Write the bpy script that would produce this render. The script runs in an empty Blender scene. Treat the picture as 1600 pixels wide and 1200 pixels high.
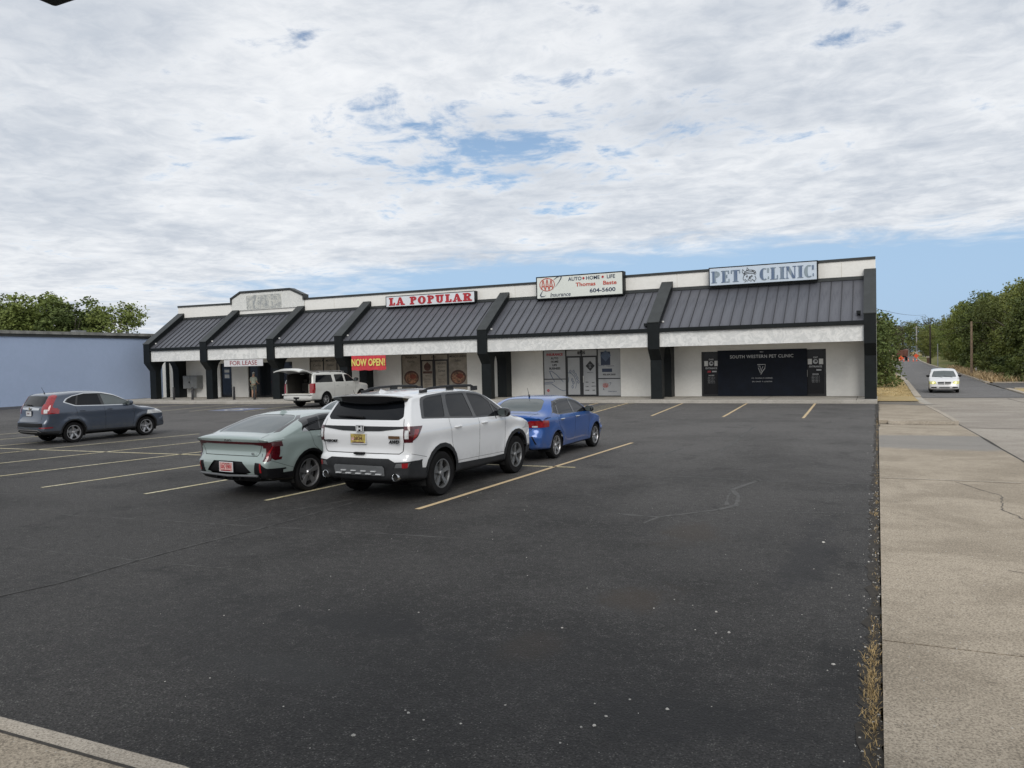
import bpy, bmesh, math, random
from mathutils import Vector, Matrix, Quaternion
random.seed(7)
C = bpy.context.scene.collection
SC = bpy.context.scene
PI = math.pi
# ---------------------------------------------------------------- camera
CAM_H = 2.332
yaw, pitch, roll = 0.440850556, -0.0301441809, -0.0235883696
cf = Vector((-math.sin(yaw)*math.cos(pitch), math.cos(yaw)*math.cos(pitch), math.sin(pitch)))
cr = cf.cross(Vector((0, 0, 1))).normalized()
cu = cr.cross(cf)
c_, s_ = math.cos(roll), math.sin(roll)
cr, cu = c_*cr + s_*cu, -s_*cr + c_*cu
cam = bpy.data.cameras.new('camera')
camo = bpy.data.objects.new('camera', cam); C.objects.link(camo)
camo.matrix_world = Matrix(((cr.x, cu.x, -cf.x, 0), (cr.y, cu.y, -cf.y, 0), (cr.z, cu.z, -cf.z, CAM_H), (0, 0, 0, 1)))
cam.sensor_width = 36; cam.lens = 1211.94/1600*36; cam.clip_end = 6000; cam.clip_start = 0.05
SC.camera = camo
# ---------------------------------------------------------------- light
SUN_EL, SUN_AZ = math.radians(36), math.radians(154)   # compass azimuth of the sun (0 = +Y, clockwise)
w = bpy.data.worlds.new('World'); SC.world = w; w.use_nodes = True
nt = w.node_tree; nt.nodes.clear()
def nn(t, **k):
    n = nt.nodes.new(t)
    for a, b in k.items(): setattr(n, a, b)
    return n
def lk(a, b): nt.links.new(a, b)
def mth(op, a, b=None, c=None, clamp=False):
    n = nt.nodes.new('ShaderNodeMath'); n.operation = op; n.use_clamp = clamp
    for i, v in enumerate((a, b, c)):
        if v is None: continue
        if isinstance(v, (int, float)): n.inputs[i].default_value = v
        else: nt.links.new(v, n.inputs[i])
    return n.outputs[0]
def rng(v, a, b, c, d, t='SMOOTHSTEP'):
    n = nt.nodes.new('ShaderNodeMapRange'); n.interpolation_type = t
    nt.links.new(v, n.inputs[0])
    for i, q in enumerate((a, b, c, d)): n.inputs[i+1].default_value = q
    return n.outputs[0]
def noise(vec, scale, detail=4, rough=.5, dist=0, dims='3D'):
    n = nt.nodes.new('ShaderNodeTexNoise'); n.noise_dimensions = dims
    nt.links.new(vec, n.inputs['Vector'])
    n.inputs['Scale'].default_value = scale; n.inputs['Detail'].default_value = detail
    n.inputs['Roughness'].default_value = rough; n.inputs['Distortion'].default_value = dist
    return n.outputs[0]
def mixc(f, a, b):
    n = nt.nodes.new('ShaderNodeMix'); n.data_type = 'RGBA'
    if isinstance(f, (int, float)): n.inputs[0].default_value = f
    else: nt.links.new(f, n.inputs[0])
    for i, v in ((6, a), (7, b)):
        if isinstance(v, tuple): n.inputs[i].default_value = (*v[:3], 1)
        else: nt.links.new(v, n.inputs[i])
    return n.outputs[2]
sky = nn('ShaderNodeTexSky', sky_type='NISHITA', sun_disc=False, sun_elevation=SUN_EL, sun_rotation=SUN_AZ)
sky.air_density = 1.0; sky.dust_density = 1.2; sky.ozone_density = 1.5
tc = nn('ShaderNodeTexCoord'); sp = nn('ShaderNodeSeparateXYZ'); lk(tc.outputs['Generated'], sp.inputs[0])
X, Y, Z = sp.outputs
zz = mth('ADD', mth('MAXIMUM', Z, 0.0), 0.07)
cx, cy = mth('DIVIDE', X, zz), mth('DIVIDE', Y, zz)
cb = nn('ShaderNodeCombineXYZ'); lk(cx, cb.inputs[0]); lk(cy, cb.inputs[1])
P = cb.outputs[0]
big = noise(P, .75, 4, .55, .5)
med = noise(P, 2.6, 9, .64, .5)
fine = noise(P, 8.5, 7, .62, .6)
wisp = nn('ShaderNodeMapping'); wisp.inputs['Scale'].default_value = (.5, 2.2, 1); wisp.inputs['Rotation'].default_value = (0, 0, .5); lk(P, wisp.inputs[0])
wis = noise(wisp.outputs[0], 1.3, 7, .6, .4)
# deck edge, a straight margin running off to the right beyond which the sky is clear
CE = {'nx': -0.16, 'ny': 0.987, 'd': 4.75}
edge = mth('ADD', mth('ADD', mth('MULTIPLY', cx, CE['nx']), mth('MULTIPLY', cy, CE['ny'])), mth('MULTIPLY', mth('SUBTRACT', med, .5), 1.6))
inside = mth('MAXIMUM', rng(edge, CE['d']-.35, CE['d']+.45, 1, 0), rng(mth('ADD', X, mth('MULTIPLY', mth('SUBTRACT', med, .5), .5)), -.80, -.50, 1, 0))
# a thin patch in the deck
gx, gy = mth('ADD', cx, 1.30), mth('SUBTRACT', cy, 2.66)
gd = mth('ADD', mth('POWER', mth('DIVIDE', gx, .78), 2), mth('POWER', mth('DIVIDE', gy, .46), 2))
gap = mth('POWER', 2.718, mth('MULTIPLY', gd, -1))
dens = mth('ADD', mth('MULTIPLY', med, .62), mth('ADD', mth('MULTIPLY', fine, .28), mth('MULTIPLY', wis, .26)))
dens = mth('SUBTRACT', dens, mth('MULTIPLY', gap, .150))
dens = mth('ADD', dens, mth('MULTIPLY', mth('SUBTRACT', big, .5), .10))
cov = mth('MULTIPLY', rng(dens, .375, .520, 0, 1), inside)
shade = rng(mth('ADD', mth('MULTIPLY', med, .4), mth('MULTIPLY', big, .6)), .40, .60, 0, 1)
shade2 = rng(mth('ADD', mth('MULTIPLY', fine, .55), mth('MULTIPLY', wis, .45)), .36, .66, 0, 1)
thick = mth('ADD', mth('MULTIPLY', shade, .62), mth('MULTIPLY', shade2, .38))
ccol = mixc(thick, (.88, .895, .915), (.475, .525, .60))
# cloud is lighter towards the sun's side and low down on the left
left = rng(X, -1.0, .7, 1.0, .0)
ccol = mixc(mth('MULTIPLY', left, .12), ccol, (.92, .93, .94))
skyb = nn('ShaderNodeVectorMath', operation='SCALE'); lk(sky.outputs[0], skyb.inputs[0]); skyb.inputs[3].default_value = .105
haz = rng(Z, .05, .40, .85, 0, 'SMOOTHSTEP')
skyh = mixc(haz, skyb.outputs[0], (.36, .53, .765))
col = mixc(mth('MULTIPLY', cov, .97), skyh, ccol)
bg = nn('ShaderNodeBackground'); lk(col, bg.inputs[0]); bg.inputs[1].default_value = 1.0
out = nn('ShaderNodeOutputWorld'); lk(bg.outputs[0], out.inputs[0])
w.cycles.sampling_method = 'MANUAL'; w.cycles.sample_map_resolution = 512
sl = bpy.data.lights.new('sun', 'SUN'); sl.energy = 1.5; sl.angle = math.radians(32); sl.color = (1, .955, .89)
so = bpy.data.objects.new('sun', sl); C.objects.link(so)
sd = Vector((math.sin(SUN_AZ)*math.cos(SUN_EL), math.cos(SUN_AZ)*math.cos(SUN_EL), math.sin(SUN_EL)))
so.rotation_euler = sd.to_track_quat('Z', 'Y').to_euler(); so.location = (0, 0, 60)
SC.view_settings.view_transform = 'Standard'; SC.view_settings.look = 'None'
SC.view_settings.exposure = 0.10; SC.view_settings.gamma = 1; SC.view_settings.use_curve_mapping = False
SC.cycles.max_bounces = 6; SC.cycles.transparent_max_bounces = 6

# ---------------------------------------------------------------- helpers
MAT = {}
def newmat(name):
    global nt
    m = bpy.data.materials.new(name); m.use_nodes = True; nt = m.node_tree
    MAT[name] = m
    b = nt.nodes['Principled BSDF']
    return m, b
def setb(b, rough=.6, metal=0, coat=0, spec=.5, alpha=None):
    b.inputs['Roughness'].default_value = rough; b.inputs['Metallic'].default_value = metal
    b.inputs['Coat Weight'].default_value = coat; b.inputs['Coat Roughness'].default_value = .04
    b.inputs['Specular IOR Level'].default_value = spec
def objcoord(gen=False):
    n = nt.nodes.new('ShaderNodeTexCoord'); return n.outputs['Object']
def bump(b, h, strength=.3, dist=.01):
    n = nt.nodes.new('ShaderNodeBump'); n.inputs['Strength'].default_value = strength; n.inputs['Distance'].default_value = dist
    nt.links.new(h, n.inputs['Height']); nt.links.new(n.outputs[0], b.inputs['Normal'])
def pm(name, col, rough=.6, metal=0, coat=0, var=.12, vs=3.0, bs=0, bst=.2, spec=.5, dark=None):
    """plain procedural surface: base colour with uneven tone, optional fine relief"""
    m, b = newmat(name); setb(b, rough, metal, coat, spec)
    oc = objcoord()
    n1 = noise(oc, vs, 5, .6)
    a = tuple(c*(1-var) for c in col); d = tuple(min(1, c*(1+var)) for c in col)
    if dark: a = dark
    nt.links.new(mixc(rng(n1, .3, .7, 0, 1), a, d), b.inputs['Base Color'])
    if bs: bump(b, noise(oc, bs, 3, .6), bst)
    return m
def setp(o, label=None, cat=None, group=None, kind=None):
    if label: o['label'] = label
    if cat: o['category'] = cat
    if group: o['group'] = group
    if kind: o['kind'] = kind
    return o
def empty(name, label, cat, loc=(0, 0, 0), rz=0, group=None):
    o = bpy.data.objects.new(name, None); C.objects.link(o); o.location = loc; o.rotation_euler = (0, 0, rz)
    o.empty_display_size = .2
    return setp(o, label, cat, group)
def link(name, me, parent=None, mats=None, label=None):
    o = bpy.data.objects.new(name, me); C.objects.link(o)
    if parent is not None: o.parent = parent
    if mats is not None:
        for m in (mats if isinstance(mats, (list, tuple)) else [mats]): me.materials.append(m)
    if label: o['label'] = label
    return o
class MB:
    """collects shapes, then links them as one mesh object"""
    def __init__(s): s.v = []; s.f = []; s.mi = []; s.m = 0
    def add(s, vs, fs):
        o = len(s.v); s.v += [tuple(v) for v in vs]
        for f in fs: s.f.append(tuple(i+o for i in f)); s.mi.append(s.m)
        return s
    def box(s, x0, x1, y0, y1, z0, z1):
        vs = [(x, y, z) for x in (x0, x1) for y in (y0, y1) for z in (z0, z1)]
        return s.add(vs, [(0, 1, 3, 2), (4, 6, 7, 5), (0, 4, 5, 1), (2, 3, 7, 6), (0, 2, 6, 4), (1, 5, 7, 3)])
    def hexa(s, b, t):
        """b, t: four points each, same order (counter-clockwise seen from t side)"""
        return s.add(list(b)+list(t), [(3, 2, 1, 0), (4, 5, 6, 7), (0, 1, 5, 4), (1, 2, 6, 5), (2, 3, 7, 6), (3, 0, 4, 7)])
    def prism(s, pts, axis, a, b):
        """polygon pts in the plane across axis, run from a to b. axis x: pts (y,z); y: (x,z); z: (x,y)"""
        n = len(pts)
        mk = {'x': lambda p, t: (t, p[0], p[1]), 'y': lambda p, t: (p[0], t, p[1]), 'z': lambda p, t: (p[0], p[1], t)}[axis]
        vs = [mk(p, a) for p in pts]+[mk(p, b) for p in pts]
        return s.add(vs, [tuple(range(n))[::-1], tuple(range(n, 2*n))]+[(i, (i+1) % n, n+(i+1) % n, n+i) for i in range(n)])
    def tube(s, pts, r, seg=8, cap=True):
        pts = [Vector(p) for p in pts]; n = len(pts)
        rr = r if isinstance(r, (list, tuple)) else [r]*n
        vs = []; up = None
        for i, p in enumerate(pts):
            t = (pts[min(i+1, n-1)]-pts[max(i-1, 0)]).normalized()
            if up is None: up = t.orthogonal().normalized()
            up = (up-t*up.dot(t)).normalized(); sd_ = t.cross(up)
            for k in range(seg):
                a = 2*PI*k/seg; vs.append(p+(up*math.cos(a)+sd_*math.sin(a))*rr[i])
        fs = [(i*seg+k, i*seg+(k+1) % seg, (i+1)*seg+(k+1) % seg, (i+1)*seg+k) for i in range(n-1) for k in range(seg)]
        if cap: fs += [tuple(range(seg))[::-1], tuple(range((n-1)*seg, n*seg))]
        return s.add(vs, fs)
    def lathe(s, prof, c=(0, 0, 0), axis='z', seg=24):
        """prof: (radius, height) pairs"""
        vs = []
        for r, h in prof:
            for k in range(seg):
                a = 2*PI*k/seg; x, y = r*math.cos(a), r*math.sin(a)
                q = {'z': (x, y, h), 'y': (x, h, y), 'x': (h, x, y)}[axis]
                vs.append((q[0]+c[0], q[1]+c[1], q[2]+c[2]))
        fs = [(i*seg+k, i*seg+(k+1) % seg, (i+1)*seg+(k+1) % seg, (i+1)*seg+k) for i in range(len(prof)-1) for k in range(seg)]
        fs += [tuple(range(seg))[::-1], tuple(range((len(prof)-1)*seg, len(prof)*seg))]
        return s.add(vs, fs)
    def mesh(s, name, mats, smooth=False, bevel=0, weld=False):
        me = bpy.data.meshes.new(name); me.from_pydata(s.v, [], s.f)
        for m in (mats if isinstance(mats, (list, tuple)) else [mats]): me.materials.append(m)
        me.polygons.foreach_set('material_index', s.mi)
        bm = bmesh.new(); bm.from_mesh(me)
        if weld: bmesh.ops.remove_doubles(bm, verts=bm.verts, dist=1e-4)
        bmesh.ops.recalc_face_normals(bm, faces=bm.faces)
        if bevel:
            es = [e for e in bm.edges if len(e.link_faces) == 2 and e.calc_face_angle(0) > .6]
            bmesh.ops.bevel(bm, geom=es, offset=bevel, segments=2, profile=.6, affect='EDGES', clamp_overlap=True)
        bm.to_mesh(me); bm.free()
        if smooth:
            me.polygons.foreach_set('use_smooth', [True]*len(me.polygons))
            try: me.set_sharp_from_angle(angle=math.radians(38))
            except Exception: pass
        me.update()
        return me
    def build(s, name, mats, parent=None, smooth=False, bevel=0, label=None, weld=False):
        return link(name, s.mesh(name, mats, smooth, bevel, weld), parent, None, label)
def copy_tree(o, parent=None):
    c = o.copy(); C.objects.link(c)
    if parent is not None: c.parent = parent
    for ch in KIDS.get(o.name, [k for k in o.children]): copy_tree(ch, c)
    return c
KIDS = {}
def pw(tab, x):
    """piecewise linear table"""
    if x <= tab[0][0]: return tab[0][1]
    for (a, u), (b, v) in zip(tab, tab[1:]):
        if x <= b: return u+(v-u)*(x-a)/(b-a)
    return tab[-1][1]
def ss(a, b, x):
    t = min(max((x-a)/(b-a), 0), 1); return t*t*(3-2*t)
def T(y):
    """height of the street side of the plot: down past the building, up again far off"""
    return -.76*ss(22, 62, y)+.76*ss(100, 205, y)+.6*ss(205, 330, y)
def text(s, size, mat, parent, loc, name='lettering', thick=.012, bold=0, sx=1, align='CENTER', rot=(PI/2, 0, 0), spacing=1, shear=0, valign='CENTER', label=None):
    cu_ = bpy.data.curves.new(name, 'FONT'); cu_.body = s; cu_.size = size; cu_.extrude = thick; cu_.offset = bold
    cu_.align_x = align; cu_.align_y = valign; cu_.space_character = spacing; cu_.shear = shear; cu_.resolution_u = 3
    cu_.space_line = .95
    t = bpy.data.objects.new(name, cu_); C.objects.link(t)
    bpy.context.view_layer.update()
    me = bpy.data.meshes.new_from_object(t.evaluated_get(bpy.context.evaluated_depsgraph_get()))
    bpy.data.objects.remove(t); bpy.data.curves.remove(cu_)
    me.materials.clear()
    o = link(name, me, parent, mat, label)
    o.location = loc; o.rotation_euler = rot; o.scale = (sx, 1, 1)
    return o
# ---------------------------------------------------------------- surface materials
def asphalt(name, base=.045, worn=.075, spots=(), fresh=0, tint=(1.05, 1, .955), near=None):
    m, b = newmat(name); setb(b, .78, spec=.32)
    oc = objcoord()
    n1 = noise(oc, .16, 4, .6, .6); n2 = noise(oc, .9, 6, .65, .4); n3 = noise(oc, 48, 4, .8); n5 = noise(oc, 9, 6, .75, .3)
    st = nt.nodes.new('ShaderNodeMapping'); st.inputs['Scale'].default_value = (.12, 1.4, 1); st.inputs['Rotation'].default_value = (0, 0, .12)
    nt.links.new(oc, st.inputs[0]); n4 = noise(st.outputs[0], 1.0, 6, .7, .8)
    v = nt.nodes.new('ShaderNodeTexVoronoi'); v.inputs['Scale'].default_value = 62; nt.links.new(oc, v.inputs['Vector'])
    vs_ = nt.nodes.new('ShaderNodeTexVoronoi'); vs_.inputs['Scale'].default_value = 24; nt.links.new(oc, vs_.inputs['Vector'])
    sx = nt.nodes.new('ShaderNodeSeparateXYZ'); nt.links.new(oc, sx.inputs[0])
    t = [base*c for c in tint]; u = [worn*c for c in tint]
    tt, uu = tuple(t), tuple(u)
    if near:   # base colour darker at the near end of the lot, lighter towards the shops
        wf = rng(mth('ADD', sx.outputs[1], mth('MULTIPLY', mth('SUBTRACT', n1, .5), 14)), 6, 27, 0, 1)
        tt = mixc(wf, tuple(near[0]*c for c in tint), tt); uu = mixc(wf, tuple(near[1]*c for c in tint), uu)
    def sc(c, k):
        if isinstance(c, tuple): return tuple(x*k for x in c)
        n = nt.nodes.new('ShaderNodeVectorMath'); n.operation = 'SCALE'; n.inputs[3].default_value = k; nt.links.new(c, n.inputs[0]); return n.outputs[0]
    col = mixc(mth('MULTIPLY', rng(n1, .38, .60, 0, 1), .85), tt, uu)
    col = mixc(mth('MULTIPLY', rng(n2, .48, .66, 0, 1), .8), col, uu)
    col = mixc(mth('MULTIPLY', rng(n4, .52, .72, 0, 1), .5), col, sc(uu, 1.15))
    col = mixc(mth('MULTIPLY', rng(n2, .30, .46, 1, 0), .8), col, sc(tt, .6))
    col = mixc(mth('MULTIPLY', rng(n5, .50, .66, 0, 1), .55), col, sc(uu, 1.25))
    col = mixc(mth('MULTIPLY', rng(n5, .34, .48, 1, 0), .5), col, sc(tt, .55))
    col = mixc(mth('MULTIPLY', rng(n3, .42, .58, 1, 0), .75), col, sc(tt, .25))
    sepc = nt.nodes.new('ShaderNodeSeparateXYZ'); nt.links.new(v.outputs['Color'], sepc.inputs[0])
    chip = mth('MULTIPLY', rng(v.outputs['Distance'], .26, .42, 1, 0), rng(sepc.outputs[0], .55, .70, 0, 1))
    chip = mth('MULTIPLY', chip, rng(n5, .42, .62, .25, 1))
    col = mixc(mth('MULTIPLY', chip, .68), col, (.25, .245, .225))
    sepd = nt.nodes.new('ShaderNodeSeparateXYZ'); nt.links.new(vs_.outputs['Color'], sepd.inputs[0])
    chip2 = mth('MULTIPLY', rng(vs_.outputs['Distance'], .08, .13, 1, 0), rng(sepd.outputs[1], .975, .98, 0, 1))
    col = mixc(mth('MULTIPLY', chip2, .6), col, (.38, .37, .34))
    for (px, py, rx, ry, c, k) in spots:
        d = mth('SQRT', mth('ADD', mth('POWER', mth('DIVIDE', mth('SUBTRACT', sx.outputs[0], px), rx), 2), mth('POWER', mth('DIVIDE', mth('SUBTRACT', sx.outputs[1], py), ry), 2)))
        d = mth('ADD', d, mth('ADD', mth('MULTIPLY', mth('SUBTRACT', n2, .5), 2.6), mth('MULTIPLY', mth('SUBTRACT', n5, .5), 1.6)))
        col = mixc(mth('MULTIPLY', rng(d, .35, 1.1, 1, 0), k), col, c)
    nt.links.new(col, b.inputs['Base Color'])
    hb = mth('ADD', mth('MULTIPLY', n3, .8), mth('MULTIPLY', v.outputs['Distance'], -.7))
    bump(b, hb, .8, .02)
    return m
brown = (.060, .046, .034)
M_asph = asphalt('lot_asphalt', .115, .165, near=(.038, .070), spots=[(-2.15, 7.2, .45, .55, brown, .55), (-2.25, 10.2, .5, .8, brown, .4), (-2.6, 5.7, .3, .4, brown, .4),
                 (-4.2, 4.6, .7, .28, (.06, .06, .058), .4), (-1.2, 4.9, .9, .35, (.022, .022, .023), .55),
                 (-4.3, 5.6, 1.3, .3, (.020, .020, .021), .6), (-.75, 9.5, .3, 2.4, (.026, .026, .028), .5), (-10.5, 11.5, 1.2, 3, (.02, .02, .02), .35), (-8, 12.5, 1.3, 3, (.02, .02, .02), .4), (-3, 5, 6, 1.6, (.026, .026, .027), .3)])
M_road = asphalt('road_asphalt', .205, .24, tint=(1.04, 1, .97))
M_drv = asphalt('drive_asphalt', .13, .17)
def concrete(name, a=(.32, .27, .205), c=(.445, .38, .295), sc=1.0, spots=()):
    m, b = newmat(name); setb(b, .88, spec=.3)
    oc = objcoord()
    st = nt.nodes.new('ShaderNodeMapping'); st.inputs['Scale'].default_value = (.9, 1.25, 1); nt.links.new(oc, st.inputs[0])
    n1 = noise(st.outputs[0], .7*sc, 6, .62, .7); n2 = noise(oc, 60, 4, .75); n3 = noise(st.outputs[0], 5, 6, .7, .6); n4 = noise(oc, 16, 4, .7)
    col = mixc(rng(n1, .36, .64, 0, 1), a, c)
    col = mixc(mth('MULTIPLY', rng(n3, .50, .70, 0, 1), .5), col, tuple(x*.66 for x in a))
    col = mixc(mth('MULTIPLY', rng(n2, .50, .60, 0, 1), .75), col, tuple(x*.45 for x in a))
    col = mixc(mth('MULTIPLY', rng(n2, .36, .46, 1, 0), .6), col, tuple(min(1, x*1.35) for x in c))
    col = mixc(mth('MULTIPLY', rng(n4, .60, .72, 0, 1), .35), col, tuple(x*.5 for x in a))
    v = nt.nodes.new('ShaderNodeTexVoronoi'); v.inputs['Scale'].default_value = 30; nt.links.new(oc, v.inputs['Vector'])
    sepd = nt.nodes.new('ShaderNodeSeparateXYZ'); nt.links.new(v.outputs['Color'], sepd.inputs[0])
    col = mixc(mth('MULTIPLY', mth('MULTIPLY', rng(v.outputs['Distance'], .12, .25, 1, 0), rng(sepd.outputs[0], .88, .9, 0, 1)), .55), col, (.55, .53, .48))
    sx = nt.nodes.new('ShaderNodeSeparateXYZ'); nt.links.new(oc, sx.inputs[0])
    for (px, py, rx, ry, k_, q) in spots:
        d = mth('SQRT', mth('ADD', mth('POWER', mth('DIVIDE', mth('SUBTRACT', sx.outputs[0], px), rx), 2), mth('POWER', mth('DIVIDE', mth('SUBTRACT', sx.outputs[1], py), ry), 2)))
        d = mth('ADD', d, mth('MULTIPLY', mth('SUBTRACT', n1, .5), .5))
        col = mixc(mth('MULTIPLY', rng(d, .75, 1.05, 1, 0), q), col, k_)
    nt.links.new(col, b.inputs['Base Color'])
    bump(b, mth('ADD', n2, mth('MULTIPLY', n4, .6)), .5, .008)
    return m
M_conc = concrete('slab_concrete', spots=[(1.3, 22.2, 3.5, 1.9, (.23, .225, .215), .75), (.75, 44.5, 1.5, 3.0, (.13, .12, .105), .8)])  # last spot puts the building's cast shadow into the slab colour
M_conc2 = concrete('walk_concrete', (.40, .375, .33), (.50, .47, .42))
M_conc3 = concrete('street_concrete', (.31, .275, .235), (.42, .38, .325), .5)
M_kerb = concrete('kerb_concrete', (.40, .35, .285), (.50, .445, .37))
M_joint = pm('joint_dirt', (.045, .040, .034), .95, var=.3, vs=20)
M_dark = pm('painted_kerb_shade', (.03, .028, .025), .95, var=.4, vs=30)
def groundmat(name, a, c, d, e=None):
    m, b = newmat(name); setb(b, .95, spec=.2)
    oc = objcoord(); n1 = noise(oc, .12, 5, .6, .5); n2 = noise(oc, 1.3, 6, .7, .5); n3 = noise(oc, 11, 5, .75)
    col = mixc(rng(n1, .38, .6, 0, 1), a, c)
    col = mixc(mth('MULTIPLY', rng(n2, .5, .7, 0, 1), .8), col, d)
    col = mixc(mth('MULTIPLY', rng(n3, .5, .7, 0, 1), .4), col, tuple(x*.6 for x in d))
    nt.links.new(col, b.inputs['Base Color']); bump(b, n3, .8, .05)
    return m
M_dry = groundmat('dry_grass_ground', (.40, .30, .15), (.50, .39, .21), (.30, .26, .11))
M_lawn = groundmat('thin_lawn', (.15, .17, .05), (.26, .23, .10), (.09, .12, .035))

# ---------------------------------------------------------------- ground
def sheet(name, XL, XR, ys, dz, mat, skirt=0, kind='structure', nx=1, parent=None):
    """strip of ground between two edge tables, following T(y)"""
    b = MB(); vs = []; n = len(ys)
    f = (lambda t, y: pw(t, y) if isinstance(t, (list, tuple)) else t)
    for y in ys:
        l, r = f(XL, y), f(XR, y)
        for k in range(nx+1): vs.append((l+(r-l)*k/nx, y, T(y)+dz))
    fs = [(i*(nx+1)+k, i*(nx+1)+k+1, (i+1)*(nx+1)+k+1, (i+1)*(nx+1)+k) for i in range(n-1) for k in range(nx)]
    b.add(vs, fs)
    if skirt:
        L = [vs[i*(nx+1)] for i in range(n)]; R_ = [vs[i*(nx+1)+nx] for i in range(n)]
        for ch in (L, R_[::-1]):
            dn = [(x, y, z-skirt) for x, y, z in ch]; m_ = len(ch)
            b.add(ch+dn, [(i, m_+i, m_+i+1, i+1) for i in range(m_-1)])
        for row in (vs[:nx+1], vs[-nx-1:]):
            b.add([row[0], row[-1], (row[-1][0], row[-1][1], row[-1][2]-skirt), (row[0][0], row[0][1], row[0][2]-skirt)], [(0, 1, 2, 3)])
    o = b.build(name, mat, parent, weld=True)
    if parent is None: o['kind'] = kind
    return o
def fr(a, b, s):
    n = max(1, int(round((b-a)/s))); return [a+(b-a)*i/n for i in range(n+1)]
ys_all = [-60, -12]+fr(0, 340, 5)+[500, 900, 3000]
sheet('ground', [(-60, -1500)], [(-60, 1500)], ys_all, -.10, M_dry, nx=4)
# parking lot
lot = MB(); lot.prism([(-49.72, -12), (0, -12), (0, 38.7), (-49.72, 38.7)], 'z', -.06, 0)
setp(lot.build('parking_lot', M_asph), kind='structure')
XL = [(57.8, 2.6), (70, 2.7), (86, 2.82), (102, 2.77), (122, 2.52), (143, 2.6), (166, 3.1), (210, 4.0), (330, 7.5)]
XR = [(57.8, 8.95), (82, 8.95), (100, 9.3), (125, 9.6), (143, 8.9), (167, 8.45), (196, 8.6), (251, 10.2), (330, 12.5)]
off = lambda t, d: [(y, x+d) for y, x in t]
sheet('road', XL, XR, fr(57.8, 330, 3), -.03, M_road, nx=3)
GUT = [(-12, 3.3), (0, 3.3), (10, 3.05), (18.6, 2.66), (21, 2.54), (25, 2.39), (28.4, 2.27), (46, 2.0), (58, 2.5)]
sheet('street_concrete', off(GUT, .03), [(0, 30)], fr(0, 57.75, 2.5), -.045, M_conc3, nx=3)
for y in (27.6, 43.5):
    sheet('street_joint', off(GUT, .1), [(0, 14)], [y, y+.05], -.042, M_joint)
sheet('street_joint', [(28, 7.3)], [(28, 7.36)], fr(28, 57, 3), -.042, M_joint)
# slab by slab along the edge of the lot, joints open between them
slabs = [(-12, -4), (-4, 1.0), (1.0, 6.79), (6.79, 15.6), (15.6, 21.5), (21.5, 28.0)]
for i, (a, c) in enumerate(slabs):
    b = MB(); g = .012
    for (y0, y1) in zip(fr(a+g, c-g, 1.5), fr(a+g, c-g, 1.5)[1:]):
        sk = lambda y, x: y+ (0 if y < a+.1 or y > c-.1 else 0)
        x0, x1, r0, r1 = .015, .015, pw(GUT, y0), pw(GUT, y1)
        b.hexa([(x0, y0, -.12), (r0, y0, -.12), (r1, y1, T(y1)-.12), (x1, y1, T(y1)-.12)], [(x0, y0, T(y0)+.03), (r0, y0, T(y0)+.03), (r1, y1, T(y1)+.03), (x1, y1, T(y1)+.03)])
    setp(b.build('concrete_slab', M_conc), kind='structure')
sheet('joint_bed', [(0, .02)], off(GUT, -.02), [-12]+fr(0, 28, 2), -.02, M_joint)
def wob(pts, step=.25, amp=.03):
    out = []
    for (a, b_), (c, d) in zip(pts, pts[1:]):
        n = max(1, int(math.hypot(c-a, d-b_)/step))
        for i in range(n): out.append((a+(c-a)*i/n+random.uniform(-amp, amp), b_+(d-b_)*i/n+random.uniform(-amp, amp)))
    return out+[pts[-1]]
def ribbon(name, pts, wd, mat, z=.004, zf=None, jit=.0, parent=None):
    b = MB(); vs = []
    for i, (x, y) in enumerate(pts):
        q0 = pts[max(i-1, 0)]; q1 = pts[min(i+1, len(pts)-1)]
        dx, dy = q1[0]-q0[0], q1[1]-q0[1]; L = math.hypot(dx, dy) or 1
        ww = (wd[i] if isinstance(wd, list) else wd)*(1+random.uniform(-jit, jit))/2
        h = (zf(y) if zf else 0)+z
        vs += [(x-dy/L*ww, y+dx/L*ww, h), (x+dy/L*ww, y-dx/L*ww, h)]
    b.add(vs, [(2*i, 2*i+1, 2*i+3, 2*i+2) for i in range(len(pts)-1)])
    o = b.build(name, mat, parent)
    if parent is None: o['kind'] = 'structure'
    return o
for yj in (15.6,): ribbon('joint_lip', wob([(.03, yj+.055), (2.7, yj+.055)], .15, .008), .05, M_kerb, .034, T, .5)
ribbon('kerb_shade_strip', wob([(.05, 27.92), (2.2, 27.86)], .2, .015), .16, M_dark, .036, T, .4)  # dark strip painted in for the shade on the kerb's end face
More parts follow.
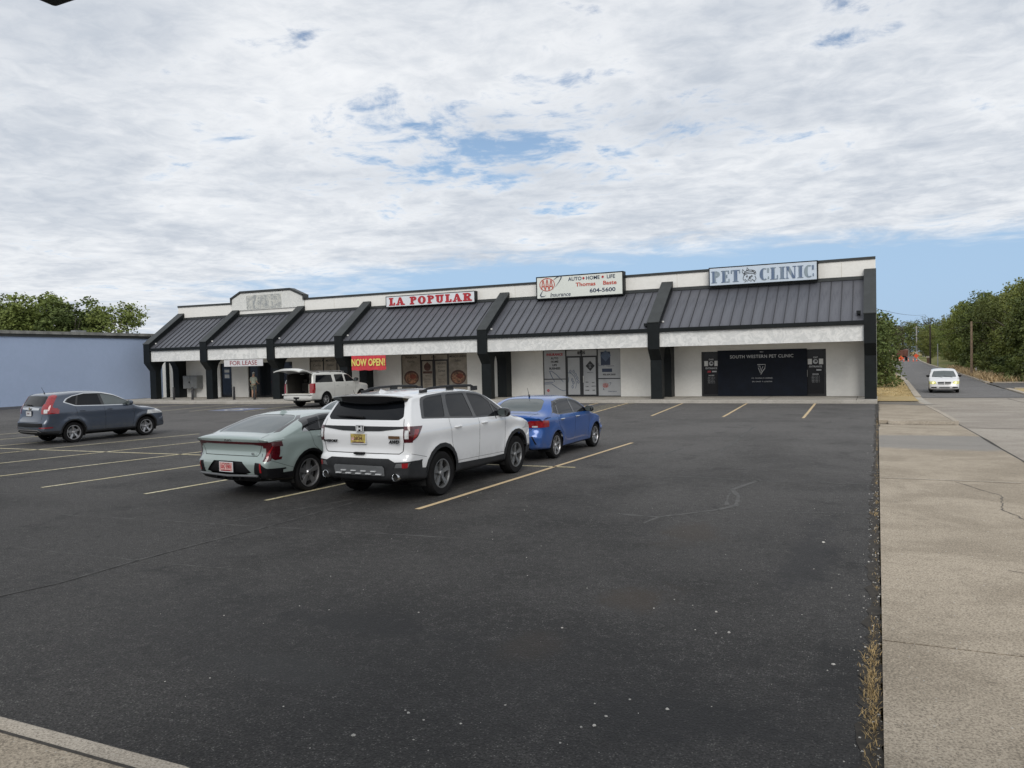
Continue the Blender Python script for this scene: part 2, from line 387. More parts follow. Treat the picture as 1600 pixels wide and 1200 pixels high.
# gutter joint, weedy
ribbon('gutter_joint', [(pw(GUT, y)+.02, y) for y in fr(8, 45, 1)], .05, M_joint, .036, T, .5)
M_crk = pm('crack_sealant', (.082, .080, .077), .9, var=.35, vs=9)
M_crkd = pm('crack_dark', (.018, .018, .018), .95, var=.3, vs=9)
M_crkc = pm('concrete_crack', (.13, .115, .095), .95, var=.3, vs=20)
for pts, wd in [([(-6.3, 14.85), (-4.8, 14.83), (-3.3, 15), (-1.84, 14.85), (-.03, 15.02)], .045), ([(-3.54, 11.1), (-2.9, 11.07), (-2.6, 11.42), (-2.22, 11.85), (-2.01, 12.3), (-2.09, 13.1), (-2.3, 13.76), (-2.14, 14.4), (-2.0, 15)], .075),
                ([(-2.15, 12.3), (-2.25, 12.9), (-2.28, 13.4)], .05), ([(-2.2, 11.87), (-1.66, 11.88), (-.03, 12.3)], .045), ([(-3.64, 26.0), (-3.48, 21.5), (-3.5, 19.2)], .08), ([(-4.8, 17.2), (-4.5, 19.6)], .07), ([(-3.0, 10.6), (-2.9, 11.07)], .05),
                ([(-7.9, 30.5), (-7.7, 34)], .08), ([(-6.2, 27.2), (-8.7, 24.5)], .06), ([(-4, 22.6), (-.1, 22.2)], .06), ([(-7.5, 13.4), (-9, 8.3)], .03), ([(-12, 8.2), (-5, 8.9)], .03), ([(-16, 9.0), (-10, 11)], .03)]:
    ribbon('pavement_crack', wob(pts, .2, .012), wd, M_crk, .003, jit=.5)
_lc = wob([(-8.35, 3.6), (-8.3, 4.95), (-8.17, 5.5), (-8.2, 6.5), (-8.15, 7.34), (-8.04, 8.76), (-8.03, 9.77), (-8.0, 10.85)], .18, .010)
ribbon('pavement_crack', _lc, .04, M_crk, .003, jit=.6); ribbon('pavement_crack', [(x+.012, y) for x, y in _lc], .014, M_crkd, .005, jit=.6)
ribbon('pavement_crack', wob([(-11.5, 6.5), (-10.7, 6.43), (-7.8, 6.54), (-6.4, 6.67)], .15, .015), .016, M_crk, .003, jit=.7)
for pts, wd in [([(1.2, 15.5), (1.75, 14.2), (1.6, 13.0), (1.95, 11.6), (1.75, 10.4), (1.8, 9.6)], .02), ([(1.2, 9.4), (1.9, 9.1)], .012)]:
    ribbon('concrete_crack', wob(pts, .1, .02), wd, M_crkc, .033, T, .6)
# raised walk beside the drive, with its kerb
walkR = [(28.0, 2.12), (46.3, 1.85)]
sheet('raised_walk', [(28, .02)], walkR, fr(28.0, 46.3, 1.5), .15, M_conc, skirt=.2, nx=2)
sheet('kerb', off(walkR, .012), off(walkR, .17), fr(27.9, 46.3, 1.5), .156, M_kerb, skirt=.2)
sheet('kerb', [(27.8, .3)], [(27.8, 2.13)], [27.84, 27.985], .147, M_kerb, skirt=.2)
sheet('cross_walk', [(46, .02)], [(46, 2.6)], fr(46.35, 57.6, 2.5), .02, M_conc2, skirt=.2)
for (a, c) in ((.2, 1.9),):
    ribbon('painted_shadow_patch', [(a, 43.5), (c, 40.6)], [.5, 2.0], pm('painted_shadow_concrete', (.17, .155, .135), .9, var=.15, vs=3), .154, T)  # dark wedge painted as the cast shadow of the building corner
# kerbs and verges of the side street
sheet('kerb', off(XL, -.42), off(XL, -.02), fr(57.8, 330, 3), .10, M_kerb, skirt=.15)
sheet('kerb', off(XR, .02), off(XR, .38), fr(83.5, 330, 3), .10, M_kerb, skirt=.15)
sheet('kerb', off(XR, .02), off(XR, .38), fr(57.8, 71, 3), .05, M_kerb, skirt=.15)
sheet('verge', [(50, -30)], off(XL, -.44), fr(50.2, 330, 4), .06, M_dry, nx=3)
sheet('verge', off(XR, .4), [(50, 60)], fr(84, 135, 4), .06, M_dry, nx=4)
sheet('lawn', off(XR, .4), [(50, 60)], fr(135.2, 330, 4), .06, M_lawn, nx=4)
sheet('verge', off(XR, .4), [(50, 60)], fr(50, 70.5, 3), .03, M_dry, nx=3)
sheet('side_drive', [(71, 8.9), (76, 9.1), (83, 9.0)], [(70, 60)], fr(71.2, 83.2, 2), .0, M_drv, nx=2)
sheet('kerb', [(70, 9.6)], [(70, 30)], [70.75, 71.1], .09, M_kerb, skirt=.1)
sheet('kerb', [(70, 9.6)], [(70, 30)], [83.2, 83.5], .09, M_kerb, skirt=.1)
M_lnw = pm('faded_white_paint', (.55, .54, .50), .8, var=.25, vs=8)
for (x, y) in ((3.7, 184), (3.0, 147), (5.0, 121)):
    ribbon('road_marking', [(x-.3, y), (x+.6, y+.2)], .5, M_lnw, -.024, T)
# walk along the shop fronts
KF = [(-49.7, 36.9), (-34, 36.9), (-30.5, 38.66), (0, 38.66)]
b = MB(); pts = [(-49.7, 36.9), (-35.5, 36.9), (-33.5, 37.2), (-31.5, 38.4), (-30.5, 38.68), (-.02, 38.68), (-.02, 42.5), (-49.7, 42.5)]
b.prism(pts, 'z', -.05, .15)
wk = b.build('shop_walk', M_conc2, bevel=.02); wk['kind'] = 'structure'
for x in [-46+4.1*i for i in range(12)]:
    ribbon('walk_joint', [(x, 37.0 if x < -34 else 38.72), (x, 42.4)], .025, M_joint, .154)
ribbon('walk_joint', [(-30.5, 39.0), (-.1, 39.0)], .02, M_joint, .154)
ribbon('stain_patch', [(-32.5, 38.9), (-29, 39.0)], .5, M_kerb, .156)
# near walk, lower left
b = MB(); cs = [(-3.55, 3.09), (-3.30, 3.05), (-3.12, 2.94), (-3.02, 2.76), (-2.98, 2.5)]
b.prism([(-14, 2.98)]+cs+[(-2.98, -3), (-14, -3)], 'z', -.1, .10)
o = b.build('near_kerb', M_kerb, bevel=.025); o['kind'] = 'structure'
ins = [(-14, 2.83)]+[(x-.06, y-.16) for x, y in cs]+[(-3.16, -3), (-14, -3)]
b = MB(); b.prism(ins, 'z', .0, .106)
o = b.build('near_walk', M_conc, bevel=.008); o['kind'] = 'structure'
ribbon('near_joint', [(-14, 2.835)]+[(x-.058, y-.155) for x, y in cs]+[(-3.15, -3)], .02, M_joint, .1075, jit=.3)
# parking lines
M_line = None
m, bb = newmat('yellow_line_paint'); setb(bb, .75); oc = objcoord()
n1 = noise(oc, 14, 5, .75); n2 = noise(oc, 1.5, 4, .6)
cc = mixc(rng(n2, .3, .7, 0, 1), (.52, .45, .26), (.60, .55, .38)); cc = mixc(mth('MULTIPLY', rng(n1, .50, .64, 0, 1), .85), cc, (.10, .095, .085))
nt.links.new(cc, bb.inputs['Base Color']); M_line = m
m, bb = newmat('orange_line_paint'); setb(bb, .75); oc = objcoord()
n1 = noise(oc, 14, 5, .75)
cc = mixc(rng(n1, .3, .7, 0, 1), (.55, .40, .22), (.60, .48, .30)); cc = mixc(mth('MULTIPLY', rng(n1, .54, .68, 0, 1), .8), cc, (.12, .11, .095))
nt.links.new(cc, bb.inputs['Base Color']); M_lineo = m
def ln(a, b_, wd=.10, mat=None): ribbon('parking_line', wob([a, b_], .8, .004), wd, mat or M_line, .006)
S = 1.06
for a, c, mt in [((-6.27, 9.85), (-5.76, 19.41), M_lineo), ((-9.1, 9.7), (-8.2, 19.4), None), ((-11.7, 9.53), (-10.7, 19.3), None), ((-14.37, 9.43), (-13.0, 19.2), None),
             ((-17.05, 9.3), (-15.3, 19.0), None), ((-19.75, 9.1), (-17.9, 19.0), None), ((-22.5, 8.9), (-20.5, 18.9), None), ((-25.1, 8.6), (-23.0, 18.8), None), ((-27.8, 8.4), (-25.5, 18.6), None), ((-30.4, 8.2), (-28.0, 18.4), None)]:
    ln((a[0]*S, a[1]*S), (c[0]*S, c[1]*S), mat=mt)
ln((-38, 14.2), (-5.9, 15.6))
for a, c in [((-7.69, 28.49), (-8.3, 36.3)), ((-5.03, 28.35), (-5.39, 36.37)), ((-2.31, 28.12), (-2.49, 36.45)), ((-10.35, 28.5), (-11.0, 36.4)), ((-11.9, 28.5), (-12.5, 36.4))]:
    ln((a[0]*S, a[1]*S), (c[0]*S, c[1]*S), mat=M_lineo)
for i in range(7): ln((-12.4, 31+i*1.05), (-11.25, 32.4+i*1.0), .09)
for a, c in [((-29.9, 30.6), (-31.0, 36.8)), ((-33.6, 30.4), (-34.6, 36.7)), ((-35.8, 30.4), (-36.8, 36.6)), ((-39.2, 30.2), (-40.2, 36.6)), ((-42.6, 30), (-43.8, 36.6))]:
    ln(a, c, .1)
M_blue = pm('blue_marking_paint', (.17, .19, .27), .8, var=.3, vs=5)
b = MB(); b.box(-32.9, -30.7, 31.0, 33.2, 0, .006)
o = b.build('accessible_bay_marking', M_blue); setp(o, kind='structure')
# white wheelchair figure, worn
wc = MB(); wc.lathe([(.5, .009), (.5, .011), (.38, .011), (.38, .009)], (-31.8, 31.75, 0), 'z', 18)
wc.box(-31.95, -31.8, 31.7, 32.5, .009, .011); wc.box(-31.8, -31.4, 31.95, 32.07, .0095, .0115); wc.lathe([(.13, .009), (.13, .011)], (-31.88, 32.75, 0), 'z', 12)
wc.build('wheelchair_symbol', M_lnw, o)
# gravel crumbs on the tarmac (too many to count) and dead grass along its edge
M_peb = pm('pale_gravel', (.52, .50, .46), .9, var=.25, vs=40)
b = MB()
def pebble(x, y, r, z=0):
    vs = []
    for (i, j, k) in ((1, 0, 0), (-1, 0, 0), (0, 1, 0), (0, -1, 0), (0, 0, 1), (.7, .7, .5), (-.7, .6, .5), (.6, -.7, .4), (-.6, -.7, .5)):
        vs.append((x+i*r*random.uniform(.7, 1.2), y+j*r*random.uniform(.7, 1.2), z+max(0, k)*r*random.uniform(.6, 1)))
    b.add(vs, [(0, 2, 5), (2, 1, 6), (1, 3, 8), (3, 0, 7), (5, 2, 4), (2, 6, 4), (6, 1, 4), (1, 8, 4), (8, 3, 4), (3, 7, 4), (7, 0, 4), (0, 5, 4)])
for (x, y, r) in [(-1.28, 5.0, .018), (-1.62, 4.75, .014), (-1.65, 4.6, .018), (-1.72, 4.55, .012), (-1.0, 4.25, .02), (-1.55, 5.05, .012), (-1.75, 4.9, .009), (-2.85, 4.3, .016), (-2.7, 4.25, .011), (-2.45, 4.3, .012), (-2.3, 4.65, .012), (-2.62, 4.0, .009), (-1.9, 7.0, .013), (-.62, 10.2, .03), (-1.35, 7.1, .017), (-1.15, 6.6, .02), (-1.25, 6.55, .012), (-.32, 6.2, .018), (-2.5, 6.2, .015), (-3.9, 6.1, .012), (-3.0, 3.9, .02), (-1.9, 3.8, .017)]:
    pebble(x, y, r*.8)
for i in range(150):
    y = random.uniform(3.4, 13); x = -random.random()**1.6*6.5
    pebble(x, y, random.choice([.003, .004, .005, .007]))
for i in range(120): pebble(random.uniform(.02, 2), random.uniform(3.5, 14), random.choice([.004, .006]), .03)
for i in range(700): pebble(-abs(random.gauss(0, .06)), random.uniform(2.5, 37)*random.uniform(.4, 1), random.choice([.004, .006, .008, .012]))
setp(b.build('loose_gravel', M_peb), 'scattered pale grit and small stones on the dark tarmac', kind='stuff')
M_dirt = pm('edge_dirt', (.035, .030, .024), .95, var=.4, vs=15)
ribbon('edge_gap', wob([(-.05, 1.5), (-.05, 7.5), (-.04, 16), (-.03, 38.5)], .12, .022), .12, M_dirt, .005, jit=.7)
def blades(name, spots, mat, label, hts=(.04, .10), wd=.004):
    b = MB()
    for (x, y, z, n, sp_) in spots:
        for k in range(n):
            px, py = x+random.gauss(0, sp_[0]), y+random.gauss(0, sp_[1])
            h = random.uniform(*hts); a = random.uniform(0, 2*PI); ln_ = random.uniform(.3, 1.3)*h
            dx, dy = math.cos(a), math.sin(a); q = wd*random.uniform(.7, 1.6)
            tz = h*random.uniform(.3, 1)
            b.add([(px-dy*q, py+dx*q, z), (px+dy*q, py-dx*q, z), (px+dx*ln_*.5+dy*q*.7, py+dy*ln_*.5-dx*q*.7, z+tz*.75), (px+dx*ln_*.5-dy*q*.7, py+dy*ln_*.5+dx*q*.7, z+tz*.75), (px+dx*ln_, py+dy*ln_, z+tz)], [(0, 1, 2, 3), (3, 2, 4)])
    o = b.build(name, mat); return setp(o, label, kind='stuff')
M_straw = pm('straw', (.42, .30, .14), .9, var=.35, vs=25)
M_weed = pm('green_weed', (.14, .17, .05), .85, var=.35, vs=25)
sp1 = []
for i in range(150):
    y = random.uniform(3.0, 7.4); sp1.append((-.045, y, 0, int(9*(1.2 if 5.2 < y < 6.7 or y < 4.6 else .35)), (.022, .07)))
for i in range(150):
    y = random.uniform(7, 30); sp1.append((-.03, y, 0, 4, (.015, .06)))
for y in (6.2, 6.0, 5.8, 6.4, 5.6, 12.2, 5.4): sp1.append((-.07, y, 0, 40, (.03, .10)))
blades('edge_grass', sp1, M_straw, 'dead straw coloured grass in the gap between tarmac and concrete', (.02, .055), .0022)
# ---------------------------------------------------------------- shopping strip
def stucco(name, a, c, bs=7, st=.6, amt=1.0):
    m, b = newmat(name); setb(b, .9, spec=.25)
    oc = objcoord(); n1 = noise(oc, 2.3, 6, .65, 1.6); n2 = noise(oc, bs, 5, .65, .8); n3 = noise(oc, .35, 4, .5)
    col = mixc(mth('MULTIPLY', rng(n1, .40, .60, 0, 1), amt), a, c)
    col = mixc(mth('MULTIPLY', rng(n3, .4, .65, 0, 1), .3), col, tuple(x*.88 for x in a))
    nt.links.new(col, b.inputs['Base Color']); bump(b, n2, st, .03)
    return m
M_fas = stucco('fascia_stucco', (.80, .80, .78), (.60, .61, .60), 6, .9, .8)
M_wallw = stucco('white_wall', (.84, .83, .79), (.77, .76, .72), 9, .25, .5)
M_gable = stucco('gable_stucco', (.76, .765, .73), (.66, .665, .64), 14, 1.0, .8)
M_soff = pm('soffit_paint', (.62, .59, .52), .9, var=.08)
M_blk = pm('charcoal_trim', (.0085, .0110, .0120), .5, var=.2, vs=2, spec=.22)
M_blk2 = pm('charcoal_edge', (.030, .034, .034), .5, var=.2, vs=2)
def roofmat():
    m, b = newmat('roof_metal'); setb(b, .42, .35, spec=.5)
    oc = objcoord(); st = nt.nodes.new('ShaderNodeMapping'); st.inputs['Scale'].default_value = (3, .25, .25); nt.links.new(oc, st.inputs[0])
    oi = nt.nodes.new('ShaderNodeObjectInfo')
    n1 = noise(st.outputs[0], 2.2, 5, .65, .3); n2 = noise(oc, 24, 3, .6)
    col = mixc(rng(n1, .35, .65, 0, 1), (.100, .104, .120), (.140, .145, .164))
    col = mixc(mth('MULTIPLY', oi.outputs['Random'], .25), col, (.085, .085, .10))
    nt.links.new(col, b.inputs['Base Color']); nt.links.new(rng(n2, .3, .7, .36, .5), b.inputs['Roughness'])
    return m
M_roof = roofmat()
M_gls = pm('dark_glass', (.012, .014, .017), .06, var=.1, spec=.6)
M_gfilm = pm('grey_window_film', (.42, .43, .44), .25, var=.08, vs=1)
M_wht = pm('white_vinyl', (.72, .72, .70), .4, var=.04)
M_red = pm('red_vinyl', (.42, .02, .03), .4, var=.08)
M_redo = pm('orange_red_vinyl', (.50, .06, .035), .4, var=.08)
M_navy = pm('navy_vinyl', (.03, .045, .09), .4, var=.1)
M_inkk = pm('black_vinyl', (.02, .02, .022), .45, var=.1)
M_frame = pm('black_frame', (.014, .014, .015), .38, var=.1)
YW = 42.5
mall = empty('strip_mall', 'long white single-storey strip mall with black fins and dark metal roof bays', 'building', (-24, YW, .15))
def inM(o):
    o.parent = mall; o.matrix_parent_inverse = Matrix.Translation((24, -YW, -.15)); return o
def mp(mb, name, mat, **k): return inM(mb.build(name, mat, **k))
# openings along the shop front: x0, x1, top
OPN = [(-43.80, -42.66, 2.62), (-41.10, -37.0, 2.62), (-35.5, -32.0, 2.84), (-28.0, -23.12, 2.86), (-18.0, -13.22, 2.89), (-8.66, -2.37, 2.56)]
b = MB(); x = -47.84
for (a, c, t) in OPN:
    b.box(x, a, YW, YW+.3, .15, 2.95); b.box(a, c, YW, YW+.3, t, 2.95); x = c
b.box(x, -.05, YW, YW+.3, .15, 2.95)
mp(b, 'shop_wall', M_wallw)
b = MB(); b.box(-47.84, -.05, YW+.30, 62, .1, 6.5); mp(b, 'rear_block', M_wallw)
b = MB(); b.box(-49.68, -47.86, YW-.05, YW+.2, .15, 3.1); mp(b, 'end_wall', M_wallw)
b = MB(); b.box(-49.1, -48.92, YW-.25, YW-.07, .15, 3.1); mp(b, 'downpipe', M_blk)
# parapet and its cap
top = [(-47.84, 6.92), (-42.36, 6.88), (-42.35, 7.22), (-41.47, 7.64), (-36.87, 7.62), (-35.71, 7.12), (-35.70, 6.86), (-18.3, 6.84), (-8.1, 6.88), (-.05, 6.93)]
b = MB()
for (p0, p1) in zip(top, top[1:]):
    if p1[0]-p0[0] < .02: continue
    b.prism([(p0[0], 2.955), (p1[0], 2.955), (p1[0], p1[1]), (p0[0], p0[1])], 'y', YW, YW+.295)
mp(b, 'parapet', M_wallw, weld=True)
b = MB(); b.prism([(-42.34, 6.4), (-35.72, 6.4), (-35.72, 7.10), (-36.9, 7.58), (-41.45, 7.60), (-42.34, 7.2)], 'y', YW-.09, YW-.003)
mp(b, 'gable_panel', M_gable)
b = MB(); b.prism([(-40.9, 6.45), (-37.7, 6.45), (-37.7, 7.42), (-40.9, 7.43)], 'y', YW-.105, YW-.091)
mp(b, 'rough_patch', stucco('rough_stucco', (.62, .62, .57), (.30, .32, .33), 11, 1.2, .9))
b = MB(); hc = .13
for (p0, p1) in zip(top, top[1:]):
    y0 = YW-.17 if (-42.4 < p0[0] and p1[0] < -35.6) else YW-.05
    if p1[0]-p0[0] < .02: b.box(p0[0]-.06, p0[0]+.06, YW-.17, YW+.34, min(p0[1], p1[1]), max(p0[1], p1[1])+hc); continue
    b.prism([(p0[0], p0[1]), (p1[0], p1[1]), (p1[0], p1[1]+hc), (p0[0], p0[1]+hc)], 'y', y0, YW+.34)
mp(b, 'coping', M_blk2)
for x in (-33.2, -26.4, -19.7, -9.9, -1.6): mp(MB().box(x-.01, x+.01, YW-.004, YW+.01, 6.1, 6.85), 'control_joint', M_soff)
# fins
FX = [(-47.8, .62), (-42.28, .60), (-36.3, .60), (-30.77, .60), (-20.67, .60), (-10.73, .60), (-.56, .52)]
def fin_profile():
    arch = [(40.2, .15), (40.2, 2.0)]
    for k in range(0, 13):
        a = PI-PI*k/12; arch.append((40.99+.79*math.cos(a), 2.05+.92*math.sin(a)))
    arch += [(41.78, .15)]
    return arch
def fin_mesh(wd, pil=True):
    b = MB()
    # side outline is not convex: build from bands so that every face is simple
    A = fin_profile(); z = [q[1] for q in A]
    b.prism([(39.74, .15), (40.2, .15), (40.2, 2.05), (39.74, 2.05)], 'x', 0, wd)
    if pil: b.prism([(41.78, .15), (YW-.005, .15), (YW-.005, 2.05), (41.78, 2.05)], 'x', 0, wd)
    arc = A[2:-1]; n = len(arc); mid = n//2
    left = [(40.2, 2.05)]+arc[:mid+1]; right = arc[mid:]+[(41.78, 2.05)]
    # front haunch: corbels out from the leg to the beam
    outl = [(39.74, 2.05), (39.74, 2.18), (39.26, 2.75), (39.26, 2.98)]
    b.prism([(39.74, 2.05)]+[q for q in left]+[(arc[mid][0], 2.98), (39.26, 2.98), (39.26, 2.75), (39.74, 2.18)], 'x', 0, wd)
    if pil: b.prism(right+[(YW-.005, 2.05), (YW-.005, 2.98), (arc[mid][0], 2.98)], 'x', 0, wd)
    b.prism([(39.26, 2.98), (YW-.005, 2.98), (YW-.005, 6.40), (42.42, 6.40), (39.26, 4.11)], 'x', 0, wd)
    return b
fmesh = fin_mesh(.60).mesh('fin', [M_blk], weld=True); fmesh3 = fin_mesh(.60, False).mesh('fin', [M_blk], weld=True); fmesh2 = fin_mesh(.52).mesh('fin', [M_blk], weld=True)
for i, (x, wd) in enumerate(FX):
    o = inM(link('fin', fmesh2 if i == 6 else fmesh3 if i in (1, 2) else fmesh)); o.location = (x, 0, 0)
    # cap on the slope, light from the sky painted in as a lighter grey
    b = MB(); b.hexa([(x-.015, 39.23, 4.10), (x+wd+.015, 39.23, 4.10), (x+wd+.015, 42.44, 6.425), (x-.015, 42.44, 6.425)], [(x-.015, 39.22, 4.14), (x+wd+.015, 39.22, 4.14), (x+wd+.015, 42.44, 6.465), (x-.015, 42.44, 6.465)])
    inM(b.build('painted_light_fin_cap', M_blk2))
# roof bays
BAY = [(-47.18, -42.28), (-41.68, -36.3), (-35.7, -30.77), (-30.17, -20.67), (-20.07, -10.73), (-10.13, -.56)]
e0, e1 = Vector((0, 39.36, 3.80)), Vector((0, 42.49, 5.98))
sl_ = (e1-e0); nrm = Vector((0, -sl_.z, sl_.y)).normalized()
M_rib = pm('roof_rib_shade', (.042, .043, .048), .6, .2)
def pan(wd, rib=True):
    b = MB(); th = nrm*.02
    a, c = e0, e1
    b.hexa([(0, a.y, a.z), (wd, a.y, a.z), (wd, c.y, c.z), (0, c.y, c.z)], [(0, a.y+th.y, a.z+th.z), (wd, a.y+th.y, a.z+th.z), (wd, c.y+th.y, c.z+th.z), (0, c.y+th.y, c.z+th.z)])
    rb = nrm*.065; b.m = 1
    if rib: b.hexa([(-.0, a.y+th.y, a.z+th.z), (.026, a.y+th.y, a.z+th.z), (.026, c.y+th.y, c.z+th.z), (-.0, c.y+th.y, c.z+th.z)], [(-.0, a.y+rb.y, a.z+rb.z), (.026, a.y+rb.y, a.z+rb.z), (.026, c.y+rb.y, c.z+rb.z), (-.0, c.y+rb.y, c.z+rb.z)])
    return b.mesh('roof_panel', [M_roof, M_rib])
for i, (a, c) in enumerate(BAY):
    n = int(round((c-a)/.5)); wd = (c-a)/n; pmesh = pan(wd-.004)
    ra = MB(); ra.box(a, c, 39.27, 39.47, 3.62, 3.80)
    bay = inM(ra.build('roof_eave', M_blk)); bay.name = 'roof_bay'
    for k in range(n):
        o = link('roof_panel', pmesh, bay); o.location = (a+k*wd, 0, 0)
    b = MB(); b.box(a, c, 42.36, 42.49, 5.95, 6.12); link('ridge_flashing', b.mesh('ridge_flashing', [M_blk2]), bay)
    mp(MB().box(a, c, 39.40, 39.62, 2.86, 3.61), 'fascia', M_fas)
    mp(MB().box(a, c, 39.63, YW-.003, 2.952, 3.0), 'soffit', M_soff)
    # closes the void between fascia and roof
    mp(MB().prism([(39.63, 3.01), (YW-.01, 3.01), (YW-.01, 5.9), (39.63, 3.9)], 'x', a+.01, c-.01), 'roof_core', M_soff)
# small lights beside the fins
M_lampw = pm('lamp_white', (.6, .6, .58), .4)
for i, (x, wd) in enumerate(FX[:-1]):
    e = empty('floodlight', 'small white flood lamp on the right face of the %s black fin' % ['leftmost', 'second', 'third', 'fourth', 'fifth', 'sixth'][i], 'lamp', (x+wd, 39.75, 4.12), group='flood lamps on the fins')
    MB().tube([(0, 0, 0), (.07, 0, .03)], .02).build('bracket', M_blk, e)
    MB().lathe([(.03, 0), (.06, .03), (.06, .10), (.01, .11)], (.10, 0, -.02)).build('lamp_head', M_lampw, e, smooth=True)
for (x, y, z, l) in ((-10.85, 39.5, 4.02, 'black security camera on the left face of the sixth fin'), (-.78, 39.7, 4.2, 'black box camera beside the rightmost fin')):
    e = empty('security_camera', l, 'camera', (x, y, z), group='security cameras on the fins')
    MB().box(-.09, .09, -.17, .08, -.08, .08).build('camera_body', M_blk, e, bevel=.01)
    MB().tube([(.0, 0, -.08), (.1, .05, -.2)], .02).build('bracket', M_blk, e)

# ---------------------------------------------------------------- lettering with slab or hairline serifs
def glyph(ch, T_, t, s, h=1.0, wdt=None):
    """outline strokes of a capital as convex pieces. T_ thick stem, t thin stroke, s serif depth (overhang s2)"""
    o = T_*.35; P_ = []
    def rect(x0, x1, z0, z1): P_.append([(x0, z0), (x1, z0), (x1, z1), (x0, z1)])
    def serif(x0, x1, z0): rect(x0, x1, z0, z0+s)
    def arc(cx, cz, rx, rz, tx, tz, a0, a1, n=12):
        for k in range(n):
            u, v = a0+(a1-a0)*k/n, a0+(a1-a0)*(k+1)/n
            g = lambda a, q: (cx+(rx-tx*q)*math.cos(a), cz+(rz-tz*q)*math.sin(a))
            P_.append([g(u, 0), g(v, 0), g(v, 1), g(u, 1)])
    w_ = {'L': .62, 'A': .80, 'P': .68, 'O': .78, 'U': .80, 'R': .76, 'E': .66, 'T': .72, 'C': .74, 'I': .42, 'N': .80}[ch]
    if wdt: w_ *= wdt
    if ch in 'LPREI': rect(o, o+T_, 0, h)
    if ch in 'PREIL': serif(0, 2*o+T_, 0) if ch != 'E' else None; serif(0, 2*o+T_, h-s)
    if ch == 'L': rect(o+T_, w_, 0, t); rect(w_-t*.9-.02, w_, t, .36*h)
    if ch == 'E': rect(0, w_, 0, max(s, t)); rect(0, w_*.95, h-max(s, t), h); rect(o+T_, w_*.72, h*.48, h*.48+t); rect(w_-t-.02, w_, t, .3*h); rect(w_*.95-t-.02, w_*.95, .72*h, h-t); rect(w_*.72-t, w_*.72+.01, h*.38, h*.66)
    if ch in 'PR': arc(w_-.30, h*.74, .30, .26, T_*.95, t, -PI/2, PI/2); rect(o+T_, w_-.30, h-t, h); rect(o+T_, w_-.30, h*.48, h*.48+t)
    if ch == 'R': P_.append([(w_*.45, h*.48), (w_*.45+T_, h*.48), (w_+.03, 0), (w_+.03-T_, 0)]); rect(w_-T_-.03, w_+.08, 0, s)
    if ch == 'O': arc(w_/2, h/2, w_/2, h/2, T_, t, 0, 2*PI, 28)
    if ch == 'C': arc(w_/2, h/2, w_/2, h/2, T_, t, .32*PI, 1.68*PI, 24); rect(w_-.10-t*.3, w_, .62*h, .97*h); rect(w_-.04-t*.5, w_, .08*h, .30*h)
    if ch == 'U': rect(o, o+T_, .3*h, h); rect(w_-o-max(t, T_*.8), w_-o, .3*h, h); arc(w_/2, .33*h, w_/2-o, .33*h, T_*.9, t, PI, 2*PI, 14); rect(0, 2*o+T_, h-s, h); rect(w_-2*o-T_*.9, w_, h-s, h)
    if ch == 'A':
        P_.append([(.02, 0), (.02+t*1.0, 0), (w_*.46+t*.4, h), (w_*.34, h)]); P_.append([(w_-T_*1.15-.02, 0), (w_-.02, 0), (w_*.60, h), (w_*.34, h)])
        rect(w_*.25, w_*.70, .26*h, .26*h+t*.8); rect(-.05, .05+t+.10, 0, s); rect(w_-T_-.12, w_+.06, 0, s)
    if ch == 'T': rect(w_/2-T_/2, w_/2+T_/2, 0, h); rect(w_/2-T_/2-o, w_/2+T_/2+o, 0, s); rect(0, w_, h-t, h); rect(0, t+.02, .72*h, h-t); rect(w_-t-.02, w_, .72*h, h-t)
    if ch == 'N': rect(.06, .06+t, 0, h); rect(w_-.06-t, w_-.06, 0, h); P_.append([(.0, h), (T_*1.05, h), (w_-.06, 0), (w_-.06-T_*.8, 0)]); rect(-.02, .16+t, 0, s); rect(w_-.2-t, w_+.03, h-s, h)
    return P_, w_
def serif_text(s, H_, width, T_, t, sr, mat, parent, loc, gap=.16, space=.35, name='letter'):
    xs = []; x = 0
    for ch in s:
        if ch == ' ': x += space; xs.append(None); continue
        P_, w_ = glyph(ch, T_, t, sr); xs.append((x, P_)); x += w_+gap
    tot = x-gap; kx = width/tot
    for ch, q in zip(s, xs):
        if q is None: continue
        x0, P_ = q; b = MB()
        for k, poly in enumerate(P_):
            b.prism([((x0+px)*kx, pz*H_) for px, pz in poly], 'y', -.012-.0006*k, .004)
        o = b.build(name, mat, parent); o.location = loc
# signs -----------------------------------------------------------
def boxsign(name, label, x0, x1, z0, z1, yf, yb, face, frm=.055, group='illuminated box signs on the parapet'):
    e = empty(name, label, 'sign', ((x0+x1)/2, yf, z0), group=group)
    w2, h = (x1-x0)/2, z1-z0; d = yb-yf
    b = MB(); b.box(-w2, w2, .02, d, 0, h); b.box(-w2, w2, 0, .0195, 0, frm); b.box(-w2, w2, 0, .0195, h-frm, h); b.box(-w2, -w2+frm, 0, .0195, frm, h-frm); b.box(w2-frm, w2, 0, .0195, frm, h-frm)
    b.build('sign_case', M_blk, e)
    MB().box(-w2+frm, w2-frm, .008, .0185, frm, h-frm).build('sign_face', face, e)
    return e, w2, h
M_sfw = pm('sign_face_white', (.70, .73, .76), .3, var=.03, vs=1); M_sfc = pm('sign_face_cream', (.72, .75, .70), .3, var=.03, vs=1); M_sfb = pm('sign_face_bluish', (.58, .66, .75), .3, var=.04, vs=1)
e, w2, h = boxsign('shop_sign', 'long white box sign with red LA POPULAR lettering on the parapet', -28.76, -22.24, 5.95, 6.66, 42.1, 42.48, M_sfw, .04)
serif_text('LA POPULAR', .50, 6.0, .26, .15, .17, M_red, e, (-3.0, 0, .105), gap=.14, space=.42)
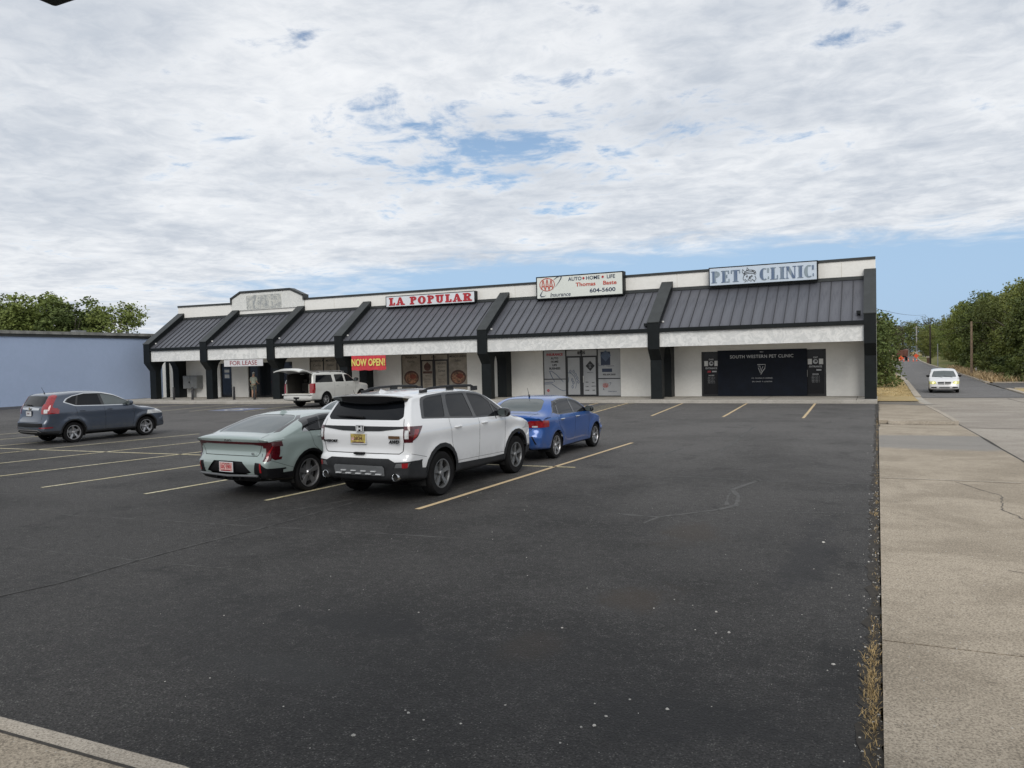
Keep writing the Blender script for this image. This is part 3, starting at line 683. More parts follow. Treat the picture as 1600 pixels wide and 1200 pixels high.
MB().box(-.012, .012, -.002, .0, .05, h-.05).build('face_seam', M_blk, e)
M_petl = None
m, bb = newmat('blue_grey_lettering'); setb(bb, .4); oc = objcoord(); mp_ = nt.nodes.new('ShaderNodeMapping'); mp_.inputs['Scale'].default_value = (1.2, 0, .1); nt.links.new(oc, mp_.inputs[0])
nt.links.new(mixc(rng(noise(mp_.outputs[0], 3.2, 2, .5), .4, .6, 0, 1), (.10, .15, .25), (.26, .32, .36)), bb.inputs['Base Color']); M_petl = m
e, w2, h = boxsign('shop_sign', 'wide pale blue box sign reading PET CLINIC with a bandaged dog', -8.1, -2.68, 6.02, 7.02, 42.05, 42.48, M_sfb, .05)
serif_text('PET', .62, 1.50, .27, .07, .055, M_petl, e, (-2.58, 0, .17), gap=.10)
serif_text('CLINIC', .62, 2.62, .27, .07, .055, M_petl, e, (-.10, 0, .17), gap=.10)
b = MB(); q = .045
def tb(pts, r=.014, y=-.004): b.tube([(x, y, z) for x, z in pts], r, 5)
cx0 = -.62
def ell(cx, cz, rx, rz, a0=0, a1=2*PI, n=14, r=.014): tb([(cx+rx*math.cos(a0+(a1-a0)*k/n), cz+rz*math.sin(a0+(a1-a0)*k/n)) for k in range(n+1)], r)
ell(cx0, .50, .27, .25, .2, PI-.1); ell(cx0+.05, .62, .27, .12, -.3, PI+.2); ell(cx0+.05, .55, .28, .10, -.2, PI+.1); ell(cx0+.02, .47, .28, .10, 0, PI)
tb([(cx0-.22, .66), (cx0-.34, .80), (cx0-.36, .66), (cx0-.28, .56)]); tb([(cx0-.14, .72), (cx0-.10, .88), (cx0-.02, .74)]); ell(cx0-.12, .42, .03, .04); ell(cx0+.12, .42, .03, .04)
tb([(cx0-.27, .5), (cx0-.32, .3), (cx0-.26, .22), (cx0-.20, .28), (cx0-.12, .16), (cx0-.02, .24), (cx0+.08, .15), (cx0+.16, .25), (cx0+.26, .16), (cx0+.34, .28), (cx0+.28, .42)])
tb([(cx0-.18, .20), (cx0-.24, .12)]); tb([(cx0+.2, .22), (cx0+.26, .12)]); tb([(cx0-.08, .26), (cx0, .31), (cx0+.1, .26)])
b.build('dog_drawing', M_inkk, e)
MB().lathe([(.05, -.012), (.045, -.02), (.01, -.022)], (cx0+.03, 0, .37), 'y', 10).build('dog_nose', M_inkk, e)
e, w2, h = boxsign('insurance_sign', 'tall cream box sign with red AAA oval and Thomas Baste lettering', -18.1, -12.8, 5.87, 7.19, 42.0, 42.48, M_sfc, .06)
text('AUTO', .29, M_navy, e, (-.22, -.002, 1.06), thick=.004, bold=.004, spacing=1.02)
text('HOME', .29, M_navy, e, (.86, -.002, 1.06), thick=.004, bold=.004, spacing=1.02); text('LIFE', .29, M_navy, e, (1.93, -.002, 1.06), thick=.004, bold=.004)
for x in (.30, 1.45): MB().lathe([(.07, 0), (.065, -.012)], (x, 0, 1.07), 'y', 14).build('dot', M_red, e)
text('Thomas', .31, M_redo, e, (.42, -.002, .72), thick=.004, bold=.006, sx=1.2); text('Baste', .31, M_redo, e, (1.86, -.002, .72), thick=.004, bold=.006, sx=1.2)
text('604-5600', .31, M_navy, e, (1.42, -.002, .33), thick=.004, bold=.006, sx=1.3)
text('Insurance', .33, M_navy, e, (-1.15, -.002, .22), thick=.004, bold=.002, shear=.22)
def aaa(e, cx, cz, s, yo=-.004, mats=(M_redo, M_navy)):
    b = MB(); n = 30
    def ring(a0, a1, rx, rz, t0, t1, px=0, pz=0):
        for k in range(n):
            f0, f1 = k/n, (k+1)/n; u, v = a0+(a1-a0)*f0, a0+(a1-a0)*f1; q0, q1 = t0+(t1-t0)*f0, t0+(t1-t0)*f1
            g = lambda a, q: (cx+s*(px+(rx-q)*math.cos(a)), cz+s*(pz+(rz-q)*math.sin(a)))
            b.prism([g(u, 0), g(v, 0), g(v, q1), g(u, q0)], 'y', yo-.01, yo)
    ring(0, 2*PI, .48, .38, .035, .035); b.build('oval_ring', mats[0], e)
    for k, x in enumerate((-.25, 0, .25)):
        b = MB(); hh = .27 if k != 1 else .31
        for sg in (-1, 1): b.prism([(cx+s*(x+sg*.13), cz-s*hh), (cx+s*(x+sg*.085), cz-s*hh), (cx+s*(x-.0*sg), cz+s*hh*.82), (cx+s*(x+sg*.03), cz+s*hh)], 'y', yo-.014-.001*sg-.002*k, yo)
        b.box(cx+s*(x-.085), cx+s*(x+.085), yo-.010, yo, cz-s*.13, cz-s*.075)
        b.build('letter', mats[0], e)
    b = MB()
    b.tube([(cx+s*x, yo-.004, cz+s*z) for x, z in ((.40, .24), (.60, .38), (.80, .46), (.90, .44), (.88, .33), (.75, .12), (.60, -.06), (.50, -.16))], [s*q for q in (.006, .02, .03, .035, .03, .015, .008, .003)], 6)
    b.tube([(cx+s*x, yo-.004, cz+s*z) for x, z in ((-.28, -.34), (-.38, -.48), (-.43, -.60), (-.38, -.68), (-.22, -.68), (-.08, -.62))], [s*q for q in (.008, .025, .035, .035, .02, .004)], 6)
    b.build('swoosh', mats[1], e)
aaa(e, -1.95, .84, 1.0)
# shop fronts ------------------------------------------------------
def storefront(x0, x1, z1, cuts, bars=(), doors=(), glass=M_gls, door_top=2.15, transom=True, name='shop_window', yo=.08):
    """frame and panes set back in the wall; cuts: mullion positions, doors: index of bays that are doors"""
    xs = [x0]+list(cuts)+[x1]; out_ = []
    for i, (a, c) in enumerate(zip(xs, xs[1:])):
        g = .035; isd = i in doors
        fr_ = MB(); y0, y1 = YW+yo, YW+yo+.08
        top_ = door_top if isd and transom else z1
        for (p, q, r, s) in ((a, a+g, .15, z1), (c-g, c, .15, z1), (a+g, c-g, z1-g, z1), (a+g, c-g, .15, .15+g*(3 if isd else 1.3))): fr_.box(p, q, y0, y1, r, s)
        if isd and transom: fr_.box(a+g, c-g, y0, y1, door_top, door_top+.09)
        for zb in (bars if not isd else ()): fr_.box(a+g, c-g, y0, y1, zb, zb+.05)
        if isd: fr_.box(a+g, a+g+.07, y0, y1, .15+3*g, top_); fr_.box(c-g-.07, c-g, y0, y1, .15+3*g, top_)
        f = inM(fr_.build('door' if isd else name, M_frame))
        segs = [.15+g]+[v for zb in (bars if not isd else ()) for v in (zb, zb+.05)]+[z1-g]
        if isd and transom: segs = [.25, door_top, door_top+.09, z1-g]
        for k in range(0, len(segs), 2):
            ins = .07 if isd and k == 0 else 0
            o = link('pane', MB().box(a+g+ins, c-g-ins, y0+.03, y0+.05, segs[k], segs[k+1]).mesh('pane', [glass]), f)
        out_.append(f)
    return out_
def flat(nm, mat, f, x0, x1, z0, z1, y): return link(nm, MB().box(x0, x1, y-.004, y, z0, z1).mesh(nm, [mat]), f)
GY = YW+.08+.03    # outer face of the panes
def tx(s, size, mat, f, x, z, **k):
    o = text(s, size, mat, None, (x, GY-.006, z), thick=.001, **k); o.parent = f; return o
def tubes(nm, mat, f, lines, r=.02):
    b = MB()
    for L in lines: b.tube([(x, GY-.004, z) for x, z in L], r, 5)
    return link(nm, b.mesh(nm, [mat]), f)
# insurance office
S1 = storefront(-18.0, -13.22, 2.89, (-16.56, -15.60, -14.62), bars=(1.15,), doors=(1, 2), glass=M_gfilm, door_top=2.42)
M_art = pm('blue_grey_line_art', (.10, .14, .22), .5, var=.2)
f = S1[0]; tx('INSURANCE', .19, M_red, f, -17.28, 2.62, bold=.008)
for k, s in enumerate(('AUTO', 'HOME', 'LIFE', 'BUSINESS')): tx(s, .17, M_inkk, f, -17.28, 2.40-.2*k, bold=.006)
tubes('hand_drawing', M_art, f, [[(-17.65, 1.62), (-17.5, 1.66), (-17.2, 1.45), (-16.85, 1.1), (-16.75, 1.0)], [(-17.6, 1.6), (-17.5, 1.35), (-17.3, 1.02)], [(-17.95, .95), (-17.6, 1.0), (-17.4, .98)], [(-17.95, .88), (-17.5, .90), (-17.2, .70), (-16.95, .55), (-16.75, .48), (-16.6, .52)]], .016)
tx('o', .26, M_red, f, -17.72, .52, bold=.02)
f = S1[1]; tubes('leaf_drawing', M_art, f, [[(-16.45, 1.55), (-16.25, 1.5), (-16.05, 1.3), (-15.95, 1.0), (-15.95, .8), (-16.0, .62)], [(-16.5, .8), (-16.42, 1.1), (-16.4, 1.3)]]+[[(x+.05*math.cos(a), z+.09*math.sin(a)) for a in [k*PI/4 for k in range(9)]] for x, z in ((-16.1, 1.6), (-15.98, 1.42), (-15.88, 1.22), (-15.82, 1.0), (-16.2, 1.12), (-16.12, .95), (-16.18, .72), (-16.3, 1.62))], .014)
f = S1[2]; b = MB(); b.prism([(-15.35, 1.92), (-15.07, 1.62), (-14.79, 1.92), (-15.07, 2.22)], 'y', GY-.005, GY); link('diamond_sticker', b.mesh('d', [M_inkk]), f)
for z in (1.98, 1.9, 1.82): tx('ARNP' if z > 1.9 else 'RISK', .07, M_gfilm, f, -15.07, z).location.y = GY-.012
tx('INSURANCE', .07, M_inkk, f, -15.07, 1.53)
for k, (x, z) in enumerate(((-15.28, .98), (-14.9, .95), (-15.28, .72), (-14.88, .74), (-15.28, .5), (-14.88, .5))): tx(('AAA', 'ARC', 'CAR', 'AUTO', 'HOME', 'LIFE')[k], .09, M_inkk, f, x, z, bold=.003)
link('door_handle', MB().box(-15.50, -15.46, GY-.06, GY-.03, .95, 1.35).mesh('h', [M_lampw]), f)
tx('8505', .24, M_inkk, S1[1], -15.6, 2.68, bold=.01)
f = S1[3]; flat('poster', M_navy, f, -14.42, -13.9+.05, 1.95, 2.72, GY-.001); b = MB(); b.prism([(-14.45, 2.5), (-14.12, 2.15), (-13.8, 2.5), (-14.12, 2.8)], 'y', GY-.012, GY-.006); link('diamond', b.mesh('d', [M_art]), f)
tx('Life', .26, M_navy, f, -14.38, 1.98); tx('Insurance', .12, M_navy, f, -13.85, 1.90); flat('poster', M_navy, f, -14.35, -13.75, 1.55, 1.75, GY-.001); tx('405.604.5600', .14, M_inkk, f, -13.93, 1.40, bold=.004)
aaa(f, -14.15, .78, .36, yo=GY-.004, mats=(M_redo, M_navy)); tx('Insurance', .13, M_navy, f, -13.75, .44, shear=.2)
for o in S1[3].children:
    if o.name.startswith(('oval_ring', 'letter', 'swoosh')): pass
# la popular shop front
M_tan = pm('tan_poster', (.30, .265, .215), .5, var=.25, vs=2); M_brn = pm('brown_print', (.08, .035, .025), .5, var=.4, vs=5); M_bowl = pm('food_print', (.22, .11, .06), .5, var=.7, vs=9)
S2 = storefront(-28.0, -23.12, 2.86, (-26.55, -25.57, -24.52), bars=(.75,), doors=(1, 2), glass=M_tan, door_top=2.42)
def disc(nm, mat, f, cx, cz, rx, rz, dy=.006):
    b = MB(); b.prism([(cx+rx*math.cos(a), cz+rz*math.sin(a)) for a in [2*PI*k/20 for k in range(20)]], 'y', GY-dy, GY-dy+.003); return link(nm, b.mesh(nm, [mat]), f)
for f, cx, s1, s2 in ((S2[0], -27.28, 'TRADICION', 'Familia'), (S2[3], -23.82, 'MEXICO LINDO', 'Sabor')):
    tx(s1, .17, M_inkk, f, cx, 2.68, bold=.004); tx(s2, .2, M_inkk, f, cx, 2.42); tx('- * -', .2, M_brn, f, cx, 2.15)
    disc('bowl_picture', M_brn, f, cx, 1.38, .56, .46); disc('food_picture', M_bowl, f, cx, 1.36, .47, .36, .010)
    disc('food_picture', pm('sauce_print', (.17, .04, .02), .5, var=.5, vs=9), f, cx+.12, 1.45, .25, .16, .014)
f = S2[1]; disc('poster_emblem', M_brn, f, -26.06, 2.05, .26, .25); b = MB(); b.prism([(-26.3, 2.1), (-25.82, 2.1), (-26.06, 2.38)], 'y', GY-.014, GY-.01); link('poster_emblem', b.mesh('p', [M_brn]), f); flat('poster_band', M_brn, f, -26.4, -25.72, 1.63, 1.78, GY-.001)
tx('MENU', .14, M_brn, f, -26.06, 1.48); [tx('TACOS  TORTAS', .07, M_brn, f, -26.06, 1.25-.11*k) for k in range(4)]
f = S2[2]; tx('SABORES', .17, M_inkk, f, -25.04, 2.26); tx('de nuestra', .12, M_inkk, f, -25.04, 2.04); tx('Santa', .24, M_inkk, f, -25.04, 1.80, shear=.2); tx('LUNES', .10, M_brn, f, -25.04, 1.5); [tx('ABIERTO 9-8', .08, M_brn, f, -25.04, 1.25-.12*k) for k in range(4)]
tx('8507', .18, M_brn, S2[1], -25.57, 2.66)
link('door_handle', MB().box(-25.53, -25.49, GY-.06, GY-.03, .95, 1.35).mesh('h', [M_frame]), S2[2])
# windows further left
S3 = storefront(-35.5, -32.0, 2.84, (-34.35, -33.2), bars=(.75,), glass=M_tan)
for f, cx, s1, s2 in ((S3[0], -34.92, 'AUTENTICA', 'Cocina'), (S3[1], -33.77, 'MEXICO', 'Sabor')): tx(s1, .2, M_inkk, f, cx, 2.62, bold=.004); tx(s2, .24, M_inkk, f, cx, 2.32, shear=.2); tx('- * -', .2, M_inkk, f, cx, 1.98)
S5 = storefront(-43.80, -42.66, 2.62, (), doors=(0,), glass=pm('blue_black_glass', (.012, .02, .035), .1), transom=False)
flat('notice', M_wht, S5[0], -43.45, -43.0, 1.95, 2.15, GY-.001); flat('notice', M_wht, S5[0], -43.45, -43.0, 1.55, 1.8, GY-.001); flat('notice', M_art, S5[0], -43.48, -42.97, 1.5, 2.25, GY-.0)
S6 = storefront(-41.10, -37.0, 2.62, (-40.15, -38.9), doors=(0, 1), glass=M_gls, transom=False)
tubes('handle', M_red, S6[1], [[(-39.0, 1.18), (-39.0, 1.28)]], .03)
# pet clinic
M_nav2 = pm('blue_black_board', (.005, .008, .016), .5, var=.2, spec=.2)
S7 = storefront(-8.66, -2.37, 2.56, (-7.64, -3.40), doors=(0, 2), glass=pm('clinic_glass', (.012, .012, .014), .2, spec=.3), transom=False)
link('board', MB().box(-7.78, -3.28, YW-.03, YW+.06, .17, 2.60).mesh('board', [M_nav2]), S7[1])
M_let = pm('silver_lettering', (.50, .51, .52), .4)
def tb_(s, size, x, z, f=S7[1], y=YW-.036, mat=M_let, **k):
    o = text(s, size, mat, None, (x, y, z), thick=.004, **k); o.parent = f
tb_('SOUTH WESTERN PET CLINIC', .235, -5.53, 2.24, bold=.003, sx=.95, spacing=1.08); tb_('8501', .09, -5.5, 2.48); tb_('DR. THOMAS M. HORNER', .085, -5.5, 1.10, spacing=1.1); tb_('DR. DAVID  P. LONDON', .085, -5.5, .92, spacing=1.1)
b = MB()
for L in ([(-5.73, 1.82), (-5.32, 1.82), (-5.36, 1.6), (-5.48, 1.45), (-5.56, 1.3)], [(-5.7, 1.74), (-5.6, 1.74), (-5.55, 1.5), (-5.44, 1.72)], [(-5.68, 1.65), (-5.58, 1.38), (-5.5, 1.55)]): b.tube([(x, YW-.036, z) for x, z in L], .02, 5)
link('caduceus_emblem', b.mesh('cad', [M_let]), S7[1])
for f, cx, a, sg in ((S7[0], -8.15, 'DOG', 1), (S7[2], -2.88, 'CAT', -1)):
    tx(a, .11, M_let, f, cx, 2.13, bold=.004); tx('ENTRANCE', .12, M_let, f, cx, 1.66, bold=.004)
    flat('notice', M_wht, f, cx-.37, cx-.17, 1.78, 2.06, GY-.001); flat('notice', M_wht, f, cx+.17, cx+.37, 1.78, 2.06, GY-.001); disc('pet_emblem', M_let, f, cx, 1.92, .12, .12); disc('pet_emblem', M_inkk, f, cx+.02, 1.94, .07, .05, .012)
    tx('HOURS', .09, M_let, f, cx, 1.27, bold=.003); [tx('MON - FRI 8 - 6', .055, M_let, f, cx, 1.17-.075*k) for k in range(5)]
    link('door_handle', MB().box(cx+.34*sg-.015+(.06 if sg > 0 else -.06), cx+.34*sg+.015+(.06 if sg > 0 else -.06), GY-.06, GY-.03, 1.15, 1.5).mesh('h', [M_lampw]), f)
    if sg > 0: flat('sticker', M_red, f, cx-.2, cx-.02, 1.43, 1.53, GY-.001)
    flat('sticker', M_let, f, cx+.04, cx+.28, 1.45, 1.52, GY-.001)
# banners ----------------------------------------------------------
M_ban = pm('banner_white', (.62, .62, .64), .7, var=.06)
e = empty('banner', 'white FOR LEASE banner with dark red letters hanging under the fascia', 'banner', (-38.44, 39.36, 2.38))
MB().box(-1.72, 1.72, 0, .012, 0, .44).build('cloth', M_ban, e); text('FOR LEASE', .42, pm('maroon_vinyl', (.25, .02, .03), .5), e, (0, -.003, .21), thick=.002, bold=.003, sx=1.22)
e = empty('banner', 'red NOW OPEN! banner with yellow letters below the fascia', 'banner', (-28.28, 39.36, 1.97))
b = MB(); n = 16; vs = []
for i in range(n+1):
    x = -1.27+2.54*i/n; s_ = .03*math.sin(i*1.3)
    vs += [(x, .02*math.sin(i*.9), -.02+s_*.6), (x, 0, .88-.01*i/n)]
b.add(vs, [(2*i, 2*i+2, 2*i+3, 2*i+1) for i in range(n)]); b.build('cloth', pm('banner_red', (.55, .045, .06), .7, var=.15), e)
text('NOW OPEN!', .60, pm('banner_yellow', (.70, .62, .16), .6, var=.15), e, (0, -.05, .44), thick=.004, bold=.016, sx=.72)
# bollards, meter box ---------------------------------------------------
M_bol = pm('black_bollard', (.016, .016, .018), .5)
bl = ['bollard nearest the left end arch of the mall', 'black bollard in front of the grey meter cabinet', 'black bollard in front of the white wall right of the dark door', 'black bollard in front of the standing man']
for i, (x, y) in enumerate(((-44.69, 39.08), (-42.91, 39.09), (-39.09, 39.1), (-37.29, 39.1))):
    e = empty('bollard', bl[i], 'bollard', (x, y, .15), group='bollards along the shop walk')
    MB().lathe([(.075, 0), (.075, .84), (.05, .875), (.005, .885)], seg=14).build('post', M_bol, e, smooth=True); MB().lathe([(.11, 0), (.11, .015)], seg=14).build('base_plate', M_bol, e)
M_meter = pm('meter_grey', (.21, .22, .22), .55, var=.1)
e = empty('meter_cabinet', 'grey electrical meter cabinet mounted on the left shop wall', 'cabinet', (-46.25, 42.2, .15))
MB().box(-.72, .72, -.26, .29, .66, 1.62).build('cabinet_body', M_meter, e, bevel=.015); MB().box(-.69, .02, -.285, -.262, .69, 1.59).build('door', M_meter, e, bevel=.005); MB().box(.06, .69, -.28, -.262, .69, 1.59).build('door', M_meter, e, bevel=.005)
MB().box(-.1, .0, -.30, -.286, 1.08, 1.2).build('latch', M_blk, e); MB().box(-.1, .1, 0, .1, 0, .655).build('conduit', M_meter, e)
# neighbouring building -----------------------------------------------------
M_bl = stucco('blue_grey_paint', (.37, .45, .61), (.34, .42, .57), 12, .15, .5)
nb = empty('neighbour_building', 'blue grey painted windowless building left of the mall with dark roof edge', 'building', (-60, 20, 0))
def np_(mb, n_, m_): o = mb.build(n_, m_, nb); o.matrix_parent_inverse = Matrix.Translation((60, -20, 0)); return o
np_(MB().box(-95, -49.74, 9, 66, -.1, 4.62), 'wall', M_bl)
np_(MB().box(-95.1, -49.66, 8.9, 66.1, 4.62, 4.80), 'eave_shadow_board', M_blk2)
np_(MB().box(-95.15, -49.58, 8.85, 66.15, 4.80, 5.0), 'roof_edge', pm('weathered_flashing', (.20, .20, .185), .7, var=.3, vs=2))
np_(MB().box(-49.735, -49.70, 9, 41, .0, .16), 'base_trim', pm('base_trim', (.10, .105, .12), .8))
np_(MB().box(-50.4, -49.9, 35.6, 36.4, 5.0, 5.13), 'roof_vent', M_meter)
# eave corner of the shelter the photograph was taken from under
can = MB(); A = (-2.446, 1.719); can.prism([(A[0], A[1]), (3.5, A[1]), (3.5, -4), (A[0], -4)], 'z', 3.532, 3.75)
o = can.build('canopy_eave', M_blk, bevel=.01); setp(o, 'black eave corner poking into the top left of the sky', 'canopy')
for i, (x, y) in enumerate(((-2.2, -3.8), (3.3, -3.8))):
    p_ = MB().box(x-.06, x+.06, y-.06, y+.06, .0, 3.53).build('post', M_blk, o)
# ---------------------------------------------------------------- vehicles
def paint(name, col, metal=0, rough=.3, coat=1.0, flake=.0):
    m, b = newmat(name); setb(b, rough, metal, coat, .5)
    oc = objcoord(); n1 = noise(oc, 1.2, 4, .6); n2 = noise(oc, 9, 5, .7)
    c = mixc(mth('MULTIPLY', rng(n1, .4, .7, 0, 1), .4), col, tuple(x*.90 for x in col))
    sep = nt.nodes.new('ShaderNodeSeparateXYZ'); nt.links.new(oc, sep.inputs[0])
    dirt = mth('MULTIPLY', rng(sep.outputs[2], .25, .8, .40, 0), rng(n2, .35, .65, .3, 1))   # road dust low on the body
    c = mixc(dirt, c, (.15, .14, .12))
    nt.links.new(c, b.inputs['Base Color'])
    nt.links.new(mth('ADD', mth('MULTIPLY', dirt, .3), rough), b.inputs['Roughness'])
    return m
M_pearl = paint('pearl_white_paint', (.70, .71, .72)); M_teal = paint('sage_teal_paint', (.30, .365, .35), .2, .3); M_bluep = paint('bright_blue_paint', (.009, .085, .34), .25, .28)
M_slate = paint('slate_blue_paint', (.055, .072, .105), .4, .3); M_ivory = paint('warm_white_paint', (.60, .60, .565), 0, .35); M_vanw = paint('white_van_paint', (.74, .74, .74), 0, .35); M_silv = paint('silver_paint', (.42, .44, .45), .5, .3)
M_tint = pm('tinted_car_glass', (.006, .007, .009), .03, var=.1, spec=.27)
M_lglass = pm('clear_car_glass', (.07, .085, .085), .04, var=.1, spec=.9)
M_trim = pm('grey_black_plastic', (.022, .023, .025), .6, var=.15, vs=6, bs=300, bst=.08, spec=.25)
M_trimd = pm('black_plastic', (.007, .007, .008), .45, var=.15, spec=.25); M_gloss = pm('gloss_black', (.006, .006, .007), .08, coat=.5, var=.05)
M_skid = pm('dark_silver_plastic', (.11, .115, .12), .5); M_chrome = pm('chrome', (.62, .63, .64), .14, metal=1, var=.04)
M_alu = pm('machined_alloy', (.42, .42, .43), .3, metal=.8, var=.1); M_gun = pm('gunmetal_alloy', (.20, .205, .21), .35, metal=.6, var=.1)
M_tyre = pm('tyre_rubber', (.0095, .0095, .010), .85, var=.2, vs=10, spec=.15); M_well = pm('wheel_well', (.006, .006, .006), .95)
M_lampr = pm('tail_lamp_red', (.26, .008, .012), .1, coat=1, var=.25, vs=14); M_lampd = pm('tail_lamp_dark_red', (.06, .004, .007), .1, coat=1, var=.3, vs=10); M_lampc = pm('clear_lamp', (.55, .56, .56), .12, coat=1, var=.25, vs=25)
M_badge = pm('bright_badge', (.55, .56, .57), .35, var=.05)
M_seam = pm('panel_gap', (.012, .012, .012), .9)
def catmull(pts, n):
    """resample a control polyline evenly with a Catmull-Rom spline"""
    P_ = [Vector(p) for p in pts]; P_ = [P_[0]*2-P_[1]]+P_+[P_[-1]*2-P_[-2]]
    dense = []
    for i in range(1, len(P_)-2):
        a, b_, c, d = P_[i-1:i+3]
        t0 = 0; t1 = t0+max(1e-4, (b_-a).length)**.5; t2 = t1+max(1e-4, (c-b_).length)**.5; t3 = t2+max(1e-4, (d-c).length)**.5
        for k in range(16):
            t = t1+(t2-t1)*k/16
            A1 = a*((t1-t)/(t1-t0))+b_*((t-t0)/(t1-t0)); A2 = b_*((t2-t)/(t2-t1))+c*((t-t1)/(t2-t1)); A3 = c*((t3-t)/(t3-t2))+d*((t-t2)/(t3-t2))
            B1 = A1*((t2-t)/(t2-t0))+A2*((t-t0)/(t2-t0)); B2 = A2*((t3-t)/(t3-t1))+A3*((t-t1)/(t3-t1))
            dense.append(B1*((t2-t)/(t2-t1))+B2*((t-t1)/(t2-t1)))
    dense.append(P_[-2])
    L = [0]
    for p, q in zip(dense, dense[1:]): L.append(L[-1]+(q-p).length)
    out_ = []; j = 0
    for i in range(n+1):
        s = L[-1]*i/n
        while j < len(L)-2 and L[j+1] < s: j += 1
        f = (s-L[j])/max(1e-9, L[j+1]-L[j]); out_.append(dense[j].lerp(dense[j+1], min(1, f)))
    return out_
def rp(poly, r=.05, n=3):
    """round the corners of a polygon"""
    out_ = []; m_ = len(poly)
    rs = r if isinstance(r, (list, tuple)) else [r]*m_
    for i in range(m_):
        p, a, b_ = Vector(poly[i]), Vector(poly[i-1]), Vector(poly[(i+1) % m_]); rr = rs[i]
        if rr <= 0: out_.append(tuple(p)); continue
        u, v = (a-p), (b_-p); ru = min(rr, u.length*.45); rv = min(rr, v.length*.45)
        A_, B_ = p+u.normalized()*ru, p+v.normalized()*rv
        for k in range(n+1):
            t = k/n; out_.append(tuple((1-t)**2*A_+2*t*(1-t)*p+t*t*B_))
    return out_
class Car:
    """half shell built from a side silhouette and a width law, cut into panels, panes and lamps, then mirrored"""
    def __init__(s, rear, top, front, bottom, W, rad, nexp=3.0, nu=72, nv=26, m=11):
        s.W = W; s.L = max(q[0] for q in front)
        ch = [catmull(rear, nv), catmull(top, nu), catmull(front, nv), catmull(bottom, nu)]
        loop = []
        for c in ch: loop += c[:-1]
        N = len(loop)
        nr = []
        for i in range(N):
            t = (loop[(i+1) % N]-loop[i-1]).normalized(); nr.append(Vector((t.y, -t.x)))   # inward for clockwise run
        for _ in range(5): nr = [((nr[i-1]+nr[i]*2+nr[(i+1) % N]).normalized()) for i in range(N)]
        R = [rad(loop[i].x, loop[i].y, -nr[i]) for i in range(N)]
        for _ in range(6): R = [(R[i-1]+2*R[i]+R[(i+1) % N])/4 for i in range(N)]
        bm = bmesh.new(); s.bm = bm
        rows = []; edge = [loop[i]+nr[i]*R[i] for i in range(N)]
        We = [W(e.x, e.y) for e in edge]
        for j in range(m+1):
            t = (PI/2)*(j/m)**.8
            sn = math.sin(t)**(2/nexp); cs = math.cos(t)**(2/nexp) if j < m else 0
            rows.append([bm.verts.new((loop[i].x+nr[i].x*R[i]*(1-cs), We[i]*sn, loop[i].y+nr[i].y*R[i]*(1-cs))) for i in range(N)])
        for j in range(m):
            for i in range(N):
                k = (i+1) % N
                bm.faces.new((rows[j][i], rows[j][k], rows[j+1][k], rows[j+1][i]))
        E_ = rows[m]; n_r, n_t = nv, nu
        Lf = [E_[i] for i in range(0, nv+1)]; Tp = [E_[nv+i] for i in range(nu+1)]
        Fr = [E_[nv+nu+i] for i in range(nv+1)][::-1]; Bt = [E_[(2*nv+nu+i) % N] for i in range(nu+1)][::-1]
        g = [[None]*(nv+1) for _ in range(nu+1)]
        q = lambda v: Vector((v.co.x, v.co.z))
        c00, c01, c10, c11 = q(Bt[0]), q(Tp[0]), q(Bt[-1]), q(Tp[-1])
        for a in range(nu+1):
            for b_ in range(nv+1):
                if a == 0: g[a][b_] = Lf[b_]; continue
                if a == nu: g[a][b_] = Fr[b_]; continue
                if b_ == 0: g[a][b_] = Bt[a]; continue
                if b_ == nv: g[a][b_] = Tp[a]; continue
                u, v = a/nu, b_/nv
                p = (1-v)*q(Bt[a])+v*q(Tp[a])+(1-u)*q(Lf[b_])+u*q(Fr[b_])-((1-u)*(1-v)*c00+(1-u)*v*c01+u*(1-v)*c10+u*v*c11)
                g[a][b_] = bm.verts.new((p.x, W(p.x, p.y), p.y))
        for a in range(nu):
            for b_ in range(nv): bm.faces.new((g[a][b_], g[a][b_+1], g[a+1][b_+1], g[a+1][b_]))
        bmesh.ops.recalc_face_normals(bm, faces=bm.faces)
        # make sure normals look outward
        mx = max(bm.faces, key=lambda f: f.calc_center_median().y)
        if mx.normal.y < 0: bmesh.ops.reverse_faces(bm, faces=bm.faces)
        s.lay = bm.faces.layers.int.new('r'); s.regs = ['body']
    AX = {'side': ((0, 2), 1, 1), 'rear': ((1, 2), 0, -1), 'front': ((1, 2), 0, 1), 'top': ((0, 1), 2, 1)}
    def region(s, name, view, poly, thr=.3, cond=None, only=None):
        """cut the outline of poly into the shell and mark what lies inside"""
        (a, b_), ax, sg = s.AX[view]; bm = s.bm; lay = s.lay
        if name not in s.regs: s.regs.append(name)
        if view == 'front' and cond is None: cond = lambda q: q.x > s.L*.80
        if view == 'rear' and cond is None: cond = lambda q: q.x < .75
        rid = s.regs.index(name)
        x0, x1 = min(p[0] for p in poly), max(p[0] for p in poly); z0, z1 = min(p[1] for p in poly), max(p[1] for p in poly)
        def pick(pad=.002):
            out_ = []
            for f in bm.faces:
                if f.normal[ax]*sg < thr: continue
                vs = [v.co for v in f.verts]
                if max(v[a] for v in vs) < x0-pad or min(v[a] for v in vs) > x1+pad or max(v[b_] for v in vs) < z0-pad or min(v[b_] for v in vs) > z1+pad: continue
                if cond and not cond(f.calc_center_median()): continue
                out_.append(f)
            return out_
        fs = pick(); n = len(poly)
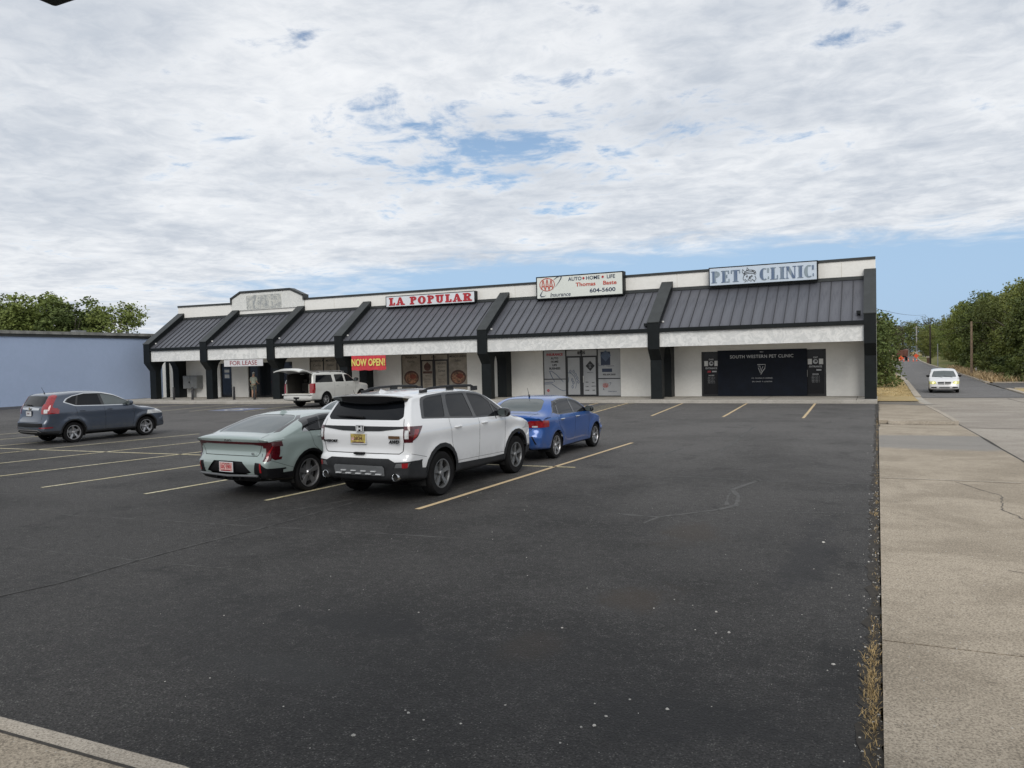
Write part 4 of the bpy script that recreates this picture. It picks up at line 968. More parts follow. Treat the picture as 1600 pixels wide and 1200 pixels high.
        for i in range(n):
            p, q = poly[i], poly[(i+1) % n]
            d = (q[0]-p[0], q[1]-p[1])
            if math.hypot(*d) < 1e-6: continue
            no = [0, 0, 0]; no[a], no[b_] = -d[1], d[0]; co = [0, 0, 0]; co[a], co[b_] = p
            # only faces the edge itself runs through
            xa, xb = min(p[0], q[0])-.01, max(p[0], q[0])+.01; za, zb = min(p[1], q[1])-.01, max(p[1], q[1])+.01
            sel = [f for f in fs if f.is_valid and not (max(v.co[a] for v in f.verts) < xa or min(v.co[a] for v in f.verts) > xb or max(v.co[b_] for v in f.verts) < za or min(v.co[b_] for v in f.verts) > zb)]
            if not sel: continue
            geom = list({v for f in sel for v in f.verts})+list({e for f in sel for e in f.edges})+sel
            bmesh.ops.bisect_plane(bm, geom=geom, plane_co=co, plane_no=no, dist=1e-4)
            fs = pick()
        def inside(x, z):
            c = False; j = n-1
            for i in range(n):
                xi, zi = poly[i]; xj, zj = poly[j]
                if (zi > z) != (zj > z) and x < (xj-xi)*(z-zi)/(zj-zi)+xi: c = not c
                j = i
            return c
        for f in fs:
            if only is not None and s.regs[f[lay]] not in only: continue
            c = f.calc_center_median()
            if inside(c[a], c[b_]): f[lay] = rid
    def seam(s, view, pts, wd=.009, name='panel_gap', only=None, thr=.3):
        for p, q in zip(pts, pts[1:]):
            d = Vector((q[0]-p[0], q[1]-p[1])); n = Vector((-d.y, d.x)).normalized()*wd/2; e = d.normalized()*wd*.3
            p, q = Vector(p)-e, Vector(q)+e
            s.region(name, view, [tuple(p-n), tuple(q-n), tuple(q+n), tuple(p+n)], thr=thr, only=only)
    def arch(s, x, z, r, depth=.5, n=22, only=None):
        poly = [(x+r*math.cos(2*PI*k/n), z+r*math.sin(2*PI*k/n)) for k in range(n)]
        s.region('_hole', 'side', poly, thr=-2, cond=lambda c: c.y > depth)
    def lip(s, x, z, r, wd, name, n=22, only=('body', 'front_door', 'rear_door', 'bumper')):
        poly = [(x+(r+wd)*math.cos(2*PI*k/n), z+(r+wd)*math.sin(2*PI*k/n)) for k in range(n)]
        s.region(name, 'side', poly, thr=.15, only=only)
    def finish(s, parent, spec):
        """spec: region -> (part name, material, offset, mirrored as two objects?, label)"""
        bm = s.bm; lay = s.lay; bm.normal_update()
        for v in bm.verts:
            if abs(v.co.y) < 1e-4: v.co.y = 0; v.normal.y = 0; v.normal.normalize()
        by = {}
        for f in bm.faces: by.setdefault(s.regs[f[lay]], []).append(f)
        res = {}
        for r, fs in by.items():
            if r == '_hole' or r.startswith('_'): continue
            nm, mat, offs, two, label = spec[r]
            idx = {}; vs = []; ns = []; fl = []
            for f in fs:
                t = []
                for v in f.verts:
                    if v.index not in idx or True:
                        if v not in idx: idx[v] = len(vs); vs.append(v.co+v.normal*offs); ns.append(v.normal.copy())
                    t.append(idx[v])
                fl.append(tuple(t))
            sides = [1, -1] if two else [0]
            for sg in sides:
                if sg == 0:
                    k = len(vs); V = vs+[Vector((v.x, -v.y, v.z)) for v in vs]; N_ = ns+[Vector((v.x, -v.y, v.z)) for v in ns]; F = fl+[tuple(i+k for i in f[::-1]) for f in fl]
                elif sg == 1: V, N_, F = vs, ns, fl
                else: V = [Vector((v.x, -v.y, v.z)) for v in vs]; N_ = [Vector((v.x, -v.y, v.z)) for v in ns]; F = [f[::-1] for f in fl]
                me = bpy.data.meshes.new(nm); me.from_pydata([tuple(v) for v in V], [], F); me.materials.append(mat)
                me.polygons.foreach_set('use_smooth', [True]*len(me.polygons)); me.update()
                me.normals_split_custom_set_from_vertices([tuple(n) for n in N_])
                o = link(nm, me, parent, None, label)
                if nm in ('panel_gap',): o['kind'] = 'stuff'
                res.setdefault(r, []).append(o)
        bm.free(); return res
def wheel(parent, x, y, R, wdt, mat, spokes=5, rimr=.70, style='split', label=None):
    sg = 1 if y > 0 else -1
    w = empty_part('wheel', parent, (x, y, R))
    if label: w['label'] = label
    b = MB(); rr = R*rimr; h = wdt/2
    b.lathe([(rr*.96, -h*.9), (rr*1.03, -h), (R*.93, -h), (R*.985, -h*.8), (R, -h*.4), (R, h*.4), (R*.985, h*.8), (R*.93, h), (rr*1.03, h), (rr*.96, h*.9)], axis='y', seg=40)
    # open in the middle: drop the caps
    b.f = b.f[:-2]; b.mi = b.mi[:-2]
    b.build('tyre', M_tyre, w, smooth=True)
    b = MB(); o = h*.92*sg
    b.lathe([(rr*.97, o-.10*sg), (rr*.93, o-.10*sg), (rr*.90, o-.02*sg), (rr*.93, o+.004*sg), (rr*1.0, o+.004*sg), (rr*1.0, o-.02*sg)], axis='y', seg=40); b.f = b.f[:-2]; b.mi = b.mi[:-2]
    n = spokes
    def spoke(a, w0, w1, r0, r1, y0, y1, th=.03):
        ca, sa = math.cos(a), math.sin(a); P_ = []
        for (r, ww, yy) in ((r0, w0, y0), (r1, w1, y1)):
            for sd_ in (-1, 1): P_.append((r*ca-sd_*ww*sa, yy, r*sa+sd_*ww*ca))
        q = [P_[0], P_[1], P_[3], P_[2]]; b.hexa([(p[0], p[1]-th*sg, p[2]) for p in q], q)
    for k in range(n):
        a = 2*PI*k/n+.3
        if style == 'split':
            for d in (-.17, .17): spoke(a+d*.7, .016, .020, rr*.14, rr*.93, o-.03*sg, o-.008*sg)
        elif style == 'twin':
            for d in (-.10, .10): spoke(a+d, rr*.045, rr*.07, rr*.12, rr*.93, o-.025*sg, o-.006*sg)
            spoke(a, rr*.02, rr*.03, rr*.5, rr*.93, o-.03*sg, o-.012*sg)
        elif style == 'swirl':
            for d in (0, .22): spoke(a+d, rr*.05, rr*.055, rr*.15, rr*.93, o-.03*sg, o-.006*sg)
        else: spoke(a, rr*.13, rr*.10, rr*.15, rr*.93, o-.03*sg, o-.008*sg)
    b.lathe([(.0, o), (rr*.15, o-.002*sg), (rr*.20, o-.02*sg), (rr*.2, o-.05*sg)], axis='y', seg=16)
    b.build('rim', mat, w)
    b = MB(); b.lathe([(rr*.96, o-.085*sg), (rr*.96, o-.09*sg), (0.01, o-.09*sg)], axis='y', seg=30); b.build('brake_disc', M_well, w)
    b = MB(); b.lathe([(rr*.62, o-.06*sg), (rr*.62, o-.075*sg)], axis='y', seg=24); b.build('brake_disc', M_gun, w)
    return w
def empty_part(name, parent, loc):
    o = bpy.data.objects.new(name, None); C.objects.link(o); o.parent = parent; o.location = loc; o.empty_display_size = .1; return o
def wells(parent, xs, R, Ra, y1, y0=.5):
    for x in xs:
        for sg in (-1, 1):
            b = MB(); n = 20; vs = []
            for k in range(n+1):
                a = -.35+(PI+.7)*k/n
                for yy in (y0, y1-.01): vs.append((x+Ra*1.005*math.cos(a), sg*yy, R+Ra*1.005*math.sin(a)))
            b.add(vs, [(2*k, 2*k+1, 2*k+3, 2*k+2) for k in range(n)])
            b.add([(x+Ra*1.005*math.cos(-.35+(PI+.7)*k/n), sg*y0, R+Ra*1.005*math.sin(-.35+(PI+.7)*k/n)) for k in range(n+1)], [tuple(range(n+1))])
            b.build('wheel_arch_liner', M_well, parent)
def mirror(parent, x, y, z, mat, s=1.0, stalk=M_trimd):
    for sg in (-1, 1):
        m_ = MB(); vs = []
        rings = [(0, .6, .6), (.02, .93, .92), (.05, 1, 1), (.10, .92, .93), (.135, .6, .62), (.145, .1, .1)]
        n = 14
        for (dx, ky, kz) in rings:
            for k in range(n):
                a = 2*PI*k/n; cy_ = .125*s*ky*abs(math.cos(a))**.7*(1 if math.cos(a) > 0 else -1); cz_ = .085*s*kz*abs(math.sin(a))**.7*(1 if math.sin(a) > 0 else -1)
                vs.append((x-.07*s+dx*s+cy_*-.10, sg*(y+.13*s+cy_), z+.07*s+cz_))
        m_.add(vs, [(i*n+k, i*n+(k+1) % n, (i+1)*n+(k+1) % n, (i+1)*n+k) for i in range(len(rings)-1) for k in range(n)]+[tuple(range(n)), tuple(range((len(rings)-1)*n, len(rings)*n))])
        o = m_.build('mirror', mat, parent, smooth=True)
        g = MB(); g.prism([(sg*(y+.13*s)+.105*s*math.cos(a), z+.07*s+.068*s*math.sin(a)) for a in [2*PI*k/12 for k in range(12)]], 'x', x-.074*s, x-.069*s); g.build('mirror_glass', M_lglass, o)
        st = MB(); st.tube([(x+.03, sg*(y-.06), z-.02), (x, sg*(y+.04*s), z+.02)], [.035*s, .025*s], 8); st.build('stalk', stalk, o)
def handle(parent, W, xs, z, mat, ln_=.20):
    for x in xs:
        for sg in (-1, 1):
            y = W(x, z)
            b = MB(); b.tube([(x-ln_/2, sg*(y-.005), z), (x-ln_/2+.03, sg*(y+.028), z+.004), (x+ln_/2-.03, sg*(y+.03), z+.006), (x+ln_/2, sg*(y-.005), z+.004)], [.012, .017, .017, .012], 8); b.build('door_handle', mat, parent, smooth=True)
def plate(parent, x, y, z, face, s1, s2, m1, m2, lean=0, wd=.32, h=.165, front=False, frame=None):
    e = empty_part('number_plate', parent, (x, y, z)); e.rotation_euler = (0, lean, 0)
    sg = 1 if front else -1
    b = MB(); b.box(min(0, sg*.012), max(0, sg*.012), -wd/2, wd/2, -h/2, h/2); b.build('plate', face, e)
    if frame: MB().box(min(0, sg*.008), max(0, sg*.008), -wd/2-.015, wd/2+.015, -h/2-.015, h/2+.015).build('plate_frame', frame, e)
    rot = (PI/2, 0, PI/2) if front else (PI/2, 0, -PI/2)
    text(s1, .085, m1, e, (sg*.013, 0, .0), thick=.001, bold=.002, rot=rot, sx=1.05)
    if s2: text(s2, .035, m2, e, (sg*.013, 0, .058), thick=.001, rot=rot)
    if s2: MB().box(min(sg*.012, sg*.014), max(sg*.012, sg*.014), -.12, .12, -.072, -.055).build('plate_band', m2, e)
    return e
def finish_car(o, x, y, rz, z=0):
    o.location = (x, y, z); o.rotation_euler = (0, 0, PI/2+rz)
def rtext(s, size, mat, parent, x, y, z, **k):
    return text(s, size, mat, parent, (x, y, z), rot=(PI/2, 0, -PI/2), thick=.003, **k)
def rail(parent, x0, x1, y, z, mat, hgt=.05, r=.02, bow=.02):
    for sg in (-1, 1):
        b = MB(); n = 10; pts = []
        for k in range(n+1):
            t = k/n; e = min(1, min(t, 1-t)*9)
            pts.append((x0+(x1-x0)*t, sg*(y+.02*math.sin(PI*t)), z+hgt*(e**.6)+bow*math.sin(PI*t)))
        b.tube(pts, [r*.9]+[r]*(n-1)+[r*.9], 8); 
        for t in (.03, .5, .97): b.box(x0+(x1-x0)*t-.10, x0+(x1-x0)*t+.10, sg*y-.02, sg*y+.02, z-.04, z+hgt*.8+(bow if t == .5 else 0))
        b.build('roof_rail', mat, parent, smooth=True)
def wiper(parent, p0, p1, x, mat=M_trimd):
    b = MB(); b.tube([(x(p0[1])-.03, p0[0], p0[1]), (x((p0[1]+p1[1])/2)-.04, (p0[0]+p1[0])/2, (p0[1]+p1[1])/2+.01), (x(p1[1])-.02, p1[0], p1[1])], [.022, .016, .008], 6); b.build('wiper', mat, parent)
def smin(a, k): return math.log(1+math.exp(max(-40, min(40, a/k))))*k
def widthlaw(Wm, belt, tumble, xr=.7, xf=4.0, L=4.8, kr=.07, kf=.12, crease=.85, flares=(), sill=.35, bow=.035, ca=.012):
    def W(x, z):
        w = Wm
        if x < xr: w -= Wm*kr*((xr-x)/xr)**2
        if x > xf: w -= Wm*kf*((x-xf)/(L-xf))**2
        w -= tumble*smin(z-belt, .03)
        w -= bow*max(0, (crease-z)/.6)**2*1.0
        w -= .05*smin(sill-z, .03)*2
        w += ca*math.exp(-((z-crease)/.10)**2)
        for (fx, fz, fr_, fa) in flares:
            d = math.hypot(x-fx, z-fz); w += fa*math.exp(-((d-fr_)/.09)**2)*(1 if z < belt+.05 else 0)
        return w
    return W
M_plt = pm('plate_yellow', (.42, .33, .09), .4, var=.3, vs=20); M_plr = pm('plate_red_white', (.52, .30, .28), .4, var=.4, vs=30); M_plw = pm('plate_white', (.55, .56, .58), .4, var=.1)
M_txd = pm('plate_ink', (.08, .02, .02), .5)

# ---- white crossover --------------------------------------------------
def passport():
    e = empty('parked_suv', 'white pearl sport utility car with black rear spoiler and yellow plate', 'car')
    R = .39; xr, xf = 1.08, 3.90
    W = widthlaw(.985, 1.26, .46, .55, 4.1, 4.84, .05, .13, 1.12, [(xr, R, .50, .022), (xf, R, .50, .022)], .40, .03, .016)
    def rad(x, z, n):
        if n.y > .7: return .12 if z > 1.4 else .15
        if n.y < -.5: return .12
        if n.x < 0: return .20 if z < .95 else (.15 if z < 1.35 else .13)
        return .42
    rear = [(.22, .35), (.06, .39), (.02, .52), (.0, .66), (.02, .78), (.085, .83), (.10, .92), (.085, 1.10), (.10, 1.24), (.15, 1.38), (.30, 1.62), (.38, 1.72), (.42, 1.77)]
    top_ = [(.42, 1.77), (.50, 1.80), (.9, 1.83), (1.5, 1.85), (2.2, 1.84), (2.75, 1.78), (3.2, 1.60), (3.72, 1.30), (3.95, 1.23), (4.3, 1.18), (4.62, 1.08), (4.74, 1.0)]
    front = [(4.74, 1.0), (4.81, .88), (4.84, .70), (4.84, .5), (4.80, .38), (4.70, .30)]
    bottom = [(4.70, .30), (4.3, .27), (3.2, .27), (1.8, .28), (.7, .29), (.22, .35)]
    c = Car(rear, top_, front, bottom, W, rad)
    c.region('front_door', 'side', [(2.40, .36), (3.40, .36), (3.43, .8), (3.40, 1.3), (2.9, 1.80), (2.32, 1.82)])
    c.region('rear_door', 'side', [(1.62, .36), (2.40, .36), (2.32, 1.82), (1.50, 1.80), (1.36, 1.2), (1.44, .85)])
    c.region('tailgate', 'rear', [(-.1, .83), (.76, .83), (.83, .90), (.84, 1.2), (.80, 1.4), (.70, 1.85), (-.1, 1.9)], thr=.25)
    c.region('bumper', 'rear', [(-.1, .25), (1.2, .25), (1.2, .82), (.78, .82), (-.1, .82)], thr=-.2, cond=lambda q: q.x < .60)
    c.region('cladding', 'side', [(-.1, .2), (.62, .2), (.62, .56), (.40, .575), (-.1, .60)], thr=-.9, cond=lambda q: q.x < .62)
    c.region('cladding', 'rear', [(-.1, .2), (1.1, .2), (1.1, .62), (.96, .71), (.72, .70), (.60, .755), (-.1, .755)], thr=.0, cond=lambda q: q.x < .45)
    c.region('cladding', 'side', [(1.2, .2), (3.7, .2), (3.7, .47), (3.0, .46), (1.6, .50), (1.2, .52)], thr=-.9)
    c.region('cladding', 'side', [(4.1, .2), (5, .2), (5, .50), (4.1, .52)], thr=-.9)
    c.region('cladding', 'front', [(-.1, .2), (1.2, .2), (1.2, .5), (-.1, .5)], thr=0, cond=lambda q: q.x > 4)
    c.region('skid_panel', 'rear', [(-.1, .47), (.52, .47), (.53, .60), (.50, .635), (-.1, .64)], thr=.3)
    c.region('reflector_bezel', 'rear', [(.70, .60), (.93, .615), (.95, .69), (.74, .68)], thr=.0)
    c.region('reflector', 'rear', [(.84, .60), (.92, .605), (.93, .69), (.84, .685)], thr=.0)
    c.lip(xr, R, .47, .07, 'wheel_arch_trim', only=('body', 'front_door', 'rear_door', 'bumper')); c.lip(xf, R, .47, .07, 'wheel_arch_trim')
    c.arch(xr, R, .47); c.arch(xf, R, .47)
    c.region('tail_light', 'rear', [(.845, 1.02), (1.2, 1.02), (1.2, 1.285), (.84, 1.285)], thr=.12, cond=lambda q: q.x < .5)
    c.region('tail_light', 'side', [(-.1, 1.02), (.18, 1.03), (.32, 1.10), (.50, 1.275), (.2, 1.285), (-.1, 1.285)], thr=.10, cond=lambda q: q.x < .7 and q.y > .845)
    c.region('reverse_lamp', 'rear', [(.865, 1.08), (.93, 1.08), (.93, 1.22), (.865, 1.22)], thr=.10, only=('tail_light',))
    c.region('brake_lamp', 'side', [(.20, 1.06), (.28, 1.10), (.36, 1.18), (.38, 1.23), (.27, 1.23)], thr=.15, only=('tail_light',))
    c.region('garnish', 'rear', [(-.1, 1.195), (.40, 1.205), (.845, 1.25), (.845, 1.28), (.4, 1.28), (-.1, 1.28)], thr=.12)
    c.region('rear_window', 'rear', rp([(-.3, 1.385), (.72, 1.385), (.80, 1.43), (.735, 1.62), (.68, 1.71), (-.3, 1.73)], [0, .02, .05, .03, .03, 0]), thr=.10)
    c.region('side_trim', 'side', rp([(.55, 1.385), (1.2, 1.345), (2.2, 1.275), (3.55, 1.235), (3.40, 1.36), (2.78, 1.735), (2.2, 1.785), (1.5, 1.79), (.95, 1.765), (.74, 1.735), (.66, 1.62)], .03, 2), thr=.3)
    for nm, pl in (('quarter_window', [(.64, 1.405), (1.26, 1.365), (1.36, 1.60), (1.43, 1.755), (.96, 1.73), (.80, 1.69)]), ('door_window', [(1.42, 1.36), (2.20, 1.305), (2.16, 1.75), (1.56, 1.755), (1.48, 1.6)]), ('front_window', [(2.30, 1.30), (3.30, 1.265), (3.2, 1.38), (2.76, 1.68), (2.27, 1.745)])):
        c.region(nm, 'side', rp(pl, .04, 2), thr=.3)
    c.region('side_trim', 'side', [(3.02, 1.2), (3.05, 1.2), (3.0, 1.6), (2.97, 1.6)], thr=.3)
    c.region('windscreen', 'top', [(2.95, -.1), (3.66, -.1), (3.62, .4), (3.46, .70), (2.98, .62), (2.86, .3)], thr=.25, cond=lambda q: q.z > 1.28)
    c.region('grille', 'front', [(-.1, .55), (.55, .58), (.6, .86), (-.1, .90)]); c.region('headlight', 'front', [(.5, .86), (1.1, .92), (1.1, 1.04), (.45, .98)], thr=.1)
    c.seam('side', [(1.44, .50), (1.43, .85), (1.355, 1.25), (1.37, 1.355)], only=('rear_door', 'body')); c.seam('side', [(2.39, .47), (2.40, .9), (2.36, 1.28)], only=('rear_door', 'front_door')); c.seam('side', [(3.37, .48), (3.42, .85), (3.40, 1.24)], only=('front_door', 'body'))
    c.seam('side', [(1.55, .55), (3.4, .51)], .006, only=('front_door', 'rear_door'))
    c.seam('rear', [(0, .83), (.76, .83), (.82, .87), (.845, 1.02)], .013, only=('tailgate', 'bumper', 'body')); c.seam('rear', [(.84, 1.285), (.815, 1.40)], .010, only=('tailgate', 'body'))
    c.seam('side', [(.20, .83), (.60, .74)], .007, only=('body', 'bumper'))
    P_ = M_pearl
    c.finish(e, {'body': ('body', P_, 0, False, None), 'front_door': ('front_door', P_, 0, True, None), 'rear_door': ('rear_door', P_, 0, True, None), 'tailgate': ('tailgate', P_, 0, False, None), 'bumper': ('bumper', P_, 0, False, None), 'cladding': ('cladding', M_trim, .004, False, None), 'skid_panel': ('skid_panel', M_skid, .022, False, None),
        'reflector_bezel': ('reflector_bezel', M_gun, -.006, True, None), 'reflector': ('reflector', M_lampr, 0, True, None), 'wheel_arch_trim': ('wheel_arch_trim', M_trim, .012, True, None), 'tail_light': ('tail_light', M_lampd, .006, True, None), 'reverse_lamp': ('reverse_lamp', M_lampc, .006, True, None), 'brake_lamp': ('brake_lamp', M_lampr, .006, True, None),
        'garnish': ('tailgate_garnish', M_trim, .012, False, None), 'rear_window': ('rear_window', M_tint, -.004, False, None), 'side_trim': ('window_trim', M_gloss, -.001, True, None), 'quarter_window': ('quarter_window', M_tint, -.006, True, None), 'door_window': ('rear_door_window', M_tint, -.006, True, None), 'front_window': ('front_door_window', M_tint, -.006, True, None),
        'windscreen': ('windscreen', M_lglass, -.004, False, None), 'grille': ('grille', M_trimd, -.01, False, None), 'headlight': ('headlight', M_lampc, 0, True, None), 'panel_gap': ('panel_gap', M_seam, -.004, False, None)})
    wells(e, (xr, xf), R, .47, .94)
    for x in (xr, xf):
        for y in (-.85, .85): wheel(e, x, y, R, .25, M_gun, 5, .66, 'twin')
    # spoiler over the glass
    b = MB(); n = 12; vs = []
    for k in range(n+1):
        t = -1+2*k/n; y = t*.745; cx_ = .05*abs(t)**3
        vs += [(.165+cx_*2.2, y, 1.795-.03*abs(t)**3), (.52, y, 1.80-.05*abs(t)**3), (.48, y, 1.68-.02*abs(t)), (.27+cx_*2, y, 1.645+.05*abs(t)**2), (.19+cx_*2.2, y, 1.68+.03*t*t)]
    b.add(vs, [(5*k+a, 5*k+(a+1) % 5, 5*k+5+(a+1) % 5, 5*k+5+a) for k in range(n) for a in range(5)]+[(0, 1, 2, 3, 4), tuple(range(5*n, 5*n+5))])
    b.build('spoiler', M_gloss, e)
    b = MB(); vs = []
    for k in range(n+1):
        t = -1+2*k/n; y = t*.75; cx_ = .05*abs(t)**3
        vs += [(.155+cx_*2.2, y, 1.808-.035*abs(t)**3), (.35+cx_, y, 1.818-.04*abs(t)**3), (.62, y, 1.826-.075*abs(t)**3), (.62, y, 1.79-.075*abs(t)**3), (.165+cx_*2.2, y, 1.790-.035*abs(t)**3)]
    b.add(vs, [(5*k+a, 5*k+(a+1) % 5, 5*k+5+(a+1) % 5, 5*k+5+a) for k in range(n) for a in range(5)]+[(0, 1, 2, 3, 4), tuple(range(5*n, 5*n+5))]); b.build('spoiler_lip', P_, e, smooth=True)
    rail(e, .98, 2.85, .64, 1.81, M_trim, .055, .022, .025)
    b = MB(); b.add([(.62, -.03, 1.80), (.62, .03, 1.80), (.86, .03, 1.82), (.86, -.03, 1.82), (.66, 0, 1.885), (.72, 0, 1.87)], [(0, 1, 4), (0, 4, 5, 3), (1, 2, 5, 4), (2, 3, 5), (0, 3, 2, 1)]); b.build('roof_antenna', P_, e)
    mirror(e, 3.22, .94, 1.235, M_gloss, 1.1)
    handle(e, W, (1.60, 2.56), 1.165, P_, .21)
    gx = lambda z: pw([(1.24, .10), (1.38, .15), (1.62, .30), (1.72, .38)], z)
    wiper(e, (-.02, 1.425), (.58, 1.45), gx)
    plate(e, .076, .05, 1.075, M_plt, '3834', 'OKLAHOMA', M_txd, M_txd, .0, frame=M_plw, wd=.31, h=.15)
    dd = MB().lathe([(.03, -.014), (.03, -.016)], (0, 0, 0), 'x', 10).build('plate_disc', M_plr, e); dd.location = (.076, .16, 1.07)
    b = MB(); 
    b.prism(rp([(-.07, 1.185), (.07, 1.185), (.08, 1.30), (-.08, 1.30)], .03, 3), 'x', .06, .082); bd = b.build('badge', M_trimd, e)
    b = MB(); b.box(.045, .058, -.052, -.026, 1.205, 1.285); b.box(.045, .058, .026, .052, 1.205, 1.285); b.box(.046, .0585, -.027, .027, 1.232, 1.257)
    for a, c_2 in (((-.07, 1.185), (.07, 1.185)), ((.07, 1.185), (.08, 1.30)), ((.08, 1.30), (-.08, 1.30)), ((-.08, 1.30), (-.07, 1.185))): b.tube([(.058, a[0], a[1]), (.058, c_2[0], c_2[1])], .008, 6)
    b.build('emblem', M_badge, bd)
    rtext('PASSPORT', .055, M_trimd, e, .078, .66, 1.02, bold=.003, sx=1.2); rtext('AWD', .07, M_trimd, e, .078, -.69, 1.03, bold=.004, sx=1.2, shear=.2)
    MB().box(.070, .085, -.80, -.58, 1.085, 1.13).build('trim_badge', pm('bronze_badge', (.10, .05, .02), .4), e)
    MB().box(-.0, .06, -.10, .10, .815, .85).build('latch_handle', M_trimd, e)
    for i in range(5):
        y = .42-.21*i
        MB().box(-.030, -.0, y-.055, y+.055, .488, .504).build('slot', M_badge, e)
        if i < 4: MB().box(-.030, -.0, y-.155, y-.055, .533, .549).build('slot', M_badge, e)
    for sg in (-1, 1):
        b = MB(); b.lathe([(.050, .06), (.066, .06), (.068, -.03), (.060, -.042), (.052, -.03), (.050, .06)], (.05, sg*.74, .455), 'x', 20); b.f = b.f[:-2]; b.mi = b.mi[:-2]; ex = b.build('exhaust_tip', M_chrome, e, smooth=True)
        MB().lathe([(.053, .06), (.053, .05)], (.0, sg*.74, .455), 'x', 16).build('exhaust_bore', M_well, ex)
    MB().box(1.5, 4.3, -.6, .6, .24, .30).build('underbody', M_well, e); MB().tube([(.55, -.55, .30), (.55, .55, .30)], .06).build('silencer', M_trimd, e)
    return e
car = passport(); finish_car(car, -7.93, 11.75-1.08, math.radians(-2.5))
def generic(e, P_, sp):
    """body shell with doors, glass and lamps from a table of outlines"""
    R, xr, xf, Ra = sp['R'], sp['xr'], sp['xf'], sp['Ra']; W = sp['W']
    c = Car(sp['rear'], sp['top'], sp['front'], sp['bottom'], W, sp['rad'], sp.get('n', 3.0), nu=sp.get('nu', 64), nv=sp.get('nv', 24), m=10)
    fin = {'body': ('body', P_, 0, False, None)}
    for nm, view, poly, kw, f in sp['regions']:
        c.region(nm, view, poly, **kw)
        if f: fin[nm] = f
    if sp.get('lip'): c.lip(xr, R, Ra, sp['lip'][0], 'wheel_arch_trim'); c.lip(xf, R, Ra, sp['lip'][0], 'wheel_arch_trim'); fin['wheel_arch_trim'] = ('wheel_arch_trim', sp['lip'][1], .006, True, None)
    c.arch(xr, R, Ra); c.arch(xf, R, Ra)
    for view, pts, wd, only in sp['seams']: c.seam(view, pts, wd, only=only)
    fin['panel_gap'] = ('panel_gap', M_seam, -.004, False, None)
    c.finish(e, fin)
    ymax = W((xr+xf)/2, R+.2)
    wells(e, (xr, xf), R, Ra, ymax-.02)
    for x in (xr, xf):
        for y in (-1, 1): wheel(e, x, y*(ymax-sp['tw']/2-.015), R, sp['tw'], *sp['wheel'])
    MB().box(sp['xr']+.3, sp['xf']-.2, -.55, .55, sp['bottom'][2][1]-.03, sp['bottom'][2][1]+.05).build('underbody', M_well, e)
    return e
G = lambda nm, mat=None, off=-.005, two=True: (nm, mat or M_tint, off, two, None)
def doorseams(x0, x1, x2, zb, zt, db=('rear_door', 'body'), w=.009):
    return [('side', x0, w, ('rear_door', 'body')), ('side', x1, w, ('rear_door', 'front_door', 'body')), ('side', x2, w, ('front_door', 'body'))]
def shark(e, x, z, P_):
    b = MB(); b.add([(x, -.03, z), (x, .03, z), (x+.22, .025, z+.015), (x+.22, -.025, z+.015), (x+.03, 0, z+.075), (x+.09, 0, z+.065)], [(0, 1, 4), (0, 4, 5, 3), (1, 2, 5, 4), (2, 3, 5), (0, 3, 2, 1)]); b.build('roof_antenna', P_, e)
def whip(e, x, z):
    b = MB(); b.tube([(x, 0, z-.01), (x-.03, 0, z+.05)], .02, 6); b.tube([(x-.02, 0, z+.04), (x-.11, 0, z+.22)], [.007, .004], 5); b.build('roof_antenna', M_trimd, e)

